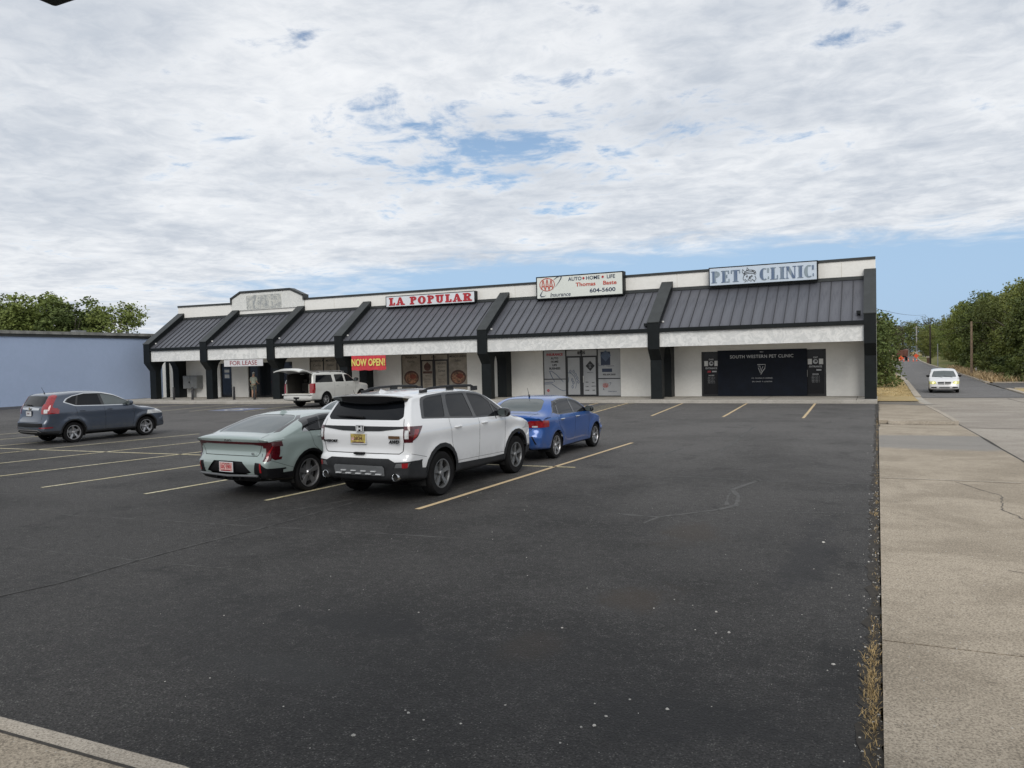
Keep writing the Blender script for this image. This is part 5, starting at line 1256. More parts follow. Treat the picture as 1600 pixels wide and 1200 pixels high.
# ---- sage green fastback sedan ------------------------------------------------
def fastback():
    e = empty('parked_sedan', 'sage green fastback sedan with full width red lamp bar and red plate', 'car')
    R, xr, xf = .345, 1.13, 3.84
    W = widthlaw(.925, 1.10, .50, .7, 3.9, 4.71, .05, .14, .98, [(xr, R, .46, .022), (xf, R, .46, .02)], .36, .05, .014)
    def rad(x, z, n):
        if n.y > .6: return .10 if x < .35 else (.16 if z > 1.2 else .15)
        if n.y < -.5: return .1
        return .16 if n.x < 0 else .38
    rear = [(.22, .28), (.08, .33), (.03, .42), (.0, .52), (.0, .66), (.05, .74), (.085, .82), (.07, .92), (.035, .99), (.01, 1.075)]
    top_ = [(.01, 1.075), (.10, 1.105), (.34, 1.14), (.75, 1.27), (1.2, 1.395), (1.7, 1.455), (2.2, 1.45), (2.65, 1.36), (3.1, 1.16), (3.45, 1.03), (3.75, .98), (4.2, .88), (4.5, .78), (4.62, .70)]
    front = [(4.62, .70), (4.69, .60), (4.71, .5), (4.69, .35), (4.6, .25)]
    bottom = [(4.6, .25), (4.2, .22), (3.2, .22), (1.6, .23), (.7, .24), (.22, .28)]
    P_ = M_teal; bd = ('body', 'front_door', 'rear_door', 'bumper')
    reg = [('front_door', 'side', [(2.42, .3), (3.35, .3), (3.40, .7), (3.35, 1.1), (2.5, 1.5), (2.34, 1.5)], {}, ('front_door', P_, 0, True, None)),
        ('rear_door', 'side', [(1.60, .3), (2.42, .3), (2.34, 1.5), (1.2, 1.45), (1.14, 1.1), (1.22, .82), (1.5, .6)], {}, ('rear_door', P_, 0, True, None)),
        ('boot_lid', 'rear', [(-.1, .76), (.66, .76), (.74, .86), (.76, 1.2), (-.1, 1.2)], {'thr': .05, 'cond': lambda q: q.x < .33}, ('boot_lid', P_, 0, False, None)),
        ('bumper', 'rear', [(-.1, .2), (1.2, .2), (1.2, .66), (.8, .74), (.66, .75), (-.1, .75)], {'thr': -.2, 'cond': lambda q: q.x < .66}, ('bumper', P_, 0, False, None)),
        ('lower_trim', 'rear', [(-.1, .2), (1.2, .2), (1.2, .44), (.5, .43), (.42, .45), (-.1, .45)], {'thr': -.9, 'cond': lambda q: q.x < .7}, ('lower_trim', M_trimd, .006, False, None)),
        ('plate_recess', 'rear', [(-.1, .44), (.42, .44), (.56, .47), (.36, .66), (-.1, .665)], {'thr': .3}, ('plate_recess', M_trimd, -.03, False, None)),
        ('corner_vent', 'rear', [(.62, .44), (1.2, .38), (1.2, .42), (.94, .48), (.82, .58), (.76, .64), (.66, .65)], {'thr': -.2, 'cond': lambda q: q.x < .5}, ('corner_vent', M_trimd, -.004, True, None)),
        ('corner_vent', 'side', [(-.1, .34), (.60, .34), (.50, .39), (.25, .44), (.05, .52), (-.1, .54)], {'thr': .2, 'cond': lambda q: q.x < .7}, None),
        ('reflector', 'rear', [(.74, .47), (.775, .47), (.775, .64), (.75, .64)], {'thr': .0}, ('reflector', M_lampr, .004, True, None)),
        ('sill_trim', 'side', [(1.3, .15), (3.6, .15), (3.6, .32), (1.3, .34)], {'thr': -.9}, ('sill_trim', M_trimd, .004, True, None)),
        ('lamp_bar', 'rear', [(-.1, .965), (.6, .965), (.74, .955), (.9, .92), (1.2, .92), (1.2, 1.005), (-.1, 1.005)], {'thr': .1, 'cond': lambda q: q.x < .4}, ('lamp_bar', M_lampd, .004, False, None)),
        ('tail_light', 'rear', [(.895, .68), (1.2, .68), (1.2, 1.005), (.60, 1.005), (.60, .965), (.87, .93)], {'thr': .05, 'cond': lambda q: q.x < .4}, ('tail_light', M_lampd, .005, True, None)),
        ('tail_light', 'side', [(.02, .68), (.13, .66), (.19, .70), (.30, .99), (.28, 1.005), (-.1, 1.005), (-.1, .94), (.06, .93)], {'thr': .05, 'cond': lambda q: q.y > .8}, None),
        ('brake_lamp', 'side', [(.12, .72), (.145, .73), (.22, .93), (.195, .93)], {'thr': .1, 'only': ('tail_light',)}, ('brake_lamp', M_lampr, .006, True, None)),
        ('rear_window', 'top', rp([(.36, -.4), (.36, .62), (.50, .70), (1.05, .60), (1.24, .46), (1.28, -.4)], [0, .05, .08, .05, .1, 0]), {'thr': .3, 'cond': lambda q: q.x < 1.5 and q.z > 1.1}, ('rear_window', M_lglass, -.004, False, None)),
        ('rear_trim', 'top', [(.42, .70), (.52, .78), (1.15, .66), (1.3, .52), (1.24, .48), (1.04, .62)], {'thr': .2, 'cond': lambda q: q.x < 1.5 and q.z > 1.1, 'only': ('body',)}, ('window_trim', M_gloss, 0, True, None)),
        ('side_trim', 'side', rp([(.93, 1.125), (3.35, 1.055), (3.0, 1.19), (2.6, 1.33), (2.2, 1.405), (1.6, 1.41), (1.15, 1.36), (1.02, 1.31)], .02, 2), {'thr': .2}, ('window_trim', M_gloss, -.001, True, None)),
        ('door_window', 'side', rp([(1.08, 1.15), (1.40, 1.135), (2.26, 1.115), (2.20, 1.385), (1.6, 1.385), (1.18, 1.33)], .03, 2), {'thr': .2}, G('rear_door_window')),
        ('pillar', 'side', [(1.38, 1.1), (1.42, 1.1), (1.50, 1.4), (1.46, 1.4)], {'thr': .2, 'only': ('door_window',)}, ('window_divider', M_gloss, -.003, True, None)),
        ('front_window', 'side', rp([(2.34, 1.11), (3.15, 1.09), (2.9, 1.20), (2.55, 1.32), (2.26, 1.38)], .03, 2), {'thr': .2}, G('front_door_window')),
        ('quarter_panel', 'side', [(.93, 1.12), (1.10, 1.115), (1.02, 1.19)], {'thr': .2}, ('quarter_panel', M_silv, .002, True, None)),
        ('windscreen', 'top', [(2.6, -.1), (3.38, -.1), (3.34, .4), (3.2, .66), (2.6, .56)], {'thr': .2, 'cond': lambda q: q.z > 1.05}, G('windscreen', M_lglass, -.004, False)),
        ('grille', 'front', [(-.1, .4), (.7, .42), (.7, .55), (-.1, .55)], {}, G('grille', M_trimd, -.01, False)), ('headlight', 'front', [(.6, .58), (1.1, .5), (1.1, .72), (.6, .68)], {'thr': .1}, G('headlight', M_lampc, 0))]
    sp = dict(R=R, xr=xr, xf=xf, Ra=.41, W=W, rad=rad, rear=rear, top=top_, front=front, bottom=bottom, regions=reg, lip=(.05, M_trimd), tw=.225, wheel=(M_alu, 5, .76, 'split'),
        seams=doorseams([(1.5, .62), (1.22, .85), (1.12, 1.12)], [(2.42, .34), (2.42, .8), (2.32, 1.12)], [(3.36, .34), (3.41, .8), (3.34, 1.06)], 0, 0)+[('rear', [(0, .757), (.66, .757), (.70, .81), (.76, .96)], .011, ('boot_lid', 'bumper', 'body')), ('rear', [(.76, 1.005), (.74, 1.09)], .010, ('boot_lid', 'body')), ('top', [(.10, .76), (.34, .70)], .010, ('boot_lid', 'body')), ('side', [(.12, .70), (.70, .50)], .006, ('bumper', 'body'))])
    generic(e, P_, sp)
    shark(e, 1.30, 1.405, P_)
    mirror(e, 3.0, .90, 1.07, P_, 1.0)
    for sg in (-1, 1):
        b = MB(); b.tube([(1.30, sg*(W(1.30, 1.0)+.002), 1.015), (1.52, sg*(W(1.5, 1.0)+.004), 1.01)], .013, 6); b.build('door_handle', P_, e)
    plate(e, -.005, .03, .555, M_plr, 'LK 190', 'OKLAHOMA', pm('plate_red_ink', (.40, .03, .04), .5), M_lampr, 0, frame=M_plw, h=.15)
    rtext('KIA', .075, M_chrome, e, .02, .0, 1.04, bold=.002, sx=1.5)
    b = MB(); b.tube([(.02, -.72, .42), (-.01, 0, .40), (.02, .72, .42)], .022, 8); b.build('diffuser_lip', M_skid, e, smooth=True)
    for y in (-.3, -.1, .1, .3): MB().box(-.0, .12, y-.008, y+.008, .33, .40).build('diffuser_fin', M_trimd, e)
    rtext('K4', .05, M_chrome, e, .06, -.58, .80, bold=.002)
    return e
car = fastback(); finish_car(car, -10.53, 10.32, math.radians(-4))

# ---- compact three-box sedan, blue and silver -----------------------------------
def compact(label, P_):
    e = empty('parked_sedan', label, 'car')
    R, xr, xf = .315, 1.02, 3.58
    W = widthlaw(.865, 1.02, .46, .7, 3.6, 4.38, .07, .16, .90, [(xr, R, .42, .02), (xf, R, .42, .02)], .34, .04, .013)
    def rad(x, z, n):
        if n.y > .6: return .12 if z < 1.15 else .15
        if n.y < -.5: return .1
        return .26 if n.x < 0 else .38
    rear = [(.22, .26), (.08, .30), (.03, .40), (.0, .50), (.0, .62), (.05, .70), (.09, .78), (.07, .90), (.04, 1.0), (.03, 1.06)]
    top_ = [(.03, 1.06), (.14, 1.09), (.45, 1.11), (.6, 1.15), (.9, 1.32), (1.2, 1.42), (1.7, 1.455), (2.2, 1.44), (2.6, 1.33), (2.95, 1.14), (3.2, 1.02), (3.4, .97), (3.9, .87), (4.2, .76), (4.3, .69)]
    front = [(4.3, .69), (4.36, .6), (4.38, .5), (4.36, .34), (4.28, .24)]
    bottom = [(4.28, .24), (3.9, .20), (3.0, .20), (1.5, .20), (.7, .22), (.22, .26)]
    reg = [('front_door', 'side', [(2.12, .28), (3.02, .28), (3.08, .7), (3.02, 1.05), (2.3, 1.5), (2.06, 1.5)], {}, ('front_door', P_, 0, True, None)),
        ('rear_door', 'side', [(1.40, .28), (2.12, .28), (2.06, 1.5), (1.2, 1.45), (1.05, 1.05), (1.12, .75), (1.35, .55)], {}, ('rear_door', P_, 0, True, None)),
        ('boot_lid', 'rear', [(-.1, .70), (.52, .70), (.62, .78), (.66, 1.2), (-.1, 1.2)], {'thr': .0, 'cond': lambda q: q.x < .5}, ('boot_lid', P_, 0, False, None)),
        ('bumper', 'rear', [(-.1, .2), (1.2, .2), (1.2, .72), (.53, .69), (-.1, .69)], {'thr': -.2, 'cond': lambda q: q.x < .62}, ('bumper', P_, 0, False, None)),
        ('lower_trim', 'rear', [(-.1, .2), (.62, .2), (.56, .36), (-.1, .38)], {'thr': -.5, 'cond': lambda q: q.x < .4}, ('lower_trim', M_trimd, .003, False, None)),
        ('chrome_strip', 'rear', [(-.1, .585), (.56, .585), (.62, .60), (.56, .61), (-.1, .61)], {'thr': .1}, ('chrome_strip', M_chrome, .006, False, None)),
        ('corner_vent', 'rear', [(.70, .42), (.735, .42), (.66, .60), (.62, .61)], {'thr': .0, 'cond': lambda q: q.x < .5}, ('corner_vent', M_trimd, -.004, True, None)),
        ('tail_light', 'rear', [(.36, .86), (.56, .80), (1.2, .79), (1.2, .955), (.36, .935)], {'thr': .05, 'cond': lambda q: q.x < .5}, ('tail_light', M_lampr, .005, True, None)),
        ('tail_light', 'side', [(-.1, .79), (.14, .80), (.24, .83), (.42, .95), (.3, .958), (-.1, .955)], {'thr': .05, 'cond': lambda q: q.y > .6}, None),
        ('reverse_lamp', 'rear', [(.62, .805), (.74, .805), (.74, .84), (.62, .84)], {'thr': .05, 'only': ('tail_light',)}, ('reverse_lamp', M_lampc, .006, True, None)),
        ('rear_window', 'top', rp([(.56, -.4), (.56, .52), (.68, .60), (1.02, .53), (1.13, .42), (1.15, -.4)], [0, .05, .06, .05, .08, 0]), {'thr': .2, 'cond': lambda q: q.x < 1.5 and q.z > 1.1}, ('rear_window', M_lglass, -.004, False, None)),
        ('side_trim', 'side', rp([(.76, 1.10), (1.1, 1.03), (3.0, 1.0), (2.8, 1.10), (2.45, 1.30), (2.1, 1.385), (1.5, 1.40), (1.1, 1.35), (.90, 1.24)], .03, 2), {'thr': .2}, ('window_trim', M_gloss, -.001, True, None)),
        ('quarter_window', 'side', rp([(.84, 1.11), (1.06, 1.06), (1.16, 1.34), (1.0, 1.27)], .02, 2), {'thr': .2}, G('quarter_window')),
        ('door_window', 'side', rp([(1.12, 1.05), (2.00, 1.035), (1.94, 1.37), (1.5, 1.375), (1.22, 1.35)], .03, 2), {'thr': .2}, G('rear_door_window')),
        ('front_window', 'side', rp([(2.08, 1.03), (2.88, 1.02), (2.7, 1.13), (2.4, 1.29), (2.02, 1.365)], .03, 2), {'thr': .2}, G('front_door_window')),
        ('windscreen', 'top', [(2.5, -.1), (3.18, -.1), (3.14, .4), (3.0, .60), (2.45, .52)], {'thr': .2, 'cond': lambda q: q.z > 1.02}, G('windscreen', M_lglass, -.004, False)),
        ('headlight', 'front', [(.5, .60), (1.1, .62), (1.1, .74), (.5, .70)], {'thr': .1}, G('headlight', M_lampc, 0)), ('grille', 'front', [(-.1, .3), (.6, .3), (.5, .6), (-.1, .62)], {}, G('grille', M_trimd, -.01, False))]
    sp = dict(R=R, xr=xr, xf=xf, Ra=.365, W=W, rad=rad, rear=rear, top=top_, front=front, bottom=bottom, regions=reg, tw=.19, wheel=(M_alu, 6, .72, 'plain'), nu=56, nv=20,
        seams=doorseams([(1.36, .58), (1.12, .78), (1.04, 1.03)], [(2.12, .3), (2.12, .8), (2.04, 1.03)], [(3.03, .3), (3.08, .7), (3.02, 1.0)], 0, 0)+[('rear', [(0, .697), (.52, .697), (.60, .76), (.64, .80)], .01, ('boot_lid', 'bumper', 'body')), ('top', [(.08, .60), (.5, .60)], .009, ('boot_lid', 'body'))])
    generic(e, P_, sp)
    mirror(e, 2.86, .84, 1.0, M_gloss, .95); handle(e, W, (1.28, 2.22), .915, M_chrome, .17); whip(e, 1.32, 1.44)
    return e
M_sun = None
car = compact('small bright blue sedan parked ahead of the white sport utility car', M_bluep); finish_car(car, -7.72, 15.95, math.radians(-1.5))
car = compact('silver sedan whose rear glass shows between the green sedan and the white car', M_silv); finish_car(car, -12.45, 15.3, math.radians(-4))

# ---- slate blue crossover -----------------------------------------------------
def slate():
    e = empty('parked_suv', 'dark slate blue crossover with tall red pillar lamps near the blue wall', 'car')
    R, xr, xf = .335, 1.06, 3.68
    W = widthlaw(.905, 1.15, .42, .7, 3.8, 4.56, .10, .15, .98, [(xr, R, .45, .022), (xf, R, .45, .02)], .38, .04, .014)
    def rad(x, z, n):
        if n.y > .7: return .14
        if n.y < -.5: return .1
        return .26 if n.x < 0 else .38
    rear = [(.24, .30), (.08, .34), (.02, .42), (.0, .54), (.01, .72), (.07, .80), (.12, .95), (.13, 1.1), (.17, 1.2), (.32, 1.45), (.40, 1.56)]
    top_ = [(.40, 1.56), (.50, 1.60), (.9, 1.645), (1.5, 1.665), (2.1, 1.64), (2.6, 1.53), (3.0, 1.33), (3.3, 1.15), (3.5, 1.08), (3.9, 1.03), (4.25, .93), (4.42, .84)]
    front = [(4.42, .84), (4.53, .72), (4.56, .58), (4.55, .4), (4.45, .28)]
    bottom = [(4.45, .28), (4.1, .25), (3.1, .25), (1.6, .25), (.7, .26), (.24, .30)]
    P_ = M_slate
    reg = [('front_door', 'side', [(2.16, .34), (3.12, .34), (3.22, .7), (3.15, 1.2), (2.4, 1.65), (2.10, 1.66)], {}, ('front_door', P_, 0, True, None)),
        ('rear_door', 'side', [(1.45, .34), (2.16, .34), (2.10, 1.66), (1.2, 1.6), (1.12, 1.15), (1.2, .82), (1.4, .6)], {}, ('rear_door', P_, 0, True, None)),
        ('tailgate', 'rear', [(-.1, .72), (.58, .72), (.66, .8), (.66, 1.2), (.6, 1.6), (-.1, 1.62)], {'thr': .2}, ('tailgate', P_, 0, False, None)),
        ('bumper', 'rear', [(-.1, .2), (1.2, .2), (1.2, .72), (-.1, .72)], {'thr': -.2, 'cond': lambda q: q.x < .6}, ('bumper', P_, 0, False, None)),
        ('lower_trim', 'rear', [(-.1, .2), (1.1, .2), (1.1, .40), (.6, .46), (-.1, .46)], {'thr': -.5, 'cond': lambda q: q.x < .6}, ('lower_trim', M_trim, .004, False, None)),
        ('dark_band', 'rear', [(-.1, .56), (.74, .57), (.78, .60), (.76, .69), (-.1, .70)], {'thr': .1}, ('dark_band', M_trimd, -.002, False, None)),
        ('chrome_strip', 'rear', [(-.1, .455), (.55, .455), (.72, .40), (.72, .42), (.58, .485), (-.1, .485)], {'thr': .1}, ('chrome_strip', M_alu, .008, False, None)),
        ('chrome_strip', 'rear', [(-.1, .39), (.5, .39), (.56, .40), (.52, .42), (-.1, .42)], {'thr': .1}, None),
        ('reflector', 'rear', [(.66, .525), (.95, .53), (.95, .56), (.66, .555)], {'thr': .0, 'cond': lambda q: q.x < .4}, ('reflector', M_lampr, .006, True, None)),
        ('sill_trim', 'side', [(1.2, .15), (3.6, .15), (3.6, .36), (1.2, .38)], {'thr': -.9}, ('sill_trim', M_trim, .004, True, None)),
        ('plate_garnish', 'rear', [(-.1, 1.10), (.50, 1.10), (.52, 1.16), (-.1, 1.20)], {'thr': .2}, ('plate_garnish', M_chrome, .012, False, None)),
        ('tail_light', 'rear', [(.62, .98), (1.2, .98), (1.2, 1.14), (.82, 1.16), (.80, 1.3), (.74, 1.56), (.66, 1.58), (.68, 1.3), (.66, 1.16)], {'thr': .05, 'cond': lambda q: q.x < .62}, ('tail_light', M_lampr, .006, True, None)),
        ('tail_light', 'side', [(-.1, .98), (.32, 1.0), (.56, 1.04), (.60, 1.07), (.38, 1.20), (.44, 1.3), (.62, 1.54), (.56, 1.58), (.40, 1.56), (.28, 1.3), (-.1, 1.2)], {'thr': .05, 'cond': lambda q: q.y > .62}, None),
        ('reverse_lamp', 'rear', [(.72, 1.0), (.84, 1.0), (.84, 1.12), (.72, 1.12)], {'thr': .1, 'only': ('tail_light',)}, ('reverse_lamp', M_lampc, .007, True, None)),
        ('rear_window', 'rear', rp([(-.3, 1.215), (.56, 1.215), (.62, 1.26), (.60, 1.50), (.54, 1.535), (-.3, 1.545)], [0, .02, .05, .04, .03, 0]), {'thr': .1}, ('rear_window', M_tint, -.004, False, None)),
        ('chrome_line', 'side', rp([(.74, 1.33), (1.12, 1.185), (2.1, 1.15), (3.28, 1.125), (3.0, 1.29), (2.55, 1.50), (2.1, 1.595), (1.5, 1.605), (1.08, 1.53), (.86, 1.44)], .03, 2), {'thr': .2}, ('chrome_window_line', M_chrome, .003, True, None)),
        ('side_trim', 'side', rp([(.80, 1.335), (1.14, 1.21), (2.1, 1.175), (3.2, 1.15), (2.96, 1.28), (2.53, 1.475), (2.1, 1.57), (1.5, 1.58), (1.1, 1.51), (.90, 1.43)], .03, 2), {'thr': .2}, ('window_trim', M_gloss, -.001, True, None)),
        ('quarter_window', 'side', rp([(.86, 1.34), (1.12, 1.23), (1.24, 1.525), (1.10, 1.49), (.94, 1.42)], .02, 2), {'thr': .2}, G('quarter_window')),
        ('door_window', 'side', rp([(1.18, 1.21), (2.02, 1.185), (1.96, 1.56), (1.5, 1.565), (1.30, 1.54)], .03, 2), {'thr': .2}, G('rear_door_window')),
        ('front_window', 'side', rp([(2.12, 1.18), (3.08, 1.16), (2.90, 1.29), (2.50, 1.465), (2.06, 1.555)], .03, 2), {'thr': .2}, G('front_door_window', M_lglass)),
        ('windscreen', 'top', [(2.55, -.1), (3.3, -.1), (3.26, .4), (3.1, .64), (2.5, .56)], {'thr': .2, 'cond': lambda q: q.z > 1.12}, G('windscreen', M_lglass, -.004, False)),
        ('headlight', 'front', [(.5, .76), (1.1, .78), (1.1, .92), (.5, .86)], {'thr': .0}, G('headlight', M_lampc, 0)), ('headlight', 'side', [(4.0, .86), (4.5, .74), (4.6, .9), (4.1, .98)], {'thr': .1}, None), ('grille', 'front', [(-.1, .4), (.6, .4), (.6, .8), (-.1, .82)], {}, G('grille', M_trimd, -.01, False))]
    sp = dict(R=R, xr=xr, xf=xf, Ra=.40, W=W, rad=rad, rear=rear, top=top_, front=front, bottom=bottom, regions=reg, lip=(.045, M_trim), tw=.22, wheel=(M_alu, 5, .70, 'swirl'),
        seams=doorseams([(1.42, .62), (1.2, .85), (1.12, 1.18)], [(2.16, .38), (2.16, .8), (2.09, 1.15)], [(3.14, .38), (3.22, .75), (3.16, 1.13)], 0, 0)+[('rear', [(0, .722), (.58, .722), (.66, .80), (.66, .98)], .011, ('tailgate', 'bumper', 'body'))])
    generic(e, P_, sp); whip(e, .62, 1.60)
    mirror(e, 3.0, .88, 1.13, P_, 1.05); handle(e, W, (1.34, 2.30), 1.03, P_, .19); wiper(e, (0, 1.25), (.38, 1.27), lambda z: pw([(1.2, .17), (1.45, .32)], z))
    plate(e, .108, .05, .99, M_plw, '74N 1', '', M_txd, M_txd, 0, frame=M_trimd, h=.15); MB().lathe([(.05, -.01), (.05, -.03)], (.13, 0, 1.15), 'x', 14).build('badge', M_chrome, e)
    return e
car = slate(); finish_car(car, -24.68, 15.80, math.radians(-7)); car.scale = (.965, 1, 1)

# ---- long white wagon with its liftgate up -------------------------------------------
def wagon():
    e = empty('parked_suv', 'long off-white sport utility wagon with its rear liftgate raised', 'car')
    R, xr, xf = .40, 1.36, 4.66
    W = widthlaw(1.0, 1.33, .30, .5, 4.8, 5.65, .03, .10, 1.05, [(xr, R, .52, .03), (xf, R, .52, .03)], .42, .02, .016)
    def rad(x, z, n):
        if n.y > .7: return .14
        if n.y < -.5: return .12
        return .14 if n.x < 0 else .30
    rear = [(.2, .38), (.04, .40), (.0, .48), (.0, .62), (.04, .70), (.10, .78), (.13, 1.1), (.16, 1.35), (.26, 1.7), (.32, 1.85)]
    top_ = [(.32, 1.85), (.42, 1.915), (.9, 1.945), (2, 1.955), (3.1, 1.93), (3.5, 1.85), (3.9, 1.62), (4.2, 1.42), (4.4, 1.34), (4.9, 1.28), (5.4, 1.20), (5.52, 1.12)]
    front = [(5.52, 1.12), (5.60, .95), (5.62, .7), (5.64, .55), (5.6, .36)]
    bottom = [(5.6, .36), (5.2, .34), (4, .34), (2, .34), (.8, .36), (.2, .38)]
    P_ = M_ivory
    reg = [('front_door', 'side', [(3.15, .44), (4.0, .44), (4.12, .8), (4.1, 1.4), (3.5, 1.9), (3.1, 1.9)], {}, ('front_door', P_, 0, True, None)),
        ('rear_door', 'side', [(2.15, .44), (3.15, .44), (3.1, 1.9), (2.1, 1.9), (2.05, 1.2), (2.1, .9)], {}, ('rear_door', P_, 0, True, None)),
        ('bumper', 'rear', [(-.1, .2), (1.2, .2), (1.2, .76), (-.1, .76)], {'thr': -.2, 'cond': lambda q: q.x < .8}, ('bumper', P_, 0, False, None)),
        ('_hole', 'rear', [(-.1, .78), (.76, .78), (.80, .84), (.78, 1.4), (.70, 1.84), (-.1, 1.86)], {'thr': .1, 'cond': lambda q: q.x < .5}, None),
        ('opening_frame', 'rear', [(.70, .76), (.86, .80), (.88, 1.4), (.80, 1.90), (-.1, 1.93), (-.1, 1.86), (.70, 1.84)], {'thr': .05, 'cond': lambda q: q.x < .5, 'only': ('body',)}, ('opening_frame', M_trimd, -.002, False, None)),
        ('tail_light', 'rear', [(.84, .80), (1.2, .80), (1.2, 1.34), (.86, 1.34)], {'thr': .02, 'cond': lambda q: q.x < .5}, ('tail_light', M_lampr, .008, True, None)),
        ('tail_light', 'side', [(-.1, .80), (.26, .82), (.30, 1.32), (-.1, 1.34)], {'thr': .02, 'cond': lambda q: q.y > .8}, None),
        ('hitch_recess', 'rear', [(-.1, .50), (.18, .50), (.20, .60), (-.1, .60)], {'thr': .3}, ('hitch_recess', M_trimd, -.02, False, None)),
        ('cargo_window', 'side', rp([(.42, 1.38), (1.98, 1.37), (1.96, 1.78), (.62, 1.79)], .05, 2), {'thr': .2}, G('cargo_window')),
        ('door_window', 'side', rp([(2.22, 1.37), (3.02, 1.36), (3.00, 1.79), (2.22, 1.79)], .06, 2), {'thr': .2}, G('rear_door_window')),
        ('front_window', 'side', rp([(3.16, 1.36), (4.05, 1.36), (3.86, 1.52), (3.50, 1.76), (3.16, 1.78)], .06, 2), {'thr': .2}, G('front_door_window')),
        ('windscreen', 'top', [(3.45, -.1), (4.2, -.1), (4.16, .5), (4.05, .80), (3.5, .72)], {'thr': .2, 'cond': lambda q: q.z > 1.38}, G('windscreen', M_lglass, -.004, False)),
        ('headlight', 'front', [(.6, .8), (1.1, .8), (1.1, 1.08), (.6, 1.05)], {'thr': .0}, G('headlight', M_lampc, 0)), ('grille', 'front', [(-.1, .7), (.6, .7), (.6, 1.05), (-.1, 1.05)], {}, G('grille', M_trimd, -.01, False))]
    sp = dict(R=R, xr=xr, xf=xf, Ra=.48, W=W, rad=rad, rear=rear, top=top_, front=front, bottom=bottom, regions=reg, tw=.26, wheel=(M_alu, 5, .62, 'plain'), nu=60, nv=20,
        seams=doorseams([(2.1, .46), (2.12, .9), (2.10, 1.36)], [(3.12, .46), (3.1, 1.36)], [(4.02, .46), (4.12, .9), (4.08, 1.36)], 0, 0))
    generic(e, P_, sp)
    # what the open back shows: lining, load floor, seat back, roof lamp
    M_lin = pm('cargo_lining', (.05, .045, .038), .9, var=.2); M_bei = pm('beige_trim', (.34, .32, .27), .8, var=.1)
    b = MB(); b.box(.3, 1.9, -.78, .78, .70, .78); b.box(.2, 1.9, -.80, -.76, .78, 1.84); b.box(.2, 1.9, .76, .80, .78, 1.84); b.box(.35, 1.9, -.75, .75, 1.86, 1.88); b.box(1.9, 1.94, -.8, .8, .7, 1.88)
    b.build('cargo_lining', M_lin, e)
    MB().box(1.35, 1.55, -.72, .72, .78, 1.35).build('seat_back', M_lin, e, bevel=.04)
    for y in (-.5, .5): MB().box(1.40, 1.52, y-.13, y+.13, 1.37, 1.56).build('headrest', M_lin, e, bevel=.03)
    b = MB(); b.box(.10, .26, -.76, .76, .765, .80); b.box(.12, .2, -.80, -.755, .78, 1.3); b.box(.12, .2, .755, .80, .78, 1.3); b.build('sill_trim', M_bei, e)
    MB().box(.5, .62, -.1, .1, 1.83, 1.86).build('roof_lamp', M_lampw, e)
    MB().box(-.01, .16, -.98, .98, .70, .765).build('bumper_step', P_, e, bevel=.01); MB().box(-.05, .1, -.04, .04, .42, .50).build('hitch', M_trimd, e)
    # liftgate: curved slab hinged at the roof's rear edge
    b = MB(); n = 8; m_ = 10; V = []
    for lay in (0, 1):
        for i in range(n+1):
            t = i/n; x = .42-1.22*t; z = 1.965+.30*math.sin(t*PI*.62)-.12*t*t-lay*(.055+.03*math.sin(PI*t))
            for j in range(m_+1):
                s_ = -1+2*j/m_; V.append((x+.05*s_*s_, s_*(.78+.10*t)*(1-.0*lay), z-.10*abs(s_)**3))
    k = (n+1)*(m_+1); F = []
    for i in range(n):
        for j in range(m_):
            a = i*(m_+1)+j; F.append((a, a+1, a+m_+2, a+m_+1)); F.append((k+a, k+a+m_+1, k+a+m_+2, k+a+1))
    for i in range(n):
        for j in (0, m_): a = i*(m_+1)+j; F.append((a, a+m_+1, k+a+m_+1, k+a))
    for j in range(m_):
        for i in (0, n): a = i*(m_+1)+j; F.append((a, a+1, k+a+1, k+a))
    b.add(V, F); lg = b.build('liftgate', P_, e, smooth=True)
    b = MB(); V = []
    for i in range(1, 5):
        t = i/n*.9; x = .42-1.22*t; z = 1.967+.30*math.sin(t*PI*.62)-.12*t*t+.006
        for j in range(1, m_):
            s_ = -1+2*j/m_; V.append((x+.05*s_*s_, s_*(.78+.10*t), z-.10*abs(s_)**3))
    w_ = m_-1; b.add(V, [(i*w_+j, i*w_+j+1, (i+1)*w_+j+1, (i+1)*w_+j) for i in range(3) for j in range(w_-1)]); b.build('liftgate_window', M_tint, lg, smooth=True)
    MB().box(-.50, -.46, -.18, .18, 2.16, 2.175).build('plate_recess', M_trimd, lg)
    for sg in (-1, 1): b = MB(); b.tube([(.28, sg*.79, 1.45), (-.1, sg*.80, 1.98)], .014, 6); b.build('gas_strut', M_trimd, e)
    rail(e, .9, 3.3, .72, 1.93, M_alu, .05, .018, .01); mirror(e, 4.0, .98, 1.38, M_trimd, 1.2); handle(e, W, (2.35, 3.28), 1.18, P_, .2)
    return e
car = wagon(); finish_car(car, -28.9, 33.45, math.radians(1))

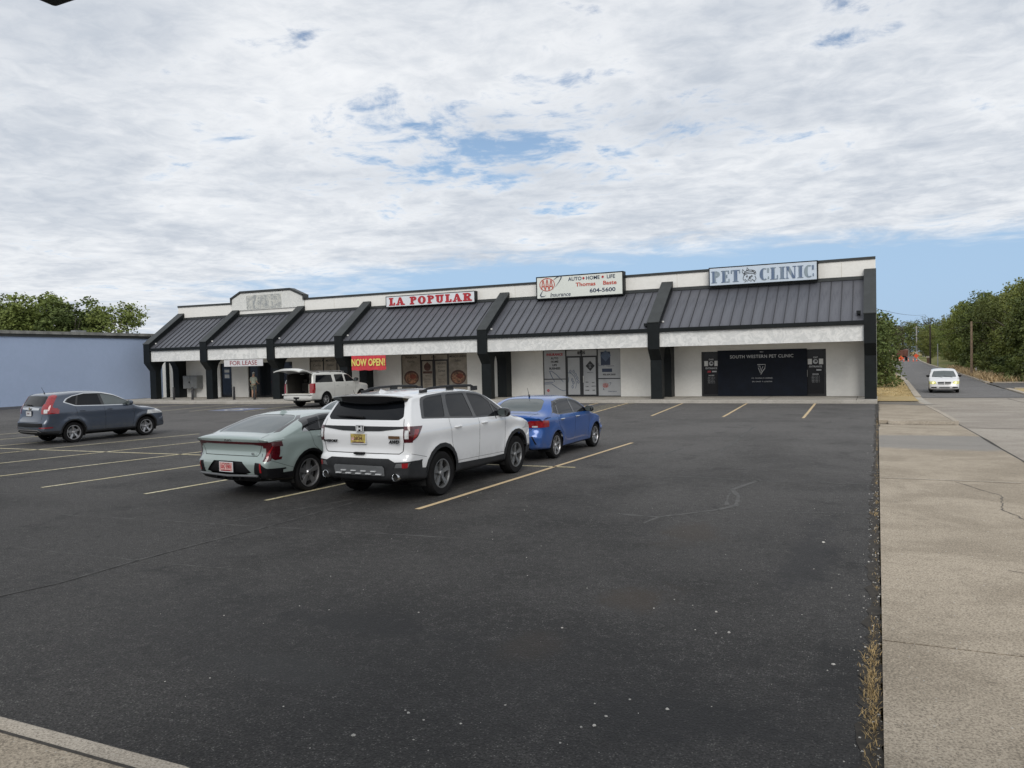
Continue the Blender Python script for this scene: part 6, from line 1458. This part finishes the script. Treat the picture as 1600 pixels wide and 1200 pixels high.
# ---- white van coming down the side street ---------------------------------------------
def van():
    e = empty('minivan', 'white minivan driving towards the camera with its yellowish headlights on', 'van')
    R, xr, xf = .34, 1.05, 4.13
    W = widthlaw(.99, 1.12, .36, .6, 4.2, 5.14, .05, .09, .95, [(xf, R, .45, .015)], .36, .03, .012)
    def rad(x, z, n):
        if n.y > .7: return .16
        if n.y < -.5: return .1
        return .2 if n.x < 0 else .30
    rear = [(.2, .30), (.03, .35), (0, .55), (.05, .8), (.1, 1.2), (.25, 1.6), (.32, 1.66)]
    top_ = [(.32, 1.66), (.5, 1.72), (1.5, 1.76), (2.6, 1.74), (3.2, 1.62), (3.8, 1.28), (4.15, 1.12), (4.5, 1.04), (4.85, .93), (4.96, .86)]
    front = [(4.96, .86), (5.05, .74), (5.10, .6), (5.14, .5), (5.12, .34), (5.0, .25)]
    bottom = [(5.0, .25), (4.6, .22), (3.5, .22), (2, .22), (.8, .24), (.2, .30)]
    P_ = M_vanw; M_hl = pm('yellowed_headlamp', (.62, .60, .22), .15, coat=1, var=.2, vs=20)
    m, b_ = newmat('lit_lamp_core'); b_.inputs['Base Color'].default_value = (1, .95, .5, 1); b_.inputs['Emission Color'].default_value = (1, .93, .45, 1); b_.inputs['Emission Strength'].default_value = .9
    reg = [('front_door', 'side', [(2.7, .3), (3.75, .3), (3.8, .8), (3.75, 1.2), (3.2, 1.7), (2.7, 1.7)], {}, ('front_door', P_, 0, True, None)),
        ('door_window', 'side', rp([(.6, 1.14), (2.66, 1.12), (2.66, 1.6), (.7, 1.6)], .05, 2), {'thr': .2}, G('rear_side_window')),
        ('front_window', 'side', rp([(2.74, 1.12), (3.75, 1.12), (3.2, 1.48), (2.74, 1.6)], .05, 2), {'thr': .2}, G('front_door_window')),
        ('windscreen', 'front', rp([(-.3, 1.15), (.78, 1.15), (.80, 1.2), (.66, 1.58), (-.3, 1.62)], [0, .05, .05, .05, 0]), {'thr': .15, 'cond': lambda q: q.x > 2.9}, G('windscreen', M_lglass, -.004, False)),
        ('bumper', 'front', [(-.1, .2), (1.2, .2), (1.2, .60), (-.1, .62)], {'thr': -.1, 'cond': lambda q: q.x > 4.5}, ('bumper', P_, 0, False, None)),
        ('headlight', 'front', [(.50, .66), (1.1, .66), (1.1, .88), (.56, .86)], {'thr': -.1, 'cond': lambda q: q.x > 4.5}, G('headlight', M_hl, .003)),
        ('grille', 'front', [(-.1, .64), (.40, .64), (.44, .82), (-.1, .84)], {'thr': .05}, G('grille', M_trimd, -.012, False)),
        ('fog_slot', 'front', [(.50, .36), (.86, .38), (.86, .46), (.50, .46)], {'thr': .0, 'cond': lambda q: q.x > 4.5}, G('fog_slot', M_trimd, -.01)),
        ('lower_grille', 'front', [(-.1, .36), (.34, .36), (.34, .46), (-.1, .46)], {'thr': .05}, G('lower_grille', M_skid, -.01, False))]
    sp = dict(R=R, xr=xr, xf=xf, Ra=.40, W=W, rad=rad, rear=rear, top=top_, front=front, bottom=bottom, regions=reg, tw=.22, wheel=(M_alu, 5, .66, 'plain'), nu=50, nv=18, seams=[('side', [(2.7, .32), (2.7, 1.12)], .012, None), ('side', [(3.76, .32), (3.8, .8), (3.76, 1.12)], .012, None)])
    generic(e, P_, sp)
    b = MB(); b.box(5.07, 5.13, -.42, .42, .715, .745); b.box(5.06, 5.12, -.03, .03, .64, .83); b.build('grille_cross', P_, e)
    for sg in (-1, 1): MB().lathe([(.07, 0), (.07, -.02)], (5.02, sg*.72, .77), 'x', 14).build('lamp_core', m, e)
    mirror(e, 3.72, .90, 1.16, M_trimd, 1.0)
    b = MB(); b.tube([(4.12, .55, 1.13), (3.92, 0, 1.24)], .012, 5); b.tube([(4.15, -.1, 1.12), (3.95, -.6, 1.2)], .012, 5); b.build('wiper', M_trimd, e)
    return e
car = van(); car.location = (4.25+.33, 64.6+5.1, T(66)-.03); car.rotation_euler = (0, 0, -PI/2-.035)
# ---------------------------------------------------------------- trees and planting
def leafmat(name, a, c, rough=.6):
    m, b = newmat(name); setb(b, rough, spec=.25)
    oc = objcoord(); oi = nt.nodes.new('ShaderNodeObjectInfo')
    n1 = noise(oc, .9, 3, .6); n2 = noise(oc, 7, 2, .6)
    col = mixc(rng(mth('ADD', mth('MULTIPLY', n1, .5), mth('MULTIPLY', n2, .5)), .35, .65, 0, 1), a, c)
    col = mixc(mth('MULTIPLY', oi.outputs['Random'], .35), col, (c[0]*1.15, c[1]*.9, c[2]*.8))
    nt.links.new(col, b.inputs['Base Color'])
    try: b.inputs['Transmission Weight'].default_value = 0
    except Exception: pass
    return m
M_leaf = leafmat('broad_leaves', (.075, .115, .026), (.20, .25, .07)); M_leafd = leafmat('dark_leaves', (.050, .078, .022), (.13, .17, .05)); M_leafo = leafmat('olive_leaves', (.085, .115, .030), (.19, .215, .065)); M_leafg = leafmat('grey_green_leaves', (.075, .09, .05), (.15, .16, .09))
M_bark = pm('bark', (.10, .075, .055), .95, var=.3, vs=6, bs=12, bst=.8); M_barkg = pm('grey_bark', (.17, .155, .13), .95, var=.3, vs=6, bs=12, bst=.8)
def rdir(r):
    z = r.uniform(-1, 1); a = r.uniform(0, 2*PI); s = math.sqrt(1-z*z); return Vector((s*math.cos(a), s*math.sin(a), z))
def crown_mesh(seed, n=3600, size=.036, lobes=16, low=.15, sparse=.0, squash=1.0):
    """leaves set on a ragged cloud of limbs in a unit crown: radius about .5, z from 0 to 1"""
    r = random.Random(seed); L = []
    for i in range(lobes):
        t = r.random(); z = low+(1-low)*(t**.85)*.88; rad = .36*math.sqrt(max(.05, 1-((z-.48)/.58)**2))
        a = 2*PI*(i*.618)+r.uniform(-.4, .4); q = rad*r.uniform(.45, 1.05)
        L.append((Vector((q*math.cos(a), q*math.sin(a), z)), r.uniform(.12, .22)))
    b = MB(); wsum = sum(x[1]**2 for x in L)
    for c, R in L:
        k = int(n*R*R/wsum)
        subs = [(c+rdir(r)*R*r.uniform(.5, .95), R*r.uniform(.22, .42)) for _ in range(14)]
        for j in range(k):
            if r.random() < sparse: continue
            if r.random() < .72: sc_, sr = r.choice(subs); d = rdir(r); d.z = abs(d.z)*.9 if r.random() < .7 else d.z; p = sc_+d*sr*r.uniform(.6, 1.1)
            else: d = rdir(r); p = c+d*R*r.uniform(.75, 1.12)
            p.z *= 1
            s = size*r.uniform(.55, 1.35); u = rdir(r); u.z *= .5; u.normalize(); v = u.cross(rdir(r)).normalized()*s*.5; u = u*s
            b.add([p-u*.5, p+v*.8, p+u*.6, p-v*.8], [(0, 1, 2, 3)])
    return b
def trunk_mesh(seed, mat):
    r = random.Random(seed); b = MB()
    b.tube([(0, 0, -.05), (.01, 0, .12), (-.01, .01, .30), (0, .0, .55), (.02, 0, .8)], [.028, .022, .018, .012, .004], 8)
    for i in range(9):
        a = 2*PI*i*.618; z = .22+.05*i; l = r.uniform(.18, .34)
        b.tube([(0, 0, z), (l*.4*math.cos(a), l*.4*math.sin(a), z+l*.25), (l*math.cos(a), l*math.sin(a), z+l*.7)], [.011, .007, .002], 6)
    return b.mesh('trunk', [mat], smooth=True)
CR = {}
def cm(key, mat, **k):
    kk = (key, mat.name)
    if kk not in CR: CR[kk] = crown_mesh(key, **k).mesh('crown', [mat])
    return CR[kk]
TRK = [trunk_mesh(i, M_bark if i % 2 else M_barkg) for i in range(3)]
def tree(label, x, y, h, wd, key, mat, z=None, rz=None, group=None, lift=0, cat='tree', name='tree', kw=None):
    z = (T(y) if z is None else z)
    e = empty(name, label, cat, (x, y, z), rz if rz is not None else random.uniform(0, 6.28), group)
    tr = link('trunk', TRK[key % 3], e); tr.scale = (h, h, h)
    cr_ = link('crown', cm(key, mat, **(kw or {})), e); cr_.location = (0, 0, lift); cr_.scale = (wd, wd, h-lift)
    return e
big_ = dict(n=11000, size=.028, lobes=26, low=.03)
full = dict(n=16000, size=.032, lobes=36, low=.0)
BUSH = dict(n=2600, size=.060, lobes=12, low=.02)
g1 = 'tall trees beyond the neighbouring roof'
for i, (x, y, h, wd, k, mt) in enumerate([(-99, 60, 9.6, 8.5, 1, M_leaf), (-92.5, 58, 10.4, 9, 2, M_leafd), (-86, 57, 11.2, 9.5, 3, M_leaf), (-81.5, 58, 10.7, 9, 9, M_leafd), (-76, 59, 9.7, 7, 4, M_leaf)]):
    tree(['green tree cropped by the left edge above the blue grey roof', 'rounded green tree second from the left above the blue grey roof', 'tallest tree above the blue grey building', 'fourth tree from the left above the blue grey roof', 'thin airy tree nearest the mall above the roof end'][i], x, y, h, wd, k, mt, 0, group=g1, lift=2.5, kw=dict(full, sparse=.35 if i == 4 else 0))
g2 = 'bushy trees behind the mall corner'
tree('dark dense tree reaching the ground right behind the mall corner', -1.4, 74, 7.6, 7.8, 5, M_leafd, group=g2, kw=dict(n=10000, size=.026, lobes=28, low=.0))
tree('second dark tree crowding the mall corner from behind', -.9, 80, 6.6, 6.4, 9, M_leafd, group=g2, kw=dict(n=10000, size=.030, lobes=30, low=.0))
tree('lighter ragged tree behind the dark tree at the mall corner', -2.6, 84, 8.6, 6.6, 6, M_leaf, group=g2, kw=big_)
tree('low dark bush overhanging the left kerb of the side street', -.2, 104, 5.0, 4.6, 7, M_leafd, group=g2, cat='tree', kw=dict(n=4200, size=.045, lobes=16, low=.02))
g3 = 'woodland trees along the right of the side street'
spots = [(15.3, 84, 9.6, 8, 8, M_leafo), (18.6, 92, 12.2, 9, 1, M_leaf), (15.2, 96, 9.0, 7.5, 2, M_leafd), (20.5, 101, 13.5, 10, 3, M_leafd), (15.6, 108, 10.4, 8, 8, M_leaf), (19.2, 113, 13.2, 10, 9, M_leafd), (15.0, 121, 9.8, 7.5, 4, M_leafd), (18, 127, 12.2, 9, 1, M_leafo), (14.6, 136, 10.6, 8, 2, M_leafd), (17.6, 145, 12.6, 9, 9, M_leafd), (14.6, 158, 10.6, 8, 3, M_leaf), (18, 168, 12.8, 10, 8, M_leafd), (15.6, 182, 10.6, 8, 1, M_leafo), (20, 195, 13, 10, 2, M_leafd), (17, 212, 11, 9, 9, M_leaf), (22, 118, 14.5, 11, 2, M_leaf), (21.5, 88, 11.5, 9, 9, M_leafd), (22, 140, 14, 11, 3, M_leafd), (24, 160, 14, 11, 1, M_leaf)]
lab = ['nearest woodland tree at the right frame edge', 'tall green tree behind the nearest roadside tree', 'dark low crowned tree left of the nearest roadside tree', 'tallest dark tree at the right frame edge', 'mid green tree behind the brown utility pole', 'high dark crown rising behind the brown pole', 'narrow dark tree just left of the brown pole', 'olive green crown behind the narrow dark tree', 'dark tree where the tree line starts to drop', 'second row dark crown left of the brown pole', 'bright green tree near the lawn edge', 'wide dark tree behind the lawn edge', 'olive tree standing on the lawn side', 'broad dark tree beyond the lawn', 'green tree beyond the lawn far right', 'high green crown at the back of the woodland', 'dark crown behind the nearest tree at the frame edge', 'dark back row crown above the street', 'green back row crown furthest from the frame edge']
for i, (x, y, h, wd, k, mt) in enumerate(spots): tree(lab[i], x, y, h*1.0, wd, k, mt, group=g3, lift=.4, kw=big_)
g4 = 'distant trees at the end of the street'
far = [(-6, 250, 11, 11, 6, M_leafd), (-1, 262, 12.5, 11, 8, M_leafg), (3.5, 300, 12, 11, 1, M_leafg), (8.5, 330, 14, 12, 9, M_leafg), (13, 318, 12, 10, 2, M_leafo), (17, 290, 10.5, 10, 3, M_leaf), (21, 270, 12, 11, 4, M_leafo), (25, 250, 12, 11, 8, M_leafd), (12.6, 246, 8.0, 6, 4, M_leafo), (28, 300, 14, 13, 1, M_leafd), (-12, 240, 11, 12, 3, M_leafd), (2, 340, 13, 13, 2, M_leafg), (19, 340, 14, 13, 6, M_leafg), (16, 232, 7.6, 6.5, 7, M_leaf)]
for i, (x, y, h, wd, k, mt) in enumerate(far):
    tree(['dark far tree left of the truck', 'grey green far tree just left of the street end', 'hazy tree directly behind the dump truck', 'tallest pale tree at the street end', 'olive tree right of the street end', 'green far tree behind the grey poles', 'olive far tree right of the grey poles', 'dark far tree above the lawn', 'small olive tree beside the far kerb', 'broad dark tree closing the far lawn', 'dark tree furthest left past the mall corner', 'palest tree at the vanishing point', 'pale tree behind the far olive trees', 'small green tree on the far lawn'][i], x, y, h, wd, k, mt, group=g4, lift=.8, kw=big_)
g5 = 'roadside shrubs below the woodland'
for i, (x, y, h, wd, k, mt) in enumerate([(12.6, 88, 1.7, 3.0, 20, M_leafo), (13.6, 92, 2.4, 3.6, 21, M_leaf), (11.9, 96, 1.5, 2.8, 20, M_leaf), (12.9, 102, 2.2, 3.4, 22, M_leafd), (12.0, 108, 1.9, 3.0, 21, M_leafo), (12.9, 114, 2.6, 3.6, 20, M_leafd), (12.3, 121, 2.2, 3.2, 22, M_leaf), (12.6, 129, 2.6, 3.8, 21, M_leafd), (14.4, 86, 2.8, 3.6, 22, M_leafd), (13.0, 136, 2.0, 3.2, 20, M_leafo)]):
    e = empty('shrub', ['olive shrub nearest the side drive', 'rounded green shrub behind the nearest olive shrub', 'low green shrub close to the kerb weeds', 'dark shrub right of the white marker post', 'olive shrub behind the white marker post', 'dark shrub at the foot of the brown pole', 'green shrub just past the brown pole', 'large dark shrub where the weeds meet the lawn', 'tall dark shrub at the right frame edge', 'olive shrub furthest along the verge'][i], 'shrub', (x, y, T(y)), random.uniform(0, 6), g5)
    c_ = link('foliage', cm(k, mt, **BUSH), e); c_.scale = (wd, wd, h)
    st = MB(); [st.tube([(0, 0, 0), (.15*math.cos(a), .15*math.sin(a), h*.3), (.35*math.cos(a), .35*math.sin(a), h*.6)], [.03, .02, .008], 5) for a in (0, 2, 4)]; st.build('stems', M_bark, e)
# dry weeds on the verges
sp1 = []; sp2 = []; sp3 = []
for i in range(900):
    y = random.uniform(84, 136); x = pw(XR, y)+.5+abs(random.gauss(0, 1.6)); sp1.append((x, y, T(y)+.05, 12, (.25, .5)))
for i in range(260):
    y = random.uniform(84, 136); x = pw(XR, y)+1.6+abs(random.gauss(0, 1.8)); sp2.append((x, y, T(y)+.05, 10, (.3, .5)))
for i in range(1500):
    y = 58+abs(random.gauss(0, 22)); x = pw(XL, y)-.5-random.uniform(0, 1)**1.3*4; sp3.append((x, y, T(y)+.06, 10, (.12, .4)))
blades('roadside_weeds', sp1, pm('dry_weed', (.46, .34, .19), .9, var=.35, vs=1.3), 'tall dry tan weeds along the right verge', (.25, .85), .022)
blades('green_weeds', sp2, pm('green_roadside_weed', (.10, .13, .035), .9, var=.35, vs=1.3), 'green weeds among the dry verge growth', (.3, 1.0), .05)
blades('verge_grass', sp3, pm('dry_verge_grass', (.50, .39, .20), .9, var=.35, vs=.7), 'short dry grass on the verge beside the mall corner', (.03, .09), .010)
# ---------------------------------------------------------------- poles and wires
def pole(label, x, y, h, r, mat, arm=True, name='utility_pole', lean=0, zb=None):
    z = T(y) if zb is None else zb
    e = empty(name, label, 'pole', (x, y, z))
    MB().tube([(0, 0, -.2), (lean, 0, h)], [r, r*.7], 10).build('shaft', mat, e, smooth=True)
    if arm:
        MB().box(-.9+lean, .9+lean, -.06, .06, h-.75, h-.62).build('crossarm', M_bark, e)
        for dx in (-.8, -.3, .3, .8): MB().lathe([(.05, 0), (.07, .06), (.04, .12), (.05, .16), (.01, .18)], (dx+lean, 0, h-.62), seg=8).build('insulator', M_lampw, e)
    return e
M_pole = pm('weathered_pole', (.22, .16, .11), .9, var=.2, vs=3); M_poled = pm('dark_pole', (.045, .035, .03), .9); M_poleg = pm('pale_grey_pole', (.36, .35, .33), .8); M_steel = pm('galvanised_steel', (.30, .31, .32), .45, metal=.4)
pole('weathered brown utility pole among the shrubs on the right', 9.95, 105, 6.4, .16, M_pole, arm=False)
pole('slim dark pole right of the brick mailbox', 8.95, 165, 7.4, .17, M_poled, arm=False)
pole('thin steel street pole left of the van roof', 9.25, 150, 3.9, .09, M_steel, arm=False, name='steel_post')
pole('thick pale grey pole at the end of the street', 12.15, 300, 10.4, .24, M_poleg); pole('pale pole second from the left at the street end', 10.45, 320, 10.8, .26, M_poleg); pole('leftmost pale pole at the street end', 9.08, 338, 10.8, .26, M_poleg)
def wire(label, pts, r=.02, sag=.5):
    b = MB()
    for p, q in zip(pts, pts[1:]):
        L = [(p[0]+(q[0]-p[0])*t, p[1]+(q[1]-p[1])*t, p[2]+(q[2]-p[2])*t-4*sag*t*(1-t)) for t in [k/14 for k in range(15)]]; b.tube(L, r, 4)
    setp(b.build('overhead_wire', M_poled), label, 'wire')
wire('overhead wire running from behind the mall corner over the side street', [(-3, 55, 6.3), (8.09, 165, 9.1), (16, 240, 9.6)], .022, .6); wire('thin wire from the slim pole past the brown pole', [(8.95, 165, 6.9), (9.95, 105, 5.5), (30, 80, 6.4)], .018, .7); wire('lower thin wire between the slim pole and the brown pole', [(8.95, 165, 5.0), (9.95, 105, 5.1)], .014, .4)
wire('high wire leading on towards the street end', [(8.95, 165, 7.0), (12.6, 300, 10.6), (10.1, 320, 11.2)], .03, 1.2)
e = empty('mailbox', 'brick pillar mailbox with pale cap beside the far kerb', 'mailbox', (9.0, 172, T(172)+.05)); MB().box(-.28, .28, -.28, .28, 0, 1.05).build('pillar', pm('mailbox_brick', (.13, .075, .05), .9, var=.3, vs=6), e); MB().box(-.36, .36, -.36, .36, 1.05, 1.42).build('cap', M_kerb, e, bevel=.04)
e = empty('marker_post', 'short white marker post in the dry weeds', 'post', (10.9, 110, T(110))); MB().lathe([(.06, 0), (.06, .8), (.03, .86)], seg=10).build('shaft', M_vanw, e)
# ---------------------------------------------------------------- roadworks far down the street
M_org = pm('traffic_orange', (.75, .10, .03), .5, var=.1); M_orgt = pm('pale_band', (.7, .68, .64), .5)
for i, (x, y) in enumerate(((3.4, 206), (4.6, 203), (5.6, 205), (6.5, 203.5), (7.5, 202), (8.3, 205), (3.9, 214))):
    e = empty('traffic_cone', ['leftmost orange traffic cone by the far left kerb', 'orange cone just left of the diamond sign', 'orange cone hidden behind the diamond sign', 'orange cone just right of the diamond sign', 'orange cone in the right lane of the far street', 'rightmost orange cone near the far right kerb', 'orange cone set furthest back by the dump truck'][i], 'cone', (x, y, T(y)-.02), group='traffic cones across the far street')
    MB().box(-.2, .2, -.2, .2, 0, .04).build('base', M_org, e); MB().lathe([(.15, .04), (.11, .28)], seg=12).build('lower_cone', M_org, e); MB().lathe([(.11, .28), (.085, .45)], seg=12).build('band', M_orgt, e); MB().lathe([(.085, .45), (.03, .85), (.005, .86)], seg=12).build('upper_cone', M_org, e)
def dsign(label, x, y, s, zc):
    e = empty('roadwork_sign', label, 'sign', (x, y, T(y)))
    b = MB(); b.prism([(0, zc-s), (s, zc), (0, zc+s), (-s, zc)], 'y', -.02, .0); b.build('panel', M_org, e)
    for dx in (-.5, .5): MB().tube([(0, .1, zc), (dx, .3, 0)], .03, 6).build('leg', M_steel, e)
    b = MB(); b.tube([(-.5, -.0, .02), (.5, .6, .02)], .03, 6); b.build('foot', M_steel, e)
dsign('large orange diamond roadwork sign in front of the dump truck', 5.04, 205, .62, .75); dsign('orange diamond sign on the verge right of the dump truck', 8.6, 215, .60, 1.15)
e = empty('dump_truck', 'rust red dump truck parked across the far street, seen from behind', 'truck', (5.6, 217, T(217)-.02))
M_rust = pm('truck_red', (.15, .060, .042), .7, var=.2)
b = MB(); b.hexa([(-1.25, 0, 1.2), (1.25, 0, 1.2), (1.25, 5, 1.2), (-1.25, 5, 1.2)], [(-1.35, -.1, 2.6), (1.35, -.1, 2.6), (1.35, 5, 2.9), (-1.35, 5, 2.9)]); b.build('tipper_body', M_rust, e)
for x in (-1.1, -.4, .4, 1.1): MB().box(x-.05, x+.05, -.2, -.03, 1.2, 2.6).build('tailgate_rib', M_rust, e)
MB().box(-1.1, 1.1, 5.2, 7.4, .9, 2.9).build('cab', M_rust, e, bevel=.15); MB().box(-.5, .5, 0, 7.2, .7, 1.15).build('chassis', M_trimd, e)
for x in (-1, 1):
    for y in (.9, 2.1, 6.3): w_ = empty_part('wheel', e, (x, y, .5)); MB().lathe([(.3, -.2), (.5, -.2), (.5, .2), (.3, .2)], axis='x', seg=18).build('tyre', M_tyre, w_)
for x in (-.9, .9): MB().box(x-.12, x+.12, -.16, -.1, .95, 1.1).build('tail_light', M_lampr, e)
b = crown_mesh(77, n=900, size=.1, lobes=10, low=.0).build('brush_load', M_leafo, e); b.scale = (2.6, 4.4, 1.3); b.location = (0, 2.4, 2.5)
# house front, mostly hidden
e = empty('distant_house', 'small tan house half hidden at the end of the street', 'house', (0.5, 296, T(296)))
MB().box(-4, 4, 0, 8, 0, 2.8).build('wall', pm('house_tan', (.36, .33, .24), .9), e)
b = MB(); b.prism([(-4.5, 2.8), (4.5, 2.8), (0, 4.8)], 'y', -.4, 8.4); b.build('roof', pm('house_roof', (.17, .15, .13), .9), e)
for x in (-2, 1.8): f = MB().box(x-.6, x+.6, -.06, -.002, .9, 2.1).build('window', M_wht, e); MB().box(x-.5, x+.5, -.08, -.065, 1.0, 2.0).build('pane', M_gls, f)
e = empty('utility_cabinet', 'pale metal cabinet pair beside the far grey pole', 'cabinet', (11.4, 280, T(280)))
for x in (0, 1.9): MB().box(x-.35, x+.35, -.3, .3, 0, 1.9).build('cabinet_body', M_poleg, e, bevel=.03)
# ---------------------------------------------------------------- the man at the shop door
def person():
    e = empty('person', 'man in white cap, grey green shirt and khaki shorts facing the shop door', 'person', (-38.77, 40.6, .15), .12)
    skin = pm('skin', (.42, .25, .17), .6, var=.06); shirt = pm('grey_green_shirt', (.27, .29, .24), .85, var=.12, vs=9, bs=12, bst=.4); shorts = pm('khaki_shorts', (.15, .145, .11), .85, var=.15, vs=9); cap = pm('white_cap', (.55, .55, .53), .8); shoe = pm('grey_shoes', (.22, .20, .18), .7)
    def skinned(name, verts, edges, radii, mat, root=0, parent=e, lv=2):
        me = bpy.data.meshes.new(name); me.from_pydata(verts, edges, []); o = bpy.data.objects.new(name, me); C.objects.link(o)
        o.modifiers.new('s', 'SKIN'); sb = o.modifiers.new('u', 'SUBSURF'); sb.levels = sb.render_levels = lv
        for i, r in enumerate(radii): me.skin_vertices[0].data[i].radius = (r, r) if not isinstance(r, tuple) else r
        me.skin_vertices[0].data[root].use_root = True
        bpy.context.view_layer.update()
        m2 = bpy.data.meshes.new_from_object(o.evaluated_get(bpy.context.evaluated_depsgraph_get())); bpy.data.objects.remove(o)
        m2.materials.clear(); m2.polygons.foreach_set('use_smooth', [True]*len(m2.polygons)); return link(name, m2, parent, mat)
    # one continuous figure: pelvis, spine, neck, head, both arms and legs
    V = [(0, 0, .95), (0, .01, 1.12), (0, .02, 1.30), (0, .0, 1.44), (0, .0, 1.53), (0, .02, 1.60), (0, .02, 1.70),
         (.10, 0, .92), (.13, .0, .50), (.13, -.03, .10), (.14, .10, .04), (-.10, 0, .92), (-.12, .02, .50), (-.13, -.01, .10), (-.14, .12, .04),
         (.19, .0, 1.41), (.25, .03, 1.13), (.22, .22, 1.02), (-.19, 0, 1.41), (-.26, .02, 1.13), (-.23, .20, 1.00)]
    E = [(0, 1), (1, 2), (2, 3), (3, 4), (4, 5), (5, 6), (0, 7), (7, 8), (8, 9), (9, 10), (0, 11), (11, 12), (12, 13), (13, 14), (3, 15), (15, 16), (16, 17), (3, 18), (18, 19), (19, 20)]
    R_ = [(.15, .11), (.15, .11), (.17, .12), (.12, .09), .055, .075, .085, .09, .062, .042, .035, .09, .062, .042, .035, .06, .042, .028, .06, .042, .028]
    skinned('body', V, E, R_, skin)
    for sg in (1, -1):   # five fingers and a thumb-side each, slightly curled
        hx, hy, hz = .22*sg-.005, .225, 1.01
        V = [(hx, hy, hz), (hx-.005*sg, hy+.06, hz-.01)]; E = [(0, 1)]; R2 = [.028, .030]
        for k, ln_ in enumerate((.07, .08, .075, .06)):
            dz = (k-1.5)*.018; i = len(V); V += [(hx-.004*sg, hy+.085, hz+dz), (hx-.014*sg, hy+.085+ln_*.5, hz+dz-.004), (hx-.032*sg, hy+.085+ln_*.85, hz+dz-.008)]; E += [(1, i), (i, i+1), (i+1, i+2)]; R2 += [.010, .009, .007]
        i = len(V); V += [(hx-.02*sg, hy+.03, hz+.035), (hx-.032*sg, hy+.07, hz+.045)]; E += [(0, i), (i, i+1)]; R2 += [.012, .009]
        skinned('hand', V, E, R2, skin, lv=1)
    skinned('shirt', [(0, 0, .93), (0, .01, 1.12), (0, .02, 1.30), (0, .0, 1.43), (.19, 0, 1.415), (.25, .02, 1.20), (-.19, 0, 1.415), (-.255, .02, 1.20), (0, 0, 1.49)], [(0, 1), (1, 2), (2, 3), (3, 4), (4, 5), (3, 6), (6, 7), (3, 8)], [(.205, .145), (.19, .14), (.20, .145), (.15, .115), .082, .078, .082, .078, .07], shirt)
    skinned('shorts', [(0, 0, .96), (.10, 0, .88), (.13, .0, .56), (-.10, 0, .88), (-.125, .01, .56)], [(0, 1), (1, 2), (0, 3), (3, 4)], [(.18, .13), .115, .10, .115, .10], shorts)
    # head with hair at the nape, ears, nose and a cap
    b = MB(); n = 14; V = []
    for i in range(9):
        t = PI*i/8
        for k in range(n): a = 2*PI*k/n; V.append((.078*math.sin(t)*math.cos(a), .02+.095*math.sin(t)*math.sin(a), 1.70-.115*math.cos(t)))
    b.add(V, [(i*n+k, i*n+(k+1) % n, (i+1)*n+(k+1) % n, (i+1)*n+k) for i in range(8) for k in range(n)]); h_ = b.build('head', skin, e, smooth=True, weld=True)
    b = MB(); b.add([(-.015, .11, 1.68), (.015, .11, 1.68), (0, .14, 1.675), (0, .11, 1.72)], [(0, 1, 2), (0, 2, 3), (1, 3, 2)]); b.build('nose', skin, h_)
    for sg in (-1, 1): MB().lathe([(.01, 0), (.028, .008), (.02, .016)], (sg*.08-.008, .02, 1.69), 'x', 10).build('ear', skin, h_); MB().lathe([(.008, .0), (.006, .006)], (sg*.03, .112, 1.705), 'y', 8).build('eye', M_trimd, h_)
    MB().box(-.02, .02, .108, .113, 1.645, 1.65).build('mouth', pm('lips', (.3, .12, .1)), h_)
    b = MB(); V = []
    for i in range(5):
        t = PI/2*i/4
        for k in range(n): a = 2*PI*k/n; V.append((.088*math.cos(t)*math.cos(a), .02+.105*math.cos(t)*math.sin(a), 1.735+.095*math.sin(t)))
    b.add(V, [(i*n+k, i*n+(k+1) % n, (i+1)*n+(k+1) % n, (i+1)*n+k) for i in range(4) for k in range(n)]); b.prism([(-.07, .10), (.07, .10), (.055, .19), (-.055, .19)], 'z', 1.732, 1.742); cp = b.build('cap', cap, e, smooth=True)
    b = MB(); V = []
    for i in range(3):
        for k in range(9): a = PI+PI*k/8; V.append((.084*math.cos(a), .02+.10*math.sin(a), 1.66+.04*i))
    b.add(V, [(i*9+k, i*9+k+1, (i+1)*9+k+1, (i+1)*9+k) for i in range(2) for k in range(8)]); b.build('hair', pm('grey_hair', (.25, .24, .22), .8), h_)
    for sg, yy in ((1, 0), (-1, .02)): b = MB(); b.box(sg*.135-.05, sg*.135+.05, yy-.09, yy+.19, 0, .075); b.build('shoe', shoe, e, bevel=.025)
    return e
person()
